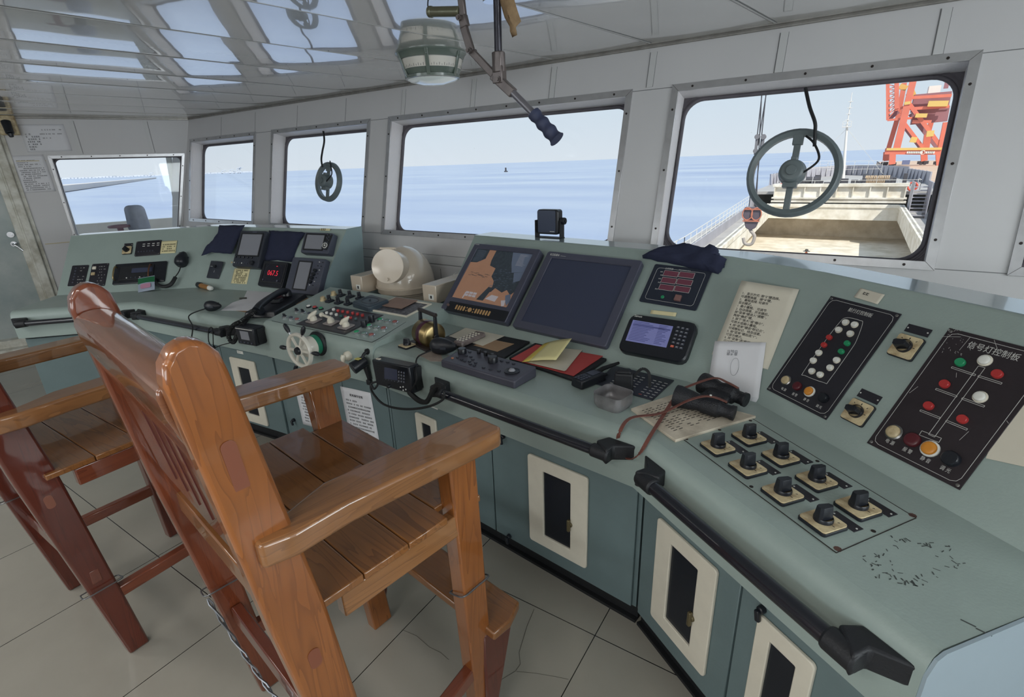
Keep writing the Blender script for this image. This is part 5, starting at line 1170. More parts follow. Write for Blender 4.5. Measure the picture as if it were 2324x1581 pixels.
# flashlight
p0 = onz(1695/3.765, 480+625/3.765, ZD+.02); p1 = onz(1815/3.765, 480+658/3.765, ZD+.02); d = (p1-p0).normalized(); Lf = (p1-p0).length
t = thing('flashlight', 'small copper coloured flashlight lying at the foot of the left panel', 'flashlight', T(p0.x, p0.y, ZD) @ RZ(math.atan2(d.y, d.x)))
mb = MB(); mb.cyl((.0, 0, .021), (.05, 0, .021), .021, .021, 18); mb.build('head_cap', BLACK, t, bevel=.003)
mb = MB(); mb.cyl((.05, 0, .02), (Lf*.8, 0, .02), .018, .018, 18); mb.build('barrel', mat('copper_barrel', (206, 144, 84), .3, .6), t)
mb = MB(); mb.lathe([(.018, 0), (.018, .02), (.012, .034), (0, .038)], 18, M=T(Lf*.8, 0, .02) @ RY(PI/2)); mb.build('tail_cap', WHITE, t)
# small dark knob board
E8 = lambda Q: cv(7.1875, 480, 500, Q)
t, Mq, w, h = plate_box('dimmer_board', 'small dark upright board with one knob beside the yellow written note', 'control board', P2, [(482, 591), (509, 594), (493, 632), (465, 630)], .005, GREYB)
button(t, .0, h*.18, .011, .016, BLACK, 'knob', z=.005)
mb = MB(); mb.box((-w*.22, h*.18, .0055), (w*.4, .002, .0008)); mb.box((0, -h*.1, .0055), (.0015, h*.12, .0008)); mb.build('engraving', INK, t)
# displays on P2
def disp(lab, Q, z, S, name='display_unit', scm=SCREENG, m=GREYB, rec=True, M0=P2):
    Mq, w, h = quadM(M0, Q, z); t = thing(name, lab, 'display', Mq); mb = MB(); casing(mb, w, h, z, r=.01, taper=.975); mb.build('casing', m, t, bevel=.002)
    P = [lp(Mq, *q, z) for q in S]; x0 = (P[0][0]+P[3][0])/2; x1 = (P[1][0]+P[2][0])/2; y0 = (P[2][1]+P[3][1])/2; y1 = (P[0][1]+P[1][1])/2
    mb = MB(); mb.ring(rrect(x1-x0+.018, y1-y0+.018, .004, 2, (x0+x1)/2, (y0+y1)/2), rrect(x1-x0, y1-y0, .003, 2, (x0+x1)/2, (y0+y1)/2), z-.001, z+.0035); mb.build('screen_frame', BLACKM, t)
    mb = MB(); mb.b2(x0, x1, y0, y1, z-.001, z+.0012); mb.build('screen', scm, t); return t, Mq, w, h
t, Mq, w, h = disp('tall grey display with a key row, between two navy cloths', E8([(515, 165), (925, 165), (735, 770), (290, 740)]), .05, E8([(530, 222), (860, 232), (728, 578), (412, 556)]))
L = lambda X, Y, z=.05: lp(Mq, 480+X/7.1875, 500+Y/7.1875, z)
for i in range(5): x, y = L(400+i*65, 598+i*3); mb = MB(); mb.box((x, y, .053), (.012, .012, .005)); mb.box((x, y, .056), (.0015, .005, .0006), 1); mb.build('key', [BLACKM, INK], t, bevel=.001)
for i in range(6): x, y = L(375+i*40, 686+i*3.5); mb = MB(); mb.box((x, y, .052), (.008, .008, .003), 1 if i in (0, 3) else 0); mb.build('key', [GREYD, INK], t)
button(t, *L(335, 684), .007, .004, CREAM, 'power_key', z=.05, n=12); button(t, *L(670, 697), .016, .018, BLACK, 'knob', z=.05); mb = MB(); x, y = L(706, 190); mb.box((x, y, .0503), (.04, .009, .0008)); mb.build('name_mark', GREYD, t)
t, Mq, w, h = disp('wide grey display with round key pad at the top right of the left console', E8([(1540, 190), (2005, 205), (1885, 548), (1430, 520)]), .05, E8([(1575, 236), (1865, 242), (1788, 472), (1500, 462)]), m=GREYD)
L = lambda X, Y, z=.05: lp(Mq, 480+X/7.1875, 500+Y/7.1875, z)
x, y = L(1888, 345); 
mb = MB(); mb.beam((*L(1935, 225), .0508), (*L(1835, 472), .0508), .05, .0014); mb.build('key_field', BLACKM, t)
for X, Y in ((1897, 233), (1946, 238), (1885, 280), (1920, 272), (1893, 302), (1914, 322), (1855, 350), (1893, 358), (1806, 458), (1870, 458)): button(t, *L(X, Y), .0045, .003, GREYD, 'key', z=.051, n=10)
x, y = L(1850, 408); mb = MB(); mb.lathe([(.013, .0515), (.017, .0555), (.021, .0515)], 24, M=T(x, y, 0)); mb.lathe([(.007, .0515), (.007, .055), (0, .055)], 16, M=T(x, y, 0)); mb.build('direction_pad', INK, t)
t, Mq, w, h = disp('grey radar with tall narrow screen and a column of knobs, low on the left console', E8([(1380, 592), (1930, 635), (1665, 1215), (1128, 1165)]), .045, E8([(1465, 680), (1690, 690), (1478, 1115), (1308, 1110)]), m=GREYD, name='radar_display')
L = lambda X, Y, z=.045: lp(Mq, 480+X/7.1875, 500+Y/7.1875, z)
for X, Y in ((1700, 822), (1670, 882), (1645, 942), (1620, 1005)): button(t, *L(X, Y), .012, .016, BLACK, 'knob', z=.045)
for i in range(7):
    for j in range(2): x, y = L(1765+j*52-i*27, 680+i*62+j*6); mb = MB(); mb.box((x, y, .047), (.007, .005, .004)); mb.build('key', BLACKM if (i+j) % 3 else INK, t)
t, Mq, w, h = disp('black repeater with a glowing red heading of 067.5', E8([(878, 648), (1285, 682), (1115, 1100), (720, 1055)]), .03, E8([(900, 705), (1235, 735), (1110, 1010), (800, 985)]), m=BLACK, name='heading_repeater', scm=mat('repeater_black_face', (22, 22, 32), .2))
L = lambda X, Y, z=.032: lp(Mq, 480+X/7.1875, 500+Y/7.1875, z)
REDL = mat('red_led', (214, 44, 62), .4, emit=.7)
x, y = L(1000, 862); text('067.5', .052, t, REDL, T(x, y, .0325), 'led_digits', sx=.82)
x, y = L(1003, 862); ringr = (Vector(L(1150, 860))-Vector((x, y))).length*.98
for i in range(48):
    a = 2*PI*i/48; mb = MB() if i == 0 else mb; mb.beam((x+ringr*math.cos(a), y+ringr*math.sin(a), .0325), (x+ringr*math.cos(a+.07), y+ringr*math.sin(a+.07), .0325), .0012, .0004)
mb.build('dial_ring', GREYD, t); a = L(1072, 748); mb = MB(); mb.box((a[0], a[1], .0326), (.012, .004, .0006)); mb.build('led_pointer', REDL, t)
for X, Y in ((840, 962), (1070, 985)): a = L(X, Y); mb = MB(); mb.box((a[0], a[1], .034), (.013, .013, .004)); mb.build('button', GREYD, t, bevel=.002)
Mq, w, h = quadM(P2, E8([(395, 785), (655, 792), (555, 1042), (305, 1025)])); o = sheet('sticky_note', 'yellowed handwritten note under the tall display on the left console', 'note', Mq, w, h, NOTE, .001); fake_lines(o, w, h, 8, th=.009, x0=-.36, x1=.4, y0=.38, y1=-.42, seed=12)
Mq, w, h = quadM(P2, E8([(1780, 130), (1942, 135), (1930, 170), (1772, 166)])); o = sheet('paper_label', 'tiny cream label above the wide display on the left console', 'label', Mq, w, h, NOTE, .0003); fake_lines(o, w, h, 1, th=.014, x0=-.4, x1=.4, y0=0, y1=0)
cloth('navy cloth hanging over the left console edge, left of the tall display', P2, E8([(135, 82), (545, 75), (480, 200), (330, 545), (0, 520), (-130, 570), (-160, 575), (-90, 430), (20, 330), (110, 200)]), z=.012, amp=.004, seed=1)
cloth('navy cloth hung between the tall display and the wide display', P2, E8([(940, 165), (1120, 175), (1420, 185), (1540, 200), (1440, 330), (1390, 470), (1320, 680), (1080, 650), (820, 662), (900, 400)]), z=.014, amp=.003, seed=2)

# ---------------- steering stand top
Q6 = lambda X, Y: (560+X/5.81, 620+Y/5.81)
LS = lambda X, Y, z=.0: lp(MS, *Q6(X, Y), z)
def on_s(X, Y, z=0): x, y = LS(X, Y, z); return MS @ T(x, y, 0)
def panel_btn(lab, X, Y, m, ring=None, r=.011, name='push_button', cat='button', lever=False, grp=None):
    M = on_s(X, Y, .008); t = thing(name, lab, cat, M, grp)
    button(t, 0, 0, r, .014, m, 'cap', dome=True)
    mb = MB(); mb.lathe([(r*1.3, 0), (r*1.32, .006), (r*1.05, .009), (r*1.0, .004)], 18); mb.build('collar', ring or CHROME, t)
    if lever: mb = MB(); mb.beam((-r*.9, 0, .02), (r*.9, 0, .02), .008, .012, w1=.005); mb.build('lever', BLACK, t, bevel=.002)
for nm, X, Y, m in (('white', 815, 432, WHITE), ('red', 897, 445, REDB), ('green', 978, 460, GREENB)): panel_btn(nm+' push button in the upper left row of three on the steering stand', X, Y, m, BLACK)
panel_btn('chrome ringed black key switch, first of the middle left row', 660, 495, GREYB, lever=True); panel_btn('chrome ringed black key switch, second of the middle left row', 740, 510, GREYB, lever=True); panel_btn('chrome ringed blank lamp ending the middle left row', 825, 530, GREYD)
panel_btn('chrome ringed black key switch starting the front left row', 500, 570, GREYB, lever=True); panel_btn('chrome ringed blank lamp in the middle of the front left row', 583, 588, GREYD); panel_btn('chrome ringed dull red lamp ending the front left row', 663, 605, mat('dull_red_lamp', (150, 84, 84), .35))
for j, (rn, pts) in enumerate((('back', ((1755, 605), (1850, 620), (1953, 638))), ('middle', ((1603, 685), (1702, 703), (1803, 720))), ('front', ((1447, 770), (1543, 787), (1643, 808))))):
    for (cn, m), (X, Y) in zip((('green', GREENB), ('grey', mat('grey_lamp', (104, 128, 122), .35)), ('brown red', mat('brown_red_lamp', (142, 84, 80), .35))), pts):
        panel_btn('%s lamp button of the %s row at the right of the steering stand' % (cn, rn), X, Y, m, CHROME, r=.0125)
k = 0
for rn, pts in (('back', ((1240, 280), (1362, 296), (1487, 316))), ('front', ((1090, 355), (1208, 376), (1335, 392)))):
    for i, (X, Y) in enumerate(pts):
        square_switch('rotary_switch', 'black rotary switch on the steering stand, %s row, %s from the left' % (rn, ('first', 'second', 'third')[i]), on_s(X, Y, .01) @ RZ(R(-4)), .038, R(50), 'rotary switches of the steering stand', nameplate=(0, .029, .04, .012, 0), tall=1.0, plate=GREYB)
for i, (X, Y) in enumerate(((1145, 268), (1005, 338))):
    t = thing('round_knob', ('rear' if i == 0 else 'front')+' cream round knob beside the rotary switches of the steering stand', 'knob', on_s(X, Y, .01))
    mb = MB(); mb.lathe([(.019, 0), (.019, .008), (.014, .010), (.014, .022), (.010, .026), (0, .026)], 12); mb.build('knob', CREAM, t)
# dark alarm horn box
M, w, h = quadM(MS, [Q6(*q) for q in ((1590, 262), (1850, 340), (1640, 455), (1425, 395))], .03)
t = thing('buzzer_box', 'dark teal square buzzer box with an oval recess at the back of the steering stand', 'buzzer', M)
BT = mat('dark_teal_plastic', (58, 70, 80), .4, var=.1, vscale=10); mb = MB(); casing(mb, w, h, .032, r=.016, taper=.92); mb.build('casing', BT, t, bevel=.003)
mb = MB(); mb.tube([(w*.34*math.cos(2*PI*i/28), h*.3*math.sin(2*PI*i/28), .032) for i in range(28)], .002, 6, closed=True); mb.cyl((0, 0, .031), (0, 0, .038), .006, n=10); mb.build('cover_rim', GREYB, t)
# framed dark plate and the brown square on it
Q7 = lambda Q: [(780+x/7.19, 520+y/7.19) for x, y in Q]
M, w, h = quadM(MS, Q7([(790, 1115), (1405, 1205), (1060, 1440), (445, 1315)]), .006)
t = thing('framed_plate', 'dark scratched plate in a pale frame at the back right of the steering stand', 'plate', M)
mb = MB(); mb.ring([(-w/2, -h/2), (w/2, -h/2), (w/2, h/2), (-w/2, h/2)], [(-w/2+.011, -h/2+.011), (w/2-.011, -h/2+.011), (w/2-.011, h/2-.011), (-w/2+.011, h/2-.011)], 0, .009); mb.build('frame', CREAMW, t, bevel=.002)
mb = MB(); mb.b2(-w/2+.01, w/2-.01, -h/2+.01, h/2-.01, 0, .004); mb.build('dark_plate', mat('flaked_plate', (62, 60, 66), .5, col2=(110, 112, 118), vscale=60), t)
M2, w, h = quadM(MS, Q7([(800, 1105), (1200, 1155), (950, 1300), (645, 1245)]), .012); mb = MB(); mb.b2(-w/2, w/2, -h/2, h/2, 0, .004); o = mb.build('hardboard_square', mat('brown_hardboard', (142, 116, 104), .6, var=.15, vscale=12), M=M2 @ T(0, 0, .0095), bevel=.001); tag(o, 'brown hardboard square lying on the framed plate of the steering stand', 'board')
# autopilot board
M, w, h = quadM(MS, [Q6(*q) for q in ((1155, 432), (1795, 545), (1300, 802), (662, 668))], .004)
AP = thing('autopilot_board', 'black autopilot board with red and white buttons in the middle of the steering stand', 'control board', M)
mb = MB(); mb.b2(-w/2, w/2, -h/2, h/2, 0, .004); mb.b2(-w/2+.006, w/2-.006, -h/2+.006, h/2-.006, .004, .005); mb.build('face_plate', mat('charcoal_plate', (56, 55, 60), .4, var=.12, vscale=16), AP, bevel=.001)
LA = lambda X, Y, z=.012: lp(M, *Q6(X, Y), z)
for X, Y in ((1143, 470), (1053, 515), (1112, 527), (1180, 540)): button(AP, *LA(X, Y), .0085, .011, WHITE, 'white_button', z=.005, dome=True)
for X, Y in ((1202, 487), (1265, 497), (1330, 507), (1397, 520), (1460, 532), (1525, 547)): button(AP, *LA(X, Y), .0085, .012, REDB, 'red_button', z=.005)
for X, Y in ((1302, 567), (1370, 578)): button(AP, *LA(X, Y), .0075, .010, REDB, 'red_button', z=.005)
button(AP, *LA(1240, 555), .009, .010, mat('dark_green_button', (30, 82, 78), .35), 'green_button', z=.005); button(AP, *LA(1437, 592), .007, .009, mat('teal_button', (88, 122, 122), .35), 'teal_button', z=.005)
button(AP, *LA(1640, 575, .03), .0155, .036, BLACK, 'tall_knob', z=.005); button(AP, *LA(1540, 640, .03), .0155, .034, BLACK, 'tall_knob', z=.005)
for i, (X, Y, rt) in enumerate(((885, 622, 60), (1115, 650, 175), (1310, 700, 40))):
    x, y = LA(X, Y, .008); lab = ('left', 'middle', 'right')[i]
    t = thing('lever_switch', '%s ivory lever switch on a square grey plate at the front of the autopilot board' % lab, 'lever switch', M @ T(x, y, .0055))
    mb = MB(); mb.prism(rrect(.066, .062, .005, 3), 0, .006); mb.build('plate', mat('taupe_plate', (150, 142, 140), .4), t, bevel=.001)
    mb = MB(); mb.lathe([(.019, .006), (.018, .02), (.012, .03), (0, .032)], 18); Mr = RZ(R(rt))
    if i == 1: mb.tube([Mr @ Vector(q) for q in ((0, 0, .028), (.03, 0, .032), (.062, 0, .034))], [.009, .007, .007], 10); mb.lathe([(0, -.012), (.012, -.006), (.0135, 0), (.012, .006), (0, .012)], 14, M=T(*(Mr @ Vector((.072, 0, .034)))) @ Mr @ RY(PI/2))
    else: mb.tube([Mr @ Vector(q) for q in ((-.026, 0, .018), (-.01, 0, .03), (.01, 0, .04), (.026, 0, .052))], [.006, .013, .012, .004], 10)
    mb.build('lever', CREAMW, t, ang=60)
mb = MB(); cc = [LS(*q, .001) for q in ((330, 625), (1650, 908), (1760, 850), (2100, 640))]
for a, b in zip(cc, cc[1:]): mb.beam((*a, .0006), (*b, .0006), .002, .0012)
o = mb.build('plate_seam', GAP, STEER); o.matrix_world = MS
# ================================================================ THINGS ON AND AROUND THE CONSOLE
def nos(i): p, q = F[i], F[i+1]; return frame(v3(p, 0), v3(q-p, 0), (0, 0, 1))
N0, N1, N2, N3, N4 = [nos(i) for i in range(5)]
def handrail(lab, N, a, b, z=.06, r=.017, x0=None):
    (ax, ay), (bx, by) = lp(N, *a, z), lp(N, *b, z); my = (ay+by)/2; my = max(.63, min(.735, my))
    t = thing('handrail', lab, 'handrail', N @ T((ax+bx)/2, my, 0)); L = abs(bx-ax)/2
    mb = MB(); mb.cyl((-L, 0, z), (L, 0, z), r, n=20); mb.build('rail_tube', mat('rail_black_enamel', (24, 27, 36), .25, coat=.4), t)
    for s in (-1, 1):
        mb = MB(); mb.cyl((s*(L-.045), 0, z), (s*(L+.018), 0, z), r*1.28, n=20)
        mb.prism([(s*(L+.016), z+r*1.1), (s*(L+.018), z-r*1.1), (s*(L+.075), 0), (s*(L-.02), 0), (s*(L-.04), z-r)], -.026, .026, M=RX(PI/2) @ Matrix.Identity(4) if 0 else Matrix(((1, 0, 0, 0), (0, 0, 1, 0), (0, 1, 0, 0), (0, 0, 0, 1))))
        mb.build('bracket', BLACKM, t, bevel=.006)
    return t
handrail('short black handrail on the angled far left worktop edge', N0, (42, 735), (280, 716))
handrail('shiny black handrail left of the black phone', N1, (308, 722), (500, 748))
handrail('long black handrail under the radar control unit', N3, (990, 893), (1372, 1022))
handrail('thick black handrail along the right worktop edge at the bottom right', N4, (1462, 1078), (1925, 1500), z=.058, r=.019)

# ---- steering wheel
cx_, cy_ = lp(N2, 679, 795, .118)
t = thing('helm_wheel', 'small cream six spoked steering wheel with black grips on the steering stand front', 'steering wheel', N2 @ T(cx_, cy_, 0))
WCR = mat('wheel_cream_enamel', (224, 220, 208), .3, var=.05, vscale=20, coat=.3)
zw, rw = .118, .080
mb = MB(); mb.lathe([(.050, .004), (.051, .05), (.049, .078), (.044, .086), (.03, .090), (.022, zw-.01)], 32); mb.build('drum', WCR, t, ang=50)
mb = MB(); mb.lathe([(.0515, .018), (.0525, .022), (.0525, .042), (.0515, .046)], 32); mb.build('green_band', mat('wheel_green_band', (36, 120, 92), .35), t)
mb = MB(); mb.lathe([(.0, 0), (.062, 0), (.064, .01), (.058, .02), (.05, .022)], 32); mb.build('base_flange', BLACKM, t)
mb = MB(); mb.lathe([(rw-.007, zw-.010), (rw-.008, zw+.004), (rw-.004, zw+.008), (rw+.004, zw+.008), (rw+.008, zw+.002), (rw+.007, zw-.010), (rw-.007, zw-.010)], 40); mb.build('rim', WCR, t, ang=50)
mb = MB(); mb.lathe([(0, zw+.019), (.017, zw+.017), (.020, zw+.008), (.021, zw)], 24); mb.build('hub_cap', BLACK, t)
mb = MB(); mb.lathe([(.023, zw-.012), (.026, zw+.004), (.02, zw+.006)], 24); mb.build('hub', WCR, t)
for k in range(6):
    a = R(k*60+2); u = Vector((math.cos(a), math.sin(a), 0))
    mb = MB(); mb.beam(u*.022+Vector((0, 0, zw)), u*(rw-.008)+Vector((0, 0, zw)), .010, .008, up=(0, 0, 1), w1=.013); s = mb.build('spoke', WCR, t)
    mb = MB(); b0 = u*(rw+.006)+Vector((0, 0, zw)); mb.cyl(b0, b0+u*.012, .005, n=10, m=1); Mx = Matrix.Translation(b0+u*.012) @ u.to_track_quat('Z', 'Y').to_matrix().to_4x4()
    mb.lathe([(.0, 0), (.0065, 0), (.010, .012), (.0115, .026), (.0095, .042), (.005, .048), (0, .049)], 14, M=Mx); mb.build('grip', [BLACK, CHROME], t)
# ---- knob and black hand lamp beside the wheel
M, w, h = quadM(N2, [Q6(*q) for q in ((1280, 965), (1448, 1012), (1445, 1185), (1292, 1135))])
t = thing('stop_knob', 'ivory knob on a square taupe plate between the wheel and the hanging black device', 'knob', M)
mb = MB(); mb.prism(rrect(w, h, .004), 0, .007); mb.build('plate', mat('taupe_plate', (150, 142, 140), .4), t, bevel=.001)
mb = MB(); mb.lathe([(.023, .007), (.023, .024), (.016, .030), (.014, .036), (0, .036)], 22); mb.tube([(0, .012, .04), (0, 0, .045), (0, -.022, .045)], [.011, .013, .009], 12); mb.build('knob', CREAMW, t, ang=60)
x, y = lp(N2, 816, 826, .05)
t = thing('hanging_alarm_unit', 'black round device with yellow label hanging from a hole beside the keypad radio', 'alarm device', N2 @ T(x, y, 0))
mb = MB(); mb.cyl((.015, .05, -.002), (.015, .05, .012), .014, n=18); mb.tube(bez([(.015, .05, .01), (.013, .042, .03), (.012, .02, .045)], 4), .007, 8); mb.build('neck', BLACKM, t)
mb = MB(); mb.cyl((.012, .012, .02), (-.012, -.012, .085), .026, .030, 24); mb.build('head', BLACK, t, bevel=.004)
mb = MB(); mb.beam((.012, .002, .03), (.020, -.085, .02), .026, .022, w1=.018, d1=.016); mb.box((.012, -.1, .018), (.024, .026, .02)); mb.build('stem', BLACKM, t, bevel=.004)
mb = MB(); mb.box((.004, .030, .058), (.024, .003, .02)); mb.build('yellow_label', mat('yellow_tag', (206, 196, 110), .5), t)

# ---- radios on brackets under the worktop
def radio(lab, N, Q, z, depth, rows=True):
    M, w, h = quadM(N, Q, z); t = thing('mobile_radio', lab, 'radio', M)
    mb = MB(); mb.box((0, 0, z-depth/2), (w, h, depth)); mb.build('casing', BLACK, t, bevel=.006)
    mb = MB(); mb.b2(-w/2-.004, w/2+.004, -h*.4, h*.4, 0, z-depth*.9); mb.b2(w/2, w/2+.005, -h*.4, h*.4, 0, z-.02); mb.build('bracket', BLACKM, t)
    return t, M, w, h
t, M, w, h = radio('small black radio hung under the worktop below the black phone', N1, [(539, 741), (575, 746), (579, 786), (534, 778)], .075, .07)
mb = MB(); mb.b2(-w*.25, w*.22, -h*.2, h*.28, .074, .0762); mb.build('screen', SCREENG, t); mb = MB(); mb.b2(-w*.46, w*.46, h*.38, h*.42, .0745, .077); mb.build('bright_edge', INK, t)
for i in range(4): button(t, -w*.3+i*w*.2, -h*.36, .004, .004, GREYD, 'button', z=.075, n=8)
N23 = frame(v3(F[3], 0), v3(F[4]-F[3], 0), (0, 0, 1))
t, M, w, h = radio('black keypad radio hung under the worktop edge next to the wheel', N23, [(848, 816), (931, 834), (933, 893), (849, 872)], .06, .055)
LR = lambda X, Y: lp(M, *Q6(X, Y), .095)
mb = MB(); S = [LR(*q) for q in ((1815, 1235), (1985, 1270), (1990, 1415), (1815, 1385))]; mb.add([(x, y, .0955) for x, y in S[::-1]], [(0, 1, 2, 3)]); mb.build('screen', SCREEN, t)
for i in range(4):
    for j in range(3): x, y = LR(2010+j*33, 1297+i*40+j*7); mb = MB(); mb.prism(rrect(.0072, .0085, .002, 2, x, y), .095, .098); k = mb.build('key', GREYD, t); 
for i in range(4):
    for j in range(3):
        x, y = LR(2010+j*33, 1297+i*40+j*7); mb = MB() if i == j == 0 else mb; mb.box((x, y, .0982), (.0035, .001, .0003)); mb.box((x, y, .0982), (.001, .0045, .0003))
mb.build('key_marks', INK, t)
for X, Y in ((2030, 1500), (2065, 1495), (2100, 1530), (2066, 1540)): button(t, *LR(X, Y), .0032, .003, INK, 'round_key', z=.095, n=10)
for i in range(5): x, y = LR(1835+i*39, 1395+i*9); mb = MB(); mb.box((x, y, .0965), (.007, .0035, .002)); mb.build('soft_key', GREYD, t)
for i in range(6): x, y = LR(1735, 1195+i*36); mb = MB() if i == 0 else mb; mb.box((x, y, .0955), (.022, .0018, .0008))
mb.build('speaker_slots', RUBBER, t); button(t, *LR(1890, 1480), .009, .014, BLACK, 'knob', z=.095)
x, y = LR(1720, 1145); mb = MB(); mb.box((x, y+.004, .088), (.024, .004, .010)); mb.build('paper_tag', PAPERW, t)

# ---- desk items, left
def onD(px, py, z=0): return onz(px, py, ZD+z)
def flat(name, lab, cat, px, z0, th, m, M=None, bev=0):
    P = [onz(x, y, ZD+z0+th) for x, y in px]; c = sum(P, Vector())/len(P); mb = MB(); mb.prism([(p.x-c.x, p.y-c.y) for p in P], 0, th)
    o = mb.build(name, m, M=T(c.x, c.y, ZD+z0), bevel=bev); tag(o, lab, cat); return o
o = flat('paper_sheet', 'loose white sheet of paper between the black microphone and the phone', 'paper', [(561, 659), (631, 664), (618, 684), (590, 705), (501, 704), (528, 686), (552, 678)], .0005, .0008, PAPER)
flat('buff_card', 'buff card edge showing under the white sheet beside the phone', 'card', [(532, 704), (570, 701), (600, 711), (586, 714)], 0, .0005, CARD)
flat('pen', 'thin dark pen lying left of the white paper sheet', 'pen', [(543, 675), (560, 674), (560, 677), (543, 678)], 0, .004, BLACK)
p = onD(483, 694, .03)
def wq(px, py, z): return onz(px, py, z)
fist_mic('hand_microphone', 'black hand microphone on a small stand at the left worktop edge', T(p.x, p.y, ZD) @ RZ(R(-62)), .10, .056, [
    ('s', bez([onz(466, 700, ZD+.02), onz(445, 712, ZD-.0)+Vector((0, -.04, 0)), W1(N1, 437, 740, .09), W1(N1, 435, 765, .07)], 6), .0035),
    ('c', bez([W1(N1, 433, 768, .06), W1(N1, 455, 795, .06), W1(N1, 484, 816, .06)], 6), .002), ('s', bez([W1(N1, 484, 818, .06), W1(N1, 484, 780, .06), W1(N1, 482, 745, .095), W1(N1, 474, 748, .09), W1(N1, 474, 775, .05), W1(N1, 485, 788, .05), W1(N1, 505, 782, .06), W1(N1, 530, 776, .05)], 6), .0028)], z=.03)
# phone
B4 = [onz(*q, ZD+.035) for q in ((562, 704), (612, 713), (690, 670), (643, 662))]; c = sum(B4, Vector())/4; hx_ = ((B4[1]-B4[0])+(B4[2]-B4[3]))/2; lw = hx_.length; vy = ((B4[3]-B4[0])+(B4[2]-B4[1]))/2
ang_ = math.atan2(vy.y, vy.x); Lp = vy.length
t = thing('telephone', 'old black desk telephone with its handset lying across the cradle', 'telephone', T(c.x, c.y, ZD) @ RZ(ang_))
mb = MB(); mb.box((0, 0, .018), (Lp, lw*.9, .034), top=.93); mb.build('base', BLACK, t, bevel=.006)
mb = MB(); mb.box((-.0, 0, .047), (.05, .06, .026)); mb.build('cradle', BLACKM, t, bevel=.006)
mb = MB(); P = bez([(-Lp*.54, 0, .05), (-Lp*.40, 0, .070), (-.02, 0, .084), (Lp*.2, 0, .082), (Lp*.34, 0, .062)], 6); n = len(P)
mb.tube(P, [.018+.005*abs(i/(n-1)-.5)*2 for i in range(n)], 12); mb.cyl((-Lp*.50, 0, .062), (-Lp*.47, 0, .034), .028, .031, 18); mb.cyl((Lp*.31, 0, .072), (Lp*.30, 0, .042), .028, .031, 18); mb.build('handset', BLACK, t, ang=60)
mb = MB(); a0 = t.matrix_world @ Vector((-Lp*.56, 0, .05))
path = bez([a0, onz(548, 728, ZD+.02), W1(N1, 530, 738, .05), W1(N1, 520, 752, .06), W1(N1, 520, 768, .05), W1(N1, 530, 776, .05), W1(N1, 538, 760, .05), W1(N1, 548, 740, .05), onz(566, 716, ZD+.015)], 6)
mb.tube(coil(path, .0105, .0085), .0024, 6); k = mb.build('coiled_cord', RUBBER, t); k.matrix_world = Matrix.Identity(4)
flat('wooden_offcut', 'narrow brown wooden strip beside the phone below the radar', 'wood strip', [(642, 683), (664, 672), (684, 673), (700, 676), (672, 690), (655, 690)], 0, .01, CARD)

# ---- engine telegraph and small switch
c = onz(972, 752, ZD+.06)
t = thing('engine_telegraph', 'small brass engine telegraph drum with a black double arm handle', 'telegraph', T(c.x, c.y, ZD) @ RZ(R(-18)))
mb = MB(); mb.b2(-.085, .085, -.07, .07, 0, .008); mb.build('base_plate', mat('brown_black_base', (52, 44, 46), .5), t, bevel=.002)
Mx = T(0, 0, .05) @ RY(PI/2)
mb = MB(); mb.lathe([(.0, -.062), (.045, -.062), (.056, -.056), (.06, -.05), (.06, -.018), (.061, -.016)], 32, M=Mx); mb.lathe([(.061, .016), (.06, .018), (.06, .05), (.056, .056), (.045, .062), (0, .062)], 32, M=Mx); mb.build('brass_drum', BRASS, t, ang=50)
mb = MB(); mb.lathe([(.061, -.016), (.063, -.012), (.063, .012), (.061, .016)], 32, M=Mx); mb.build('scale_band', mat('maroon_band', (70, 34, 52), .3), t)
for s in (-1, 1):
    mb = MB(); mb.beam((s*.068, 0, .04), (s*.066, .004, .15), .010, .022, up=(0, 1, 0), d1=.014); mb.cyl((s*.062, 0, .05), (s*.074, 0, .05), .013, n=16); mb.build('arm', BLACK, t, bevel=.002)
mb = MB(); mb.cyl((-.074, .004, .152), (.074, .004, .152), .010, n=14); mb.build('grip', mat('dark_grip', (50, 44, 44), .35), t, bevel=.002)
c = onz(924, 782, ZD+.01); square_switch('rotary_switch', 'lone black rotary switch on the worktop corner in front of the brass telegraph', T(c.x, c.y, ZD) @ RZ(R(-8)), .06, R(10), tall=.95)

# ---- centre worktop
I3 = lambda X, Y: (780+X/3.294, 480+Y/3.294)
flat('clipboard', 'black folder board lying flat under the keypad, behind the radar control unit', 'folder', [I3(*q) for q in ((690, 965), (905, 870), (1392, 968), (1195, 1090))], .0, .012, BLACKM, bev=.003)
flat('paper_sheet', 'white paper sheet lying on the black folder board behind the taped keypad', 'paper', [I3(*q) for q in ((785, 930), (912, 868), (1203, 928), (1040, 1002))], .0135, .0008, PAPERW)
flat('buff_card', 'buff card square on the black folder board right of the taped keypad', 'card', [I3(*q) for q in ((970, 998), (1110, 955), (1275, 988), (1148, 1046))], .0125, .0008, CARD)
p0, p1 = onz(*I3(850, 985), ZD+.03), onz(*I3(1030, 905), ZD+.03); c = (p0+p1)/2; a = math.atan2(p1.y-p0.y, p1.x-p0.x); Lk = (p1-p0).length
t = thing('wrapped_keypad', 'grey keypad handset wrapped in shiny plastic film lying on the papers', 'keypad', T(c.x, c.y, ZD+.0145) @ RZ(a))
mb = MB(); mb.box((0, 0, .012), (Lk, .056, .024), top=.94); mb.build('casing', mat('taupe_film', (132, 120, 118), .22, var=.35, vscale=40, bump=.5, bscale=60), t, bevel=.006)
for i in range(6):
    for j in range(3): button(t, -Lk*.38+i*Lk*.13, (j-1)*.016, .0055, .003, CREAMW, 'key', z=.024, n=10)
p = onz(*I3(745, 1010), ZD+.035)
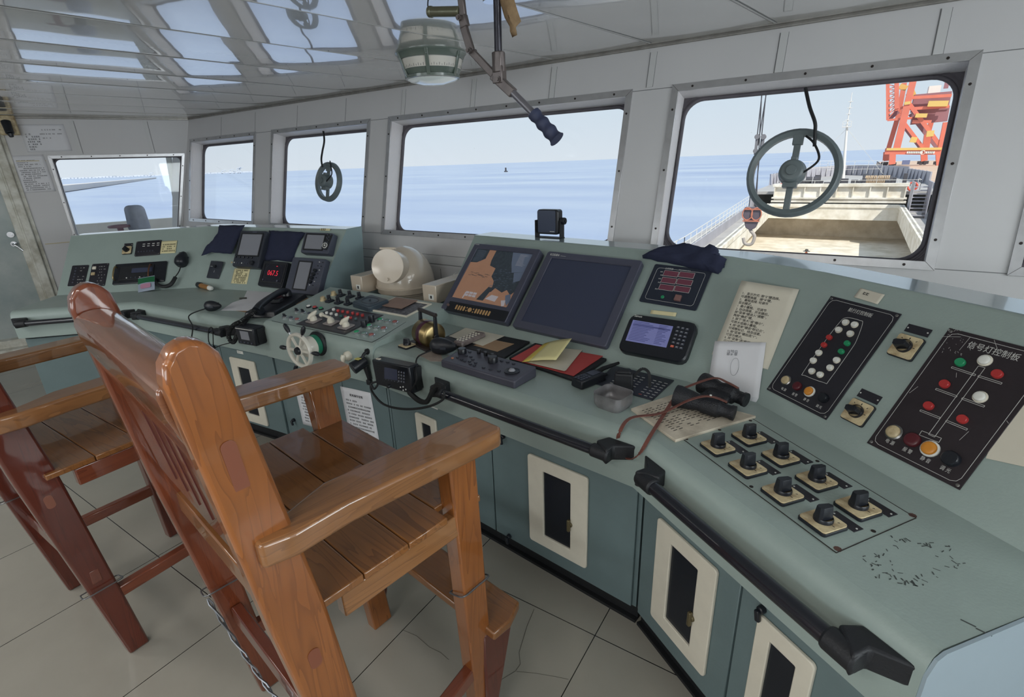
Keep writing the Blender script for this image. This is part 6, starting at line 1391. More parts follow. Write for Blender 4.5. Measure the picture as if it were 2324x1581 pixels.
fist_mic('hand_microphone', 'black hand microphone with a ribbed grille in front of the wrapped keypad', T(p.x, p.y, ZD+.004) @ RZ(R(-72)), .12, .066, [
    ('s', bez([onz(*I3(660, 1035), ZD+.03), onz(*I3(590, 1070), ZD+.01)+Vector((0, -.03, 0)), W1(N3, *I3(540, 1170), .03), W1(N3, *I3(545, 1260), .05), W1(N3, *I3(500, 1340), .06)], 6), .0035),
    ('s', bez([W1(N3, *I3(490, 1350), .06), W1(N3, *I3(560, 1410), .07), W1(N3, *I3(620, 1420), .08), W1(N3, *I3(660, 1350), .085), W1(N3, *I3(700, 1295), .09), W1(N3, *I3(745, 1310), .09)], 6), .011)], z=.034)
mb = MB(); P = bez([W1(N3, *I3(250, 1270), .05), W1(N3, *I3(205, 1290), .07), W1(N3, *I3(215, 1350), .08), W1(N3, *I3(300, 1440), .09), W1(N3, *I3(450, 1475), .10), W1(N3, *I3(620, 1460), .10), W1(N3, *I3(740, 1405), .09), W1(N3, *I3(750, 1340), .085)], 7)
mb.tube(P, .005, 8); mb.tube(bez([W1(N3, *I3(205, 1290), .07), W1(N3, *I3(225, 1325), .07), W1(N3, *I3(250, 1300), .06), W1(N3, *I3(255, 1270), .05)], 5), .005, 8)
o = mb.build('radio_cable', RUBBER); tag(o, 'thin black cable looping from the keypad radio to the long handrail', 'cable')
flat('worn_sticker', 'torn buff sticker on the worktop below the black hand microphone', 'sticker', [I3(*q) for q in ((548, 1075), (640, 1035), (722, 1060), (740, 1100), (735, 1120), (650, 1118), (600, 1090))], 0, .0006, mat('torn_sticker', (170, 156, 146), .8, var=.25, vscale=30))
# radar control unit
C4_ = [onz(*I3(*q), ZD+.04) for q in ((890, 1018), (1442, 1168), (1275, 1250), (730, 1100))]; c = sum(C4_, Vector())/4
u = ((C4_[1]-C4_[0])+(C4_[2]-C4_[3]))/2; v_ = ((C4_[0]-C4_[3])+(C4_[1]-C4_[2]))/2; a = math.atan2(u.y, u.x); w = u.length; h = abs(v_.dot(Vector((-math.sin(a), math.cos(a), 0))))
M = T(c.x, c.y, ZD) @ RZ(a); t = thing('radar_control_unit', 'long grey radar control unit with knobs and a trackball on the centre worktop', 'control unit', M)
UG = mat('control_unit_grey', (74, 74, 86), .4, var=.08, vscale=20)
mb = MB(); mb.add([(-w/2, -h/2, 0), (w/2, -h/2, 0), (w/2, h/2, 0), (-w/2, h/2, 0), (-w/2, -h/2, .032), (w/2, -h/2, .032), (w/2, h/2, .045), (-w/2, h/2, .045)], [(3, 2, 1, 0), (4, 5, 6, 7), (0, 1, 5, 4), (1, 2, 6, 5), (2, 3, 7, 6), (3, 0, 4, 7)]); mb.build('casing', UG, t, bevel=.006)
LU = lambda X, Y: lp(M, *I3(X, Y), .042)
zt2 = lambda y: .032+.013*(y+h/2)/h
for X, Y, r, hh in ((886, 1055, .0185, .022), (1010, 1062, .008, .018), (1062, 1078, .008, .018), (1114, 1092, .008, .018), (1115, 1120, .020, .024)): x, y = LU(X, Y); button(t, x, y, r, hh, BLACK, 'knob', z=zt2(y))
x, y = LU(1258, 1187); mb = MB(); mb.lathe([(.030, zt2(y)), (.030, zt2(y)+.004), (.016, zt2(y)+.006)], 28, M=T(x, y, 0)); b_ = mb.build('trackball_ring', BLACK, t); mb = MB(); mb.lathe([(.015, 0), (.013, .007), (.008, .012), (0, .014)], 20, M=T(x, y, zt2(y))); mb.build('trackball', mat('trackball_grey', (150, 152, 160), .25), t)
for X, Y in ((850, 1082), (942, 1052), (915, 1075), (950, 1082), (880, 1098), (905, 1108), (940, 1112), (965, 1100), (985, 1122), (945, 1128), (1180, 1118), (1225, 1128), (1270, 1140), (1045, 1155), (1095, 1168), (1160, 1180), (975, 1138)):
    x, y = LU(X, Y); mb = MB(); mb.box((x, y, zt2(y)+.002), (.013, .009, .004)); mb.build('key', GREYB, t, bevel=.0015)
x, y = LU(812, 1085); button(t, x, y, .006, .004, mat('amber_mark', (180, 120, 90), .4), 'power_key', z=zt2(y), n=10)
# red folder with papers on a black board
flat('clipboard', 'black board under the red folder beside the radar control unit', 'folder', [I3(*q) for q in ((1235, 1085), (1430, 978), (1968, 1095), (1735, 1255))], .0, .014, BLACKM, bev=.004)
RF = flat('red_folder', 'open red folder lying on the black board', 'folder', [I3(*q) for q in ((1252, 1098), (1440, 992), (1938, 1078), (1720, 1226))], .015, .002, mat('red_card', (186, 74, 72), .6))
c0 = [onz(*I3(*q), ZD+.022) for q in ((1370, 1120), (1520, 1010), (1765, 1030), (1640, 1183))]
mb = MB(); rr = random.Random(5); cc = sum(c0, Vector())/4
for k in range(6):
    dx, dy = rr.uniform(-.012, .012), rr.uniform(-.008, .008); P = [(p.x-cc.x+dx, p.y-cc.y+dy) for p in c0]; mb.prism(P, .0008*k, .0008*k+.0005)
o = mb.build('paper_stack', PAPERW, M=T(cc.x, cc.y, ZD+.0172)); tag(o, 'loose white papers spread on the open red folder', 'papers')
a0, a1, b1, b0 = [onz(*I3(*q), z) for q, z in (((1332, 1124), ZD+.024), ((1500, 985), ZD+.03), ((1705, 948), ZD+.085), ((1588, 1108), ZD+.045))]
mb = MB()
def yf(u, v, lo=0, hi=1): u = lo+(hi-lo)*u; p = a0.lerp(a1, v).lerp(b0.lerp(b1, v), u); return p+Vector((0, 0, .004*math.sin(PI*u)))
mb.grid(lambda u, v: yf(u, v, .22, 1), 8, 6, 0); mb.grid(lambda u, v: yf(u, v, 0, .22), 3, 6, 1)
o = mb.build('yellow_booklet', [mat('pale_yellow_cover', (228, 218, 160), .55), mat('strong_yellow_spine', (216, 192, 90), .55)], solid=.0015); tag(o, 'pale yellow booklet with raised cover on top of the red folder papers', 'booklet')
# pushbutton keyboard panel, walkie talkie, black device, tin
KQ = [(1392, 828), (1530, 862), (1481, 907), (1352, 870)]
o = flat('keyboard_panel', 'dark flat label panel with rows of grey marks between the radio handset and the binoculars', 'keyboard', KQ, 0, .004, mat('panel_slate', (48, 52, 62), .4), bev=.001)
mb = MB(); A = [onz(*q, ZD+.0045) for q in KQ]
for i in range(9):
    for j in range(7):
        u_, v_ = .2+.09*i, .08+.115*j
        if 5 <= i <= 5: continue
        p = A[3].lerp(A[2], u_).lerp(A[0].lerp(A[1], u_), v_); q = A[3].lerp(A[2], u_+.05).lerp(A[0].lerp(A[1], u_+.05), v_); mb.beam(p, q, .0035, .0006, 0 if j or i not in (0, 6) else 1)
k = mb.build('key_marks', [INK, mat('red_marks', (190, 84, 70), .5)], o); k.matrix_world = Matrix.Identity(4)
p0, p1 = onz(1312, 868, ZD+.02), onz(1365, 848, ZD+.02); a = math.atan2(p1.y-p0.y, p1.x-p0.x); c = p0.lerp(p1, .45)
t = thing('walkie_talkie', 'black walkie talkie lying by the red folder with its antenna pointing away', 'walkie talkie', T(c.x, c.y, ZD) @ RZ(a))
mb = MB(); mb.box((0, 0, .018), (.13, .058, .034), top=.94); mb.build('body', BLACK, t, bevel=.006)
mb = MB(); mb.tube([(.06, .018, .022), (.10, .022, .026), (.19, .024, .024)], [.010, .009, .006], 10); mb.build('antenna', RUBBER, t)
mb = MB(); mb.b2(.005, .045, -.015, .02, .0355, .037); mb.build('display', GREYD, t)
for i in range(4):
    for j in range(3): mb = MB(); mb.box((-.052+i*.013, (j-1)*.014, .0362), (.009, .008, .002)); mb.build('key', GREYD, t)
button(t, 0, 0, .007, .014, BLACK, 'channel_knob', M=T(.066, -.014, .02) @ RY(PI/2), n=14)
p = onz(1416, 852, ZD+.06); t = thing('binocular_case_speaker', 'upright black hand microphone body with a wrist strap on the keyboard panel', 'microphone', T(p.x, p.y, ZD+.004) @ RZ(R(20)))
t['label'] = 'upright black hand radio with a wrist strap standing on the keyboard panel'; t['category'] = 'radio'; t.name = 'hand_radio'
mb = MB(); mb.box((0, 0, .035), (.07, .045, .07), top=.9); mb.box((0, .0, .075), (.06, .04, .012), top=.7); mb.build('body', BLACKM, t, bevel=.010, seg=3)
mb = MB(); mb.strip(bez([(.03, .0, .05), (.06, 0, .085), (.085, 0, .07), (.09, -.01, .02)], 5), .010, .002, (0, 1, 0)); mb.build('wrist_strap', RUBBER, t)
# tin
p = [onz(*q, ZD+.052) for q in ((1347, 889), (1388, 868), (1437, 886), (1414, 912), (1360, 906))]
c = onz(1392, 889, ZD+.052); t = thing('square_tin', 'open square metal ashtray tin at the worktop edge', 'tin', T(c.x, c.y, ZD) @ RZ(R(-12)))
sx_ = .108; n = 5
def tin_prof():
    mb = MB(); rings = [(sx_*.86, .004), (sx_*.97, .012), (sx_, .030), (sx_, .052), (sx_*1.02, .053), (sx_*.985, .0525), (sx_*.96, .03), (sx_*.93, .012), (sx_*.82, .006)]
    base = [rrect(s, s*.92, .022, n) for s, z in rings]; k = len(base[0]); V = []
    for (s, z), P in zip(rings, base): V += [(x, y, z) for x, y in P]
    mb.add(V, [(r*k+i, r*k+(i+1) % k, (r+1)*k+(i+1) % k, (r+1)*k+i) for r in range(len(rings)-1) for i in range(k)]+[tuple(range((len(rings)-1)*k, len(rings)*k)), tuple(range(k-1, -1, -1))])
    for v in mb.v[:k]: v.z = .0
    return mb
tin_prof().build('tin_body', mat('dull_tin', (150, 148, 150), .38, .5, var=.35, vscale=18), t, ang=50)
# board with printed sheet, binoculars
BQ = [(1432, 926), (1530, 893), (1716, 943), (1533, 998)]
o = flat('chart_board', 'worn cream board with printed rows lying under the binoculars', 'board', BQ, 0, .009, mat('worn_cream_board', (214, 204, 186), .6, col2=(176, 164, 146), vscale=14), bev=.0015)
mb = MB(); A = [onz(*q, ZD+.0095) for q in BQ]; rr = random.Random(6)
for i in range(9):
    for j in range(14):
        if rr.random() < .25: continue
        u_, v_ = .10+.075*i, .2+.05*j; p = A[3].lerp(A[2], u_).lerp(A[0].lerp(A[1], u_), v_); q = A[3].lerp(A[2], u_+.045).lerp(A[0].lerp(A[1], u_+.045), v_); mb.beam(p, q, .0022, .0004)
k = mb.build('printed_rows', INKD, o); k.matrix_world = Matrix.Identity(4)
def along2(px0, px1, z0, z1): return onz(*px0, z0), onz(*px1, z1)
zb_ = ZD+.009
p0, p1 = along2((1533, 897), (1668, 938), zb_+.038, zb_+.024); q0, q1 = along2((1593, 868), (1694, 908), zb_+.042, zb_+.034)
c = (p0+p1+q0+q1)/4; t = thing('binoculars', 'large black binoculars with brown leather strap lying on the cream board', 'binoculars', T(c.x, c.y, zb_))
BIN = mat('binocular_leatherette', (26, 28, 34), .5, bump=.35, bscale=260)
def tubeb(a, b, nm):
    d = (b-a); L_ = d.length; d.normalize(); Mx = Matrix.Translation(a) @ d.to_track_quat('Z', 'Y').to_matrix().to_4x4(); mb = MB()
    mb.lathe([(0, .004), (.030, .004), (.036, 0), (.037, .012), (.034, .03), (.031, L_*.28), (.026, L_*.40), (.027, L_*.46), (.030, L_*.50), (.030, L_*.74), (.024, L_*.77), (.021, L_*.80), (.021, L_*.92), (.0235, L_*.94), (.0235, L_), (.012, L_), (0, L_-.003)], 26, M=Mx)
    o = mb.build(nm, BIN, t, ang=45); o.matrix_world = Matrix.Identity(4); return d
d1 = tubeb(p0, p1, 'barrel'); d2 = tubeb(q0, q1, 'barrel')
mb = MB(); mb.beam(p0.lerp(p1, .5), q0.lerp(q1, .52), .075, .028); mb.cyl(((p0+q0)/2).lerp((p1+q1)/2, .36)+Vector((0, 0, .006)), ((p0+q0)/2).lerp((p1+q1)/2, .78)+Vector((0, 0, .006)), .012, n=16); k = mb.build('bridge', BIN, t, bevel=.006); k.matrix_world = Matrix.Identity(4)
mb = MB(); st = bez([p0.lerp(p1, .86)+Vector((0, 0, .030)), p0.lerp(p1, .58)+Vector((.0, -.012, .038)), p0.lerp(p1, .3)+Vector((.0, -.04, .02)), onz(1500, 937, ZD+.018), onz(1432, 948, ZD+.02), onz(1410, 975, ZD+.005)+Vector((0, -.01, 0)), W1(N4, 1404, 1005, .02), W1(N4, 1425, 1040, .022), W1(N4, 1450, 1030, .02), onz(1478, 985, ZD+.012), onz(1518, 922, ZD+.02), p0+Vector((.01, .02, .02))], 6)
mb.strip(st, .011, .0022, (0, 0, 1)); mb.strip(bez([p0+Vector((.02, .03, .02)), q0.lerp(q1, .25)+Vector((0, -.01, .036)), q0.lerp(q1, .55)+Vector((0, .0, .036)), q0.lerp(q1, .8)+Vector((0, .0, .03))], 5), .010, .002, (0, 0, 1)); k = mb.build('leather_strap', LEATHER, t); k.matrix_world = Matrix.Identity(4)
mb = MB(); k_ = p0.lerp(p1, .60)+Vector((0, -.012, .041)); mb.cyl(k_, k_+Vector((0, 0, .003)), .0035, n=12); k = mb.build('strap_stud', WHITE, t); k.matrix_world = Matrix.Identity(4)
# paper at the far right, on the last panel
o4 = [Vector(lp(P4, *q)) for q in ((2290, 905), (2460, 960), (2420, 1080), (2238, 1040))]
mb = MB(); mb.prism([(p.x, p.y) for p in o4], .0005, .0015); o = mb.build('paper_sheet', PAPERW, M=P4); tag(o, 'cream paper sheet taped to the panel right of the signal light board', 'paper')
# taped instruction sheets on the steering cabinet
r_, M, w_ = STC
for Q, lab, ttl, sd in (([(775, 874), (844, 893), (860, 1000), (792, 985)], 'taped instruction sheet with a bold title on the cabinet right of the chair post', '舵机操作说明', 3), ([(668, 868), (735, 880), (765, 985), (688, 960)], 'taped instruction sheet seen between the chair arm and post, left of the titled sheet', '', 5)):
    Mq, wq_, hq_ = quadM(M, Q); o = sheet('instruction_sheet', lab, 'paper', Mq @ T(0, 0, .001), wq_, hq_, PAPER, .002, seed=sd)
    if ttl: text(ttl, .016, o, INKD, T(0, hq_*.36, .003), 'title')
    fake_lines(o, wq_, hq_, 10, th=.008, x0=-.38, x1=.4, y0=.25, y1=-.38, seed=sd, z=.0028)

# ---- beige gyro repeater behind the steering stand, its two corrector boxes
yc = 2.34; c = ony(922, 645, yc); dep = (c-EYEP).dot(FWD); rg = 66/F_PX*dep
t = thing('compass_binnacle', 'round beige enamelled compass binnacle with a capped viewing tube behind the steering stand', 'compass', T(c.x, c.y, 0))
zc_ = c.z
mb = MB(); mb.lathe([(rg*.86, 0), (rg*.86, zc_-.05), (rg*.90, zc_-.045), (rg*.90, zc_-.02)], 40); mb.build('pedestal', BEIGE, t)
mb = MB(); mb.lathe([(rg*.93, zc_-.035), (rg*.97, zc_-.03), (rg*.97, zc_-.002), (rg*1.02, zc_), (rg*1.02, zc_+.008), (rg*.98, zc_+.01)], 48); mb.build('rim_ring', BEIGE, t, ang=50)
H = (ony(925, 562, yc).z-zc_)
mb = MB(); mb.lathe([(rg*math.cos(a)*.98, zc_+.008+H*math.sin(a)) for a in [PI/2*i/14 for i in range(15)]], 48); mb.build('dome', BEIGE, t, ang=60)
fc = ony(881, 604, yc-.20); ax = Vector((.34, -.9, .24)).normalized(); rt = 38/F_PX*(fc-EYEP).dot(FWD)
b_ = Vector((fc.x-c.x, fc.y-c.y, fc.z)); 
mb = MB(); mb.cyl(b_-ax*.20, b_, rt*.97, rt*.97, 40); mb.cyl(b_-ax*.002, b_+ax*.012, rt*1.03, rt*1.03, 40); mb.build('viewing_tube', BEIGE, t, bevel=.002)
mb = MB(); up_ = Vector((0, 0, 1)); uu = (up_-ax*up_.dot(ax)).normalized(); rt_ = ax.cross(uu); k = b_+ax*.014+uu*(-rt*.78); mb.cyl(k, k+ax*.012, .010, n=16); k = b_+ax*.004+uu*rt*1.05; mb.cyl(k-rt_*.05, k+rt_*.05, .007, n=10); mb.build('cap_catch', BEIGE, t)
mb = MB()
for a in (-110, -95): k = Vector((rg*.9*math.cos(R(a)), rg*.9*math.sin(R(a)), zc_-.06)); mb.cyl(k, k+Vector((0, -.012, 0)), .006, n=10)
mb.build('screws', BRASS, t)
for lab, tl, br, yy in (('left beige corrector box beside the round compass', (795, 628), (824, 663), 2.12), ('right beige corrector box beside the round compass, lit blue on top', (958, 649), (991, 686), 2.06)):
    a = ony(*tl, yy); b = ony(*br, yy); cxx, czz = (a.x+b.x)/2, (a.z+b.z)/2; w = abs(b.x-a.x)*1.02; h = abs(a.z-b.z)+.02
    t = thing('corrector_box', lab, 'compass box', T(cxx, yy, czz-h/2) @ RZ(R(0)))
    mb = MB(); mb.b2(-w/2, w/2, 0, .34, 0, h); mb.build('box_body', BEIGE, t, bevel=.004)
    mb = MB(); mb.b2(-w*.06, w*.30, -.0015, 0, h*.2, h*.5); mb.build('white_label', WHITE, t); mb = MB(); mb.b2(w*.06, w*.18, -.002, -.001, h*.27, h*.43); mb.build('label_mark', INKD, t)
    mb = MB(); mb.b2(-w*.4, w*.4, .05, .30, -czz+h/2, 0); mb.build('support_leg', GREEN_S, t)
mb = MB(); mb.tube([ony(1022, 632, 2.3), ony(1034, 618, 2.3)], .002, 5); o = mb.build('bare_wire', INK); tag(o, 'short bare wire end sticking up behind the right corrector box', 'wire')

# ================================================================ OVERHEAD GEAR
c = onz(979, 118, 2.1); c = Vector((-1.93, 2.275, 2.1))
t = thing('overhead_compass', 'green rimmed magnetic compass viewer hanging from the ceiling with a lit lower lens', 'compass', T(*c) @ Matrix.Diagonal((1, 1, .78, 1)))
GRN = mat('compass_green_enamel', (100, 112, 104), .28, coat=.5); r1, r2, hh = .172, .130, .165
rr_at = lambda z: r1+(r2-r1)*(-z/hh)
mb = MB(); mb.lathe([(r1*1.04, 0), (r1*1.05, -.012), (r1*1.01, -.018), (rr_at(-.045)+.004, -.045), (rr_at(-.045)-.006, -.047)], 48); mb.build('upper_ring', GRN, t, ang=40)
mb = MB(); mb.lathe([(rr_at(-.105)-.006, -.103), (rr_at(-.105)+.004, -.105), (r2+.004, -.135), (r2+.012, -.140), (r2+.010, -.155), (r2-.004, -.160)], 48); mb.build('lower_ring', GRN, t, ang=40)
mb = MB(); mb.lathe([(rr_at(-.046)-.001, -.044), (rr_at(-.106)-.001, -.107)], 48); mb.build('glass_band', mat('compass_glass', (170, 172, 168), .06, spec=.8, coat=1.0), t)
mb = MB(); mb.lathe([(rr_at(-.05)+.0003, -.050), (rr_at(-.095)+.0003, -.104)], 48); mb.build('card_band', mat('compass_card_white', (214, 210, 200), .3, coat=.8), t)
mb = MB()
for i in range(72):
    a = 2*PI*i/72; z0 = -.099; z1 = -.084 if i % 2 else -.076; ra = rr_at(-.09)+.001; mb.beam(((ra-.001)*math.cos(a), (ra-.001)*math.sin(a), z0), ((ra+.002)*math.cos(a), (ra+.002)*math.sin(a), z1), .0016, .0012)
    if i % 4 == 0:
        for k in range(2): aa = a+.03*k; mb.beam(((ra+.002)*math.cos(aa), (ra+.002)*math.sin(aa), -.072), ((ra+.0045)*math.cos(aa), (ra+.0045)*math.sin(aa), -.060), .0026, .0012)
mb.build('compass_card', INKD, t)
for k in range(6):
    a = R(-57+60*k); mb = MB(); p0 = Vector(((r1+.004)*math.cos(a), (r1+.004)*math.sin(a), -.012)); p1 = Vector(((r2+.008)*math.cos(a), (r2+.008)*math.sin(a), -.15)); mb.beam(p0, p1, .018, .008, up=(math.cos(a), math.sin(a), .3)); mb.cyl(p0.lerp(p1, .2), p0.lerp(p1, .2)+Vector((math.cos(a)*.01, math.sin(a)*.01, 0)), .005, n=8); mb.build('strut', GRN, t, bevel=.002)
mb = MB(); mb.lathe([(r2, -.158), (r2*.9, -.168), (r2*.45, -.186), (r2*.40, -.188), (0, -.190)], 40); mb.build('lower_lens', mat('frosted_lens', (214, 224, 222), .15, emit=.12, coat=.6), t, ang=30)

YO = 1.56; ov = lambda px, py: ony(px, py, YO)
STK = mat('aged_lever_steel', (112, 104, 102), .42, .5, var=.25, vscale=25); DKS = mat('dark_rod', (44, 42, 50), .3, .4)
base = ov(1085, 150); t = thing('overhead_lever', 'jointed steel lever with a black wavy hand grip hanging from the ceiling', 'lever', T(base.x, YO, 2.1))
def tp(name, mb, m, **k): o = mb.build(name, m, t, **k); o.matrix_world = Matrix.Identity(4); return o
def bar(a, b, w, d, dy=0, w1=None): p, q = ov(*a)+Vector((0, dy, 0)), ov(*b)+Vector((0, dy, 0)); mb.beam(p, q, w, d, up=(0, 1, 0), w1=w1)
mb = MB(); bar((1040, -60), (1052, 42), .024, .014); bar((1050, 36), (1056, 62), .030, .018); bar((1052, 58), (1070, 118), .027, .014); tp('upper_link', mb, STK, bevel=.003)
mb = MB(); bar((1066, 112), (1128, 178), .024, .012); bar((1120, 170), (1165, 212), .030, .024); tp('lower_link', mb, STK, bevel=.003)
mb = MB(); mb.cyl(ov(1160, 206), ov(1215, 262), .0115, n=16); tp('handle_tube', mb, mat('grey_tube', (122, 120, 126), .35, .5))
P = []; rads = []; a, b = ov(1211, 257), ov(1264, 316)
for i in range(25): P.append(a.lerp(b, i/24)); rads.append(.0195+.0022*math.sin(i/24*2*PI*3.2)+(.002 if i in (0, 24) else 0)+.003*(i/24))
mb = MB(); mb.tube(P, rads, 16); tp('hand_grip', mb, mat('navy_rubber_grip', (52, 58, 84), .6), ang=60)
for q in ((1048, 42), (1070, 116), (1137, 181)): mb = MB(); p = ov(*q); mb.cyl(p+Vector((0, -.02, 0)), p+Vector((0, .02, 0)), .009, n=12); mb.cyl(p+Vector((0, -.026, 0)), p+Vector((0, -.02, 0)), .006, n=6); tp('pivot_bolt', mb, STK)
mb = MB(); mb.cyl(ov(1127, -60), ov(1131, 122), .0125, n=16); tp('vertical_rod', mb, DKS); mb = MB(); mb.cyl(ov(1131, 118), ov(1133, 165), .0225, n=8); bar((1133, 150), (1134, 190), .038, .03); tp('rod_socket', mb, STK, bevel=.003)
mb = MB(); mb.lathe([(.0, 0), (.03, 0), (.034, .012), (.02, .018)], 24, M=Matrix.Translation(ov(1118, 4)) @ RX(0)); tp('ceiling_collar', mb, CHROME)
mb = MB(); mb.cyl(ov(976, 27), ov(1044, 26), .0155, n=18); mb.cyl(ov(974, 27), ov(981, 27), .0175, n=18); tp('spring_cylinder', mb, mat('brown_green_brass', (112, 112, 92), .32, .5), bevel=.002)
mb = MB(); mb.tube(bez([ov(977, 30), ov(971, 14), ov(973, -10), ov(978, -40)], 4), .0022, 6); tp('thin_wire', mb, RUBBER)
rg_ = MB(); rr = random.Random(8)
P = [(1138, -30), (1160, -20), (1176, 25), (1182, 48), (1172, 62), (1174, 80), (1162, 84), (1160, 62), (1146, 40), (1136, 5)]
W_ = [ov(*q) for q in P]; cc = sum(W_, Vector())/len(W_); V = []; N_ = len(W_)
for r in range(5):
    f = 1-r/4.0
    for p in W_: q = cc+(p-cc)*f; V.append((q.x, q.y-.015*(1-f)+rr.uniform(-.004, .004), q.z))
rg_.add(V, [(r*N_+i, r*N_+(i+1) % N_, (r+1)*N_+(i+1) % N_, (r+1)*N_+i) for r in range(4) for i in range(N_)])
o = rg_.build('cloth_rag', mat('brown_rag', (150, 124, 92), .8, var=.3, vscale=25, bump=.5, bscale=40), solid=.004, ang=80); tag(o, 'crumpled brown rag tied at the ceiling next to the dark vertical rod', 'cloth')

# ================================================================ CHAIRS
WU, WV, WZ = wood('varnished_wood_across', 0), wood('varnished_wood_along', 1, light=(150, 104, 64), dark=(76, 46, 30)), wood('varnished_wood_upright', 2, light=(152, 92, 44), dark=(78, 38, 20))
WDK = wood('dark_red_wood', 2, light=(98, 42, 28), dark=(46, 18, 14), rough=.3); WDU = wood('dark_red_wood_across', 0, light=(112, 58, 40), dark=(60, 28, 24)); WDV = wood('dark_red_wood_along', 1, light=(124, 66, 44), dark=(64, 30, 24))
WZL = wood('shaded_reddish_wood', 2, light=(122, 62, 36), dark=(58, 24, 16))  # left back post: red varnish plus shade put into the colour
MORT = mat('dark_mortise', (120, 66, 44), .4, coat=.6); WIRE = mat('galvanised_wire', (128, 130, 134), .35, .9)
def chair(lab, x, y, a, w, d, za, zs, zt, lt, spf, flf, spb, ad=0.0, sl=0.0, dark=False, wires=True):
    t = thing('wooden_armchair', lab, 'chair', T(x, y, 0) @ RZ(a))
    LZ, LU_, LV = (WDK, WDU, WDV) if dark else (WZ, WU, WV); ARM = WV
    bt = .042
    for s in (-1, 1):
        # front leg
        f0 = Vector((s*(w+spf), d+flf, 0)); f1 = Vector((s*w, d, za-.045))
        mb = MB(); mb.beam(f0, f1, .046, .074, up=(0, 1, 0), w1=.050, d1=.078); mb.build('front_leg', LZ, t, bevel=.005)
        # back post, slanted, rounded top
        mb = MB(); D0, D1 = .062, .080; q = []
        vb = lambda z: -d-lt*z/zt
        us = lambda z: s*(w+spb*(1-z/zt))
        pts = [(vb(0)+D0/2, 0), (vb(zs)+.05, zs), (vb(zt-.07)+D1/2, zt-.07)]
        for i in range(7): aa = PI*i/6; pts.append((vb(zt-.05)+D1/2*math.cos(aa), zt-.055+.055*math.sin(aa)))
        pts += [(vb(zt-.07)-D1/2, zt-.07), (vb(zs)-.045, zs), (vb(0)-D0/2, 0)]
        n = len(pts); V = [(us(z)-bt/2, v, z) for v, z in pts]+[(us(z)+bt/2, v, z) for v, z in pts]
        mb.add(V, [tuple(range(n-1, -1, -1)), tuple(range(n, 2*n))]+[(i, (i+1) % n, n+(i+1) % n, n+i) for i in range(n)])
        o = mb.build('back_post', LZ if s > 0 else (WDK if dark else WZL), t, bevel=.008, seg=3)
        mb = MB(); 
        for zz, ll_ in ((zt-.20, .045), (zs-.09, .022)):
            mb = MB(); v0 = vb(zz); mb.prism(rrect(.022, ll_*2, .010, 4), 0, .001, M=Matrix.Translation((us(zz)+s*(bt/2), v0, zz)) @ Matrix(((0, 0, s, 0), (1, 0, 0, 0), (0, 1, 0, 0), (0, 0, 0, 1))) @ RZ(R(4)))
            mb.build('mortise_plug', MORT, o)
        # arm
        A = lambda vv, off=0: Vector((s*(w+ad*vv)+off, vv, za+sl*vv))
        P = [(-d-.125, .022), (-d-.07, .030), (-d+.03, .046), (d+.02, .052), (d+.085, .050), (d+.10, .040)]
        V = []; Fc = []
        for vv, hw in P:
            cxx = s*(w+ad*vv)+s*max(0, min(.034, (-d+.04-vv)*.5)); zz = za+sl*vv; th = .046
            V += [(cxx-hw, vv, zz-th), (cxx+hw, vv, zz-th), (cxx+hw, vv, zz), (cxx-hw, vv, zz)]
        for i in range(len(P)-1):
            for j in range(4): Fc.append((i*4+j, i*4+(j+1) % 4, i*4+4+(j+1) % 4, i*4+4+j))
        Fc += [(3, 2, 1, 0), tuple(range(len(V)-4, len(V)))]
        mb = MB(); mb.add(V, Fc); mb.build('armrest', ARM, t, bevel=.007, seg=3)
        # side seat rail and lower side stretcher
        mb = MB(); mb.beam((s*(w-.0), -d+.0, zs-.048), (s*w, d, zs-.048), .03, .058); mb.build('side_rail', LV, t, bevel=.004)
        g = .25; u_ = w+spf*(1-g/za); mb = MB(); mb.beam((s*(w+spb*.8), vb(g), g), (s*u_, d+flf*(1-g/za), g), .032, .042); mb.build('side_stretcher', LV if dark else WDV, t, bevel=.004)  # nearer chair's stretchers: red varnish and some shade, both in the wood colour
    # seat planks
    n = 4; v0, v1 = -d-lt*.45, d+.05; wds = [(v1-v0)*k for k in (.26, .25, .25, .24)]; vv = v0
    for k in range(n):
        mb = MB(); uu_ = w+.022 if vv+wds[k] < d-.02 else w-.028
        if k == n-1: mb.prism([(-w+.026, vv+.001), (w-.026, vv+.001), (w-.026, d+.039), (w+.02, d+.041), (w+.02, v1+.0), (-w-.02, v1), (-w-.02, d+.041), (-w+.026, d+.039)], zs-.018, zs)
        else: mb.b2(-uu_, uu_, vv+.001, vv+wds[k]-.001, zs-.018, zs)
        mb.build('seat_plank', WU, t, bevel=.003); vv += wds[k]
    mb = MB(); mb.beam((-w, d+.01, zs-.046), (w, d+.01, zs-.046), .03, .055); mb.build('front_rail', LU_, t, bevel=.004)
    mb = MB(); zz = zs-.05; mb.beam((-w, -d-lt*zz/zt, zz), (w, -d-lt*zz/zt, zz), .03, .055); mb.build('back_rail', LU_, t, bevel=.004)
    # backrest: thick rounded top rail flowing into a grooved panel
    zr = zt-.055; ztop = zr; prof2 = []
    lean = lt/zt
    for i in range(9): aa = PI*i/8; prof2.append((.042*math.cos(aa), .028*math.sin(aa)))
    cross = [(.042, -.03), (.030, -.10), (.018, -.16), (.014, -(ztop-zs)+.09), (-.014, -(ztop-zs)+.09), (-.018, -.16), (-.030, -.10), (-.042, -.03)]
    C_ = [(p[0], p[1]) for p in prof2]+[(c_[0]*-1, c_[1]) for c_ in cross]
    V = []; m_ = len(C_)
    for s in (-1, 1):
        for (dv, dz) in C_: z = ztop+dz-.028; V.append((s*(w-.02), -d-lean*z+dv-.005, z))
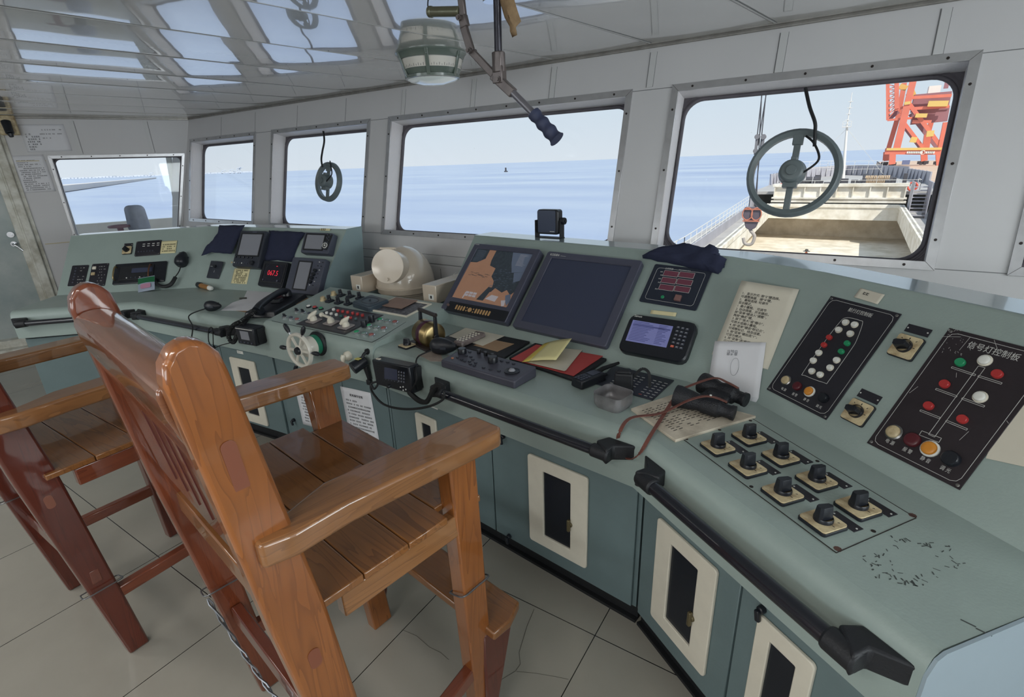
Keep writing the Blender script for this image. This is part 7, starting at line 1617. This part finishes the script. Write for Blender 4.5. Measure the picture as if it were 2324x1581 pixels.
    mb = MB(); mb.add(V, [tuple(range(m_)), tuple(range(2*m_-1, m_-1, -1))]+[(i, m_+i, m_+(i+1) % m_, (i+1) % m_) for i in range(m_)])
    o = mb.build('back_panel', WDU if dark else wood('back_panel_wood', 0, light=(124, 78, 50), dark=(70, 36, 24), rough=.2), t, bevel=.006, seg=3, ang=30)
    mb = MB()
    for uu_ in (-.10, -.03, .04, .11):
        za_, zb2 = zs+.12, ztop-.18
        for sg in (-1, 1): mb.beam((uu_, -d-lean*za_-.005+sg*.0155, za_), (uu_, -d-lean*zb2-.005+sg*.0185, zb2), .004, .003, up=(0, 1, 0))
    mb.build('back_groove', mat('groove_dark_red', (84, 34, 30), .6), o)
    # low stretchers and footrest; dark wood combines red varnish with painted-in shade
    g = .36; mb = MB(); mb.beam((-w, -d-lt*g/zt, g), (w, -d-lt*g/zt, g), .03, .052); mb.build('back_stretcher', WDU, t, bevel=.004)
    g = .39; mb = MB(); fv = d+flf*(1-g/za)+.02
    mb.prism([(-w-.03, fv), (w+.03, fv), (w+.035, fv+.06), (w+.012, fv+.125), (-w-.012, fv+.125), (-w-.035, fv+.06)], g-.028, g); mb.build('footrest', WU if not dark else WDU, t, bevel=.006, seg=3)
    for s in (-1, 1):
        mb = MB(); u_ = s*(w+spf*.7+.004); mb.prism([(fv-.01, g-.028), (fv+.11, g-.028), (fv+.10, g-.09), (fv+.03, g-.33), (fv-.01, g-.36)], -.024, .024, M=Matrix.Translation((u_, 0, 0)) @ Matrix(((0, 0, 1, 0), (1, 0, 0, 0), (0, 1, 0, 0), (0, 0, 0, 1)))); mb.build('footrest_bracket', WDK, t, bevel=.006)
    if wires:
        def loop(cen, hw, hd, z, tilt=0): return [cen+Vector((sx_*hw, sy_*hd, tilt*sx_)) for sx_, sy_ in ((-1, -1), (0, -1.08), (1, -1), (1.08, 0), (1, 1), (0, 1.08), (-1, 1), (-1.08, 0))]
        for s, z in ((1, .55), (-1, .50)):
            c_ = Vector((s*(w+spf*(1-z/za)), d+flf*(1-z/za), z)); mb = MB(); mb.tube(bez(loop(c_, .028, .043, z, .012)+[loop(c_, .028, .043, z, .012)[0]], 4), .0022, 6); mb.build('binding_wire', WIRE, t)
        for s, z in ((1, .30), (-1, .46)):
            c_ = Vector((s*(w+spb*.7), -d-lt*z/zt, z)); mb = MB(); mb.tube(bez(loop(c_, .030, .050, z, .01)+[loop(c_, .030, .050, z, .01)[0]], 4), .0022, 6)
            if s < 0 and not dark:
                p0 = c_+Vector((.03, -.05, 0)); p1 = Vector((w*.2, -d-.06, .28)); P = bez([p0, p0.lerp(p1, .35)+Vector((0, 0, -.03)), p0.lerp(p1, .7)+Vector((0, 0, -.035)), p1], 6)
                for ph in (0, PI):
                    Q = []
                    for i, p in enumerate(P): Q.append(p+Vector((.004*math.cos(i*1.5+ph), .004*math.sin(i*1.5+ph), .004*math.cos(i*1.5+ph))))
                    mb.tube(Q, .0028, 6)
            mb.build('binding_wire', WIRE, t)
    return t
chair('nearer varnished wooden armchair with a lit seat, large in the foreground', -.983, .641, -.158, .307, .157, 1.01, .828, 1.355, .144, -.041, .059, .035, .034, -.044)
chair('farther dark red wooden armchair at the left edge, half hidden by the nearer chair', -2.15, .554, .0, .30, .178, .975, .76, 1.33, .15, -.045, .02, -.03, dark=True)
